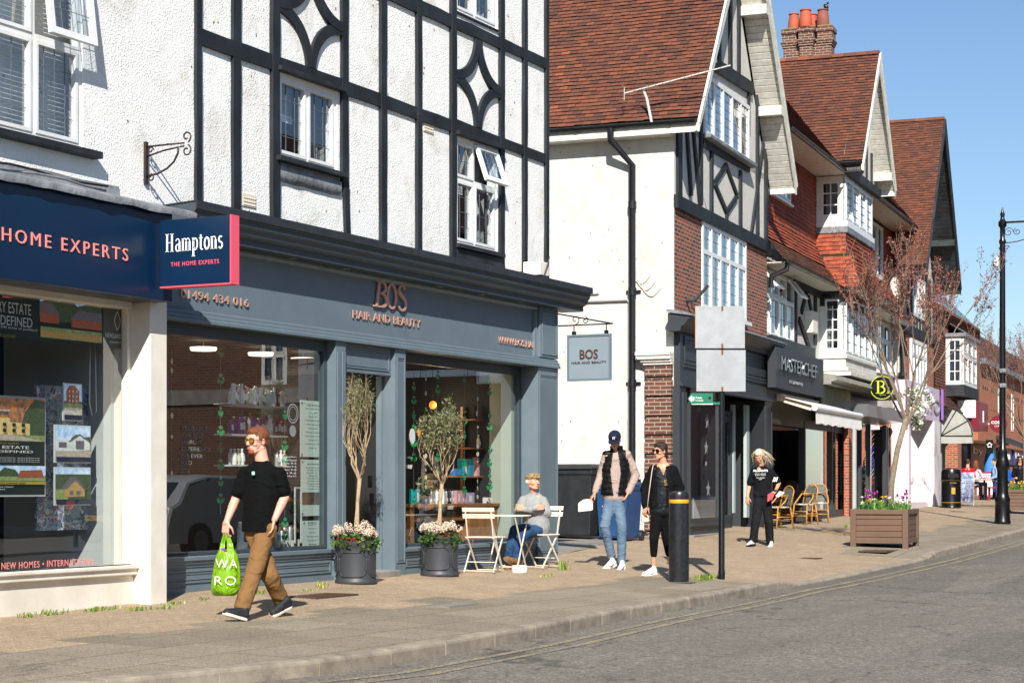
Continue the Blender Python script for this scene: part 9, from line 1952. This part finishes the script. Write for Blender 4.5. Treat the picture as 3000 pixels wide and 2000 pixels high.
def pricelist(x0,y0,x1,y1,label,title,n,photo=False,t=12.085):
 a,b=qs('A',x0,t),qs('A',x1,t);z1,z0=qz('A',(x0+x1)/2,y0,t),qz('A',(x0+x1)/2,y1,t);th=thing('price_list',label,'price list',(a,t,z0),'A','printed price lists in the salon window');m=MB();m.box(a,b,t,t+.006,z0,z1);m.build('card',pm,th)
 m=MB();w=b-a;h=z1-z0;text(m,title,front(a+w*.25,t-.002,z1-h*.09),w=w*.5,h=.016,depth=.001);r=random.Random(x0);wordsl=("Cut and Finish","Restyle","Blow Dry","Half Head Colour","Full Colour","Balayage","Toner","Conditioning","Curly Blow Dry","Wedding Hair","Fringe Trim","Manicure","Gel Nails")
 lo=.42 if photo else .08
 for k in range(n):zz=z1-h*(.15+(1-.15-lo)*k/n);ww=w*r.uniform(.3,.62);text(m,wordsl[k%13],front(a+(w-ww)/2,t-.002,zz),w=ww,h=.013,depth=.001)
 m.build('lettering',flat('grey_ink','#5d6863',.6),th)
 if photo:m=MB();m.box(a+.02,b-.02,t-.003,t-.001,z0+h*.2,z0+h*.42);m.build('photo_print',std('dark_salon_photo','#3a2c22',.5,c2='#9a8468',vs=6),th)
 m=MB()
 for x in(a+.025,b-.025):
  for z in(z0+.025,z1-.025):m.prism([(x+.014*math.cos(D(30*i)),t-.006,z+.014*math.sin(D(30*i)))for i in range(12)],(0,.006,0))
 m.build('stud',K['lead'],th)
pricelist(880,1174,953,1338,'uppermost pale green price list hanging in the left salon window','HAIR SERVICES',11);pricelist(882,1346,953,1510,'pale green price list with a photograph, below the topmost one','BEAUTY TREATMENTS',9,True);pricelist(887,1524,943,1613,'lowest pale green price list near the sill of the left window','BOS BEAUTY',6)
def glassword(s,px,py,wpx,h,mat,t=12.043,par=sa):a=q('A',px,py,t);m=MB();text(m,s,front(a[0],t,a[2]),w=qs('A',px+wpx,t)-a[0],h=h,depth=.001);return m.build('window_lettering',mat,par)
ghost=flat('frosted_vinyl','#7d807e',.6)
for i,(s,w_)in enumerate((("PROBABLY",74),("THE BEST",63),("HAIRCUT",60),("EXPERIENCE",86),("I'VE EVER",63),("HAD",32),("ROSE",27))):glassword(s,534-i*.8,1258+i*20.5+(4 if i==6 else 0),w_,.042 if i<6 else .03,ghost)
m=MB();c=q('A',858,1211,12.042)
m.mx=Matrix.Translation((c[0],12.042,c[2]));ribbon(m,arc(0,0,.105,.105,0,360,30),.018,.001);ribbon(m,arc(0,0,.075,.075,0,360,30),.01,.001);m.mx=None;m.build('window_emblem',ghost,sa)
m=MB();
for px,py,r_ in((858,1262,.065),(730,1235,.03)):c=q('A',px,py,12.041);m.prism([(c[0]+r_*math.cos(D(15*i)),12.041,c[2]+r_*math.sin(D(15*i)))for i in range(24)],(0,.002,0))
m.build('window_sticker',ghost,sa)
for i,s in enumerate(("Opening Hours","Mon Closed","Tue 9-5","Wed 9-6","Thu 9-8","Fri 9-6","Saturday 8-5")):glassword(s,828,1340+i*9.5,40,.022,K['frameclear'],12.042)
BC={'white':'#e2e2de','red':'#8e1524','purple':'#7a1e86','silver':'#a9adb0','black':'#1c1d20','teal':'#18a0a4','pink':'#d69aa4','lilac':'#b29ac4','amber':'#8a5a2c','ivory':'#d9cdb4','blue':'#3a78b8'}
def bmat(c):return K.get('b_'+c)or K.setdefault('b_'+c,flat(c+'_bottle',BC[c],.35,.5 if c=='silver' else 0))
PRO={}
def bottle(kind,col,lab):
 if(kind,col)in PRO:return PRO[(kind,col)]
 t=thing('bottle',lab,'bottle',(0,0,0),loc=(0,0,-50));m=MB()
 if kind=='bottle':m.lathe([(.026,0),(.028,.005),(.028,.12),(.02,.135),(.011,.14),(.011,.155)],n=14);cap_=[(.014,.155),(.014,.185)]
 elif kind=='can':m.lathe([(.026,0),(.026,.2),(.02,.215)],n=14);cap_=[(.021,.215),(.021,.25),(.01,.255)]
 else:m.lathe([(.012,.03),(.024,.035),(.027,.08),(.03,.165),(.002,.172)],n=14,sy=.6);cap_=[(.018,0),(.018,.035)]
 m.build('bottle_body',bmat(col),t,smooth=40);m=MB();m.lathe(cap_,n=12);m.build('bottle_cap',bmat('black' if col in('red','purple','silver')else col),t,smooth=40);m=MB();m.box(-.018,.018,-.0295,-.027,.04,.1);m.build('bottle_label',K['whitepaint'],t)
 PRO[(kind,col)]=t;t.used=False;return t
nb_=[0]
def putb(kind,col,px,zb,t,lab,grp,sc=1.0):
 o=bottle(kind,col,lab);loc=W('A',qs('A',px,t),t,zb)
 if not o.used:o.used=True;o.o.location=loc;o.o["label"]=lab;o.o["group"]=grp;o.o.scale=(sc,)*3
 else:dup(o,loc,label=lab,group=grp,scale=sc)
def shelf(px0,px1,py,t,d,mat,label,name='glass_shelf',th=.018):
 a,b=qs('A',px0,t),qs('A',px1,t);z=qz('A',(px0+px1)/2,py,t);m=MB();m.box(a,b,t-.03,t+d,z-th,z);o=m.build(name,K[mat],None,org=(a,t,z),bevel=.002);place(o,'A',label,'shelf');return z
r=random.Random(6)
z=shelf(672,838,1187,12.62,.22,'frameclear','upper glass shelf of red and white bottles in the left salon window')
for px in range(676,836,8):c=r.choice(['white','white','red','ivory']);putb(r.choice(['bottle','bottle','tube']),c,px,z+.001,12.62+r.uniform(0,.1),c+' bottle on the upper glass shelf of the left salon window','bottles on the upper glass shelf',r.uniform(1.0,1.4))
z=shelf(672,838,1273,12.62,.22,'frameclear','second glass shelf of purple and white bottles in the left salon window')
for px in range(676,836,8):c=r.choice(['white','purple','red','purple','amber']);putb(r.choice(['bottle','bottle','tube']),c,px,z+.001,12.62+r.uniform(0,.1),c+' bottle on the second glass shelf of the left salon window','bottles on the second glass shelf',r.uniform(1.0,1.4))
z=shelf(672,838,1362,12.62,.22,'frameclear','third glass shelf behind the walking man in the left salon window')
for px in list(range(676,720,11))+[812,823,833]:c=r.choice(['white','silver','ivory']);putb('bottle',c,px,z+.001,12.62+r.uniform(0,.1),c+' bottle on the third glass shelf of the left salon window','bottles on the third glass shelf')
z=shelf(700,862,1622,12.4,.3,'grey_in','low display plinth at the foot of the left salon window','display_plinth',.1)
for px in range(705,868,8):c=r.choice(['white','silver','silver','black']);putb(r.choice(['can','bottle','can']),c,px,z+.001,12.42+r.uniform(0,.18),c+' styling can on the low plinth of the left salon window','cans on the low plinth',r.uniform(1.0,1.5))
m=MB();a,b=qs('A',866,12.35),qs('A',884,12.35);
for x in(a,b):m.box(x-.008,x+.008,12.35,12.366,.7,1.35)
m.box(a,b,12.35,12.366,1.34,1.356);o=m.build('display_stand',K['frameclear'],None,org=(a,12.35,.7));place(o,'A','slim silver upright display frame beside the lowest price list','display stand')
WD=K['wood']
for i,(x0,x1,y)in enumerate(((1388,1468,1229),(1376,1468,1312),(1332,1470,1394))):
 z=shelf(x0,x1,y,12.75,.25,'wood',('top','second','third')[i]+' oak shelf in the right salon window','oak_shelf',.022)
 if i==0:
  for px in range(1392,1466,12):putb('tube','black',px,z+.001,12.8,'black tube on the top oak shelf','black tubes on the top oak shelf',1.1)
 if i==1:
  for px in range(1402,1434,8):putb('bottle','ivory',px,z+.001,12.78,'ivory bottle on the second oak shelf','ivory bottles on the second oak shelf')
  for px in range(1438,1466,9):putb('tube','silver',px,z+.001,12.78,'silver tube on the second oak shelf','silver tubes on the second oak shelf',1.35)
 zs3=z
def carton(px0,px1,zb,h,t,c,label,c2=None):
 a,b=qs('A',px0,t),qs('A',px1,t);th=thing('carton',label,'box',(a,t,zb),'A','product boxes in the right salon window');m=MB();m.box(a,b,t,t+.1,zb,zb+h);m.build('box',bmat(c),th,bevel=.002);m=MB();m.box(a+(b-a)*.3,a+(b-a)*.7,t-.002,t,zb+h*.15,zb+h*.75);m.build('printed_panel',bmat(c2 or 'white'),th)
for i,(x0,x1,c,h,c2)in enumerate(((1336,1356,'blue',.1,'teal'),(1358,1372,'teal',.24,'white'),(1374,1388,'teal',.24,'blue'),(1402,1426,'pink',.27,'teal'),(1428,1446,'pink',.27,'amber'),(1447,1471,'teal',.26,'lilac'))):carton(x0,x1,zs3+.001,h,12.78+.0*i,c,('small blue','narrow teal','teal striped','wide pink','pink and amber','broad teal')[i]+' box on the third oak shelf in the right window',c2)
for px in(1397,):
 a=qs('A',px,12.78);m=MB();m.box(a-.03,a+.03,12.99,13.03,.9,2.5);m.box(qs('A',1462,12.99)-.02,qs('A',1462,12.99)+.02,12.99,13.03,.9,2.5);o=m.build('shelf_upright',WD,None,org=(a,13,.9));place(o,'A','oak uprights carrying the shelves in the right salon window','shelf upright')
zc=qz('A',1400,1474,12.5);a,b=qs('A',1200,12.5),qs('A',1478,12.5);ct=thing('oak_counter','oak counter with ribbed front across the right salon window','counter',(a,12.5,.35),'A')
m=MB();m.box(a,b,12.45,12.85,zc-.04,zc);m.build('countertop',WD,ct,bevel=.004);m=MB();x=qs('A',1372,12.52)
while x<b-.03:m.box(x,x+.03,12.49,12.53,.4,zc-.041);x+=.04
m.box(qs('A',1372,12.53),b-.02,12.531,12.8,.38,zc-.041);m.build('ribbed_front',WD,ct);m=MB();m.box(a+.02,a+.12,12.5,12.6,.38,zc-.041);m.box(a+.02,qs('A',1372,12.53),12.55,12.6,.9,.96);m.build('leg',WD,ct)
for px in range(1262,1330,9):c=r.choice(['silver','white','silver','black']);putb('can',c,px,zc+.001,12.6+r.uniform(-.05,.1),c+' can on the oak counter of the right salon window','cans on the oak counter',.8)
for i,(x0,x1,c,h)in enumerate(((1218,1231,'teal',.2),(1338,1352,'pink',.18),(1353,1366,'pink',.16),(1368,1390,'lilac',.15),(1432,1466,'white',.08))):carton(x0,x1,zc+.001,h,12.58,c,('slim teal','left pink','right pink','lilac','low white')[i]+' box standing on the oak counter in the right window','teal' if i==4 else 'white')
carton(1440,1468,zc+.083,.09,12.6,'teal','teal hairbrush box stacked on the low white box','white')
for i,(px,py)in enumerate(((1268,1186),(1232,1266),(1370,1342))):
 p=q('A',px,py,13.3);l=thing('pendant_bulb',('uppermost','leftmost','lowest')[i]+' amber pendant bulb glowing inside the right salon window','pendant lamp',p,'A','amber pendant bulbs');m=MB();m.ball(p,[.055,.055,.06],16,12);m.build('glass_bulb',K.get('amberbulb')or K.setdefault('amberbulb',MT('lit_amber_glass').fin(lin('#e8892a'),.2,0,Emission_Color=lin('#ff9a3a'),Emission_Strength=.9)),l,smooth=True);m=MB();m.tube([(p[0],p[1],p[2]+.07),(p[0],p[1],3.1)],.004,5);m.build('cable',K['darker'],l);la=bpy.data.lights.new('bulb_lamp','POINT');la.shadow_soft_size=.09;la.energy=5;la.color=(1,.72,.42);lo=bpy.data.objects.new('bulb_lamp',la);COL.objects.link(lo);lo.parent=l.o;lo.location=(0,-.12,0)
rn=random.Random(3);c=q('A',1232,1462,12.62);t=thing('potted_fern','small green pot plant at the left end of the oak counter','pot plant',(c[0],12.62,zc),'A');m=MB();m.lathe([(.04,0),(.055,.09)],(c[0]+.12,12.62,zc+.001),14);m.build('pot',K['pot'],t);m=MB();leafcloud(m,[((c[0]+.12,12.62,zc+.22),.16)],160,.08,rn,.3);m.build('foliage',K['leaf'],t,recalc=False)
m=MB();c=q('A',1209,1277,12.19);m.prism([(c[0]+.07*math.cos(D(15*i)),12.193,c[2]+.1*math.sin(D(15*i)))for i in range(24)],(0,.003,0));m.build('window_sticker',K['frameclear'],sa)
glassword("NHBF",1192,1372,16,.05,K['whitepaint'],12.19);glassword("salon",1191,1342,18,.03,ghost,12.19)
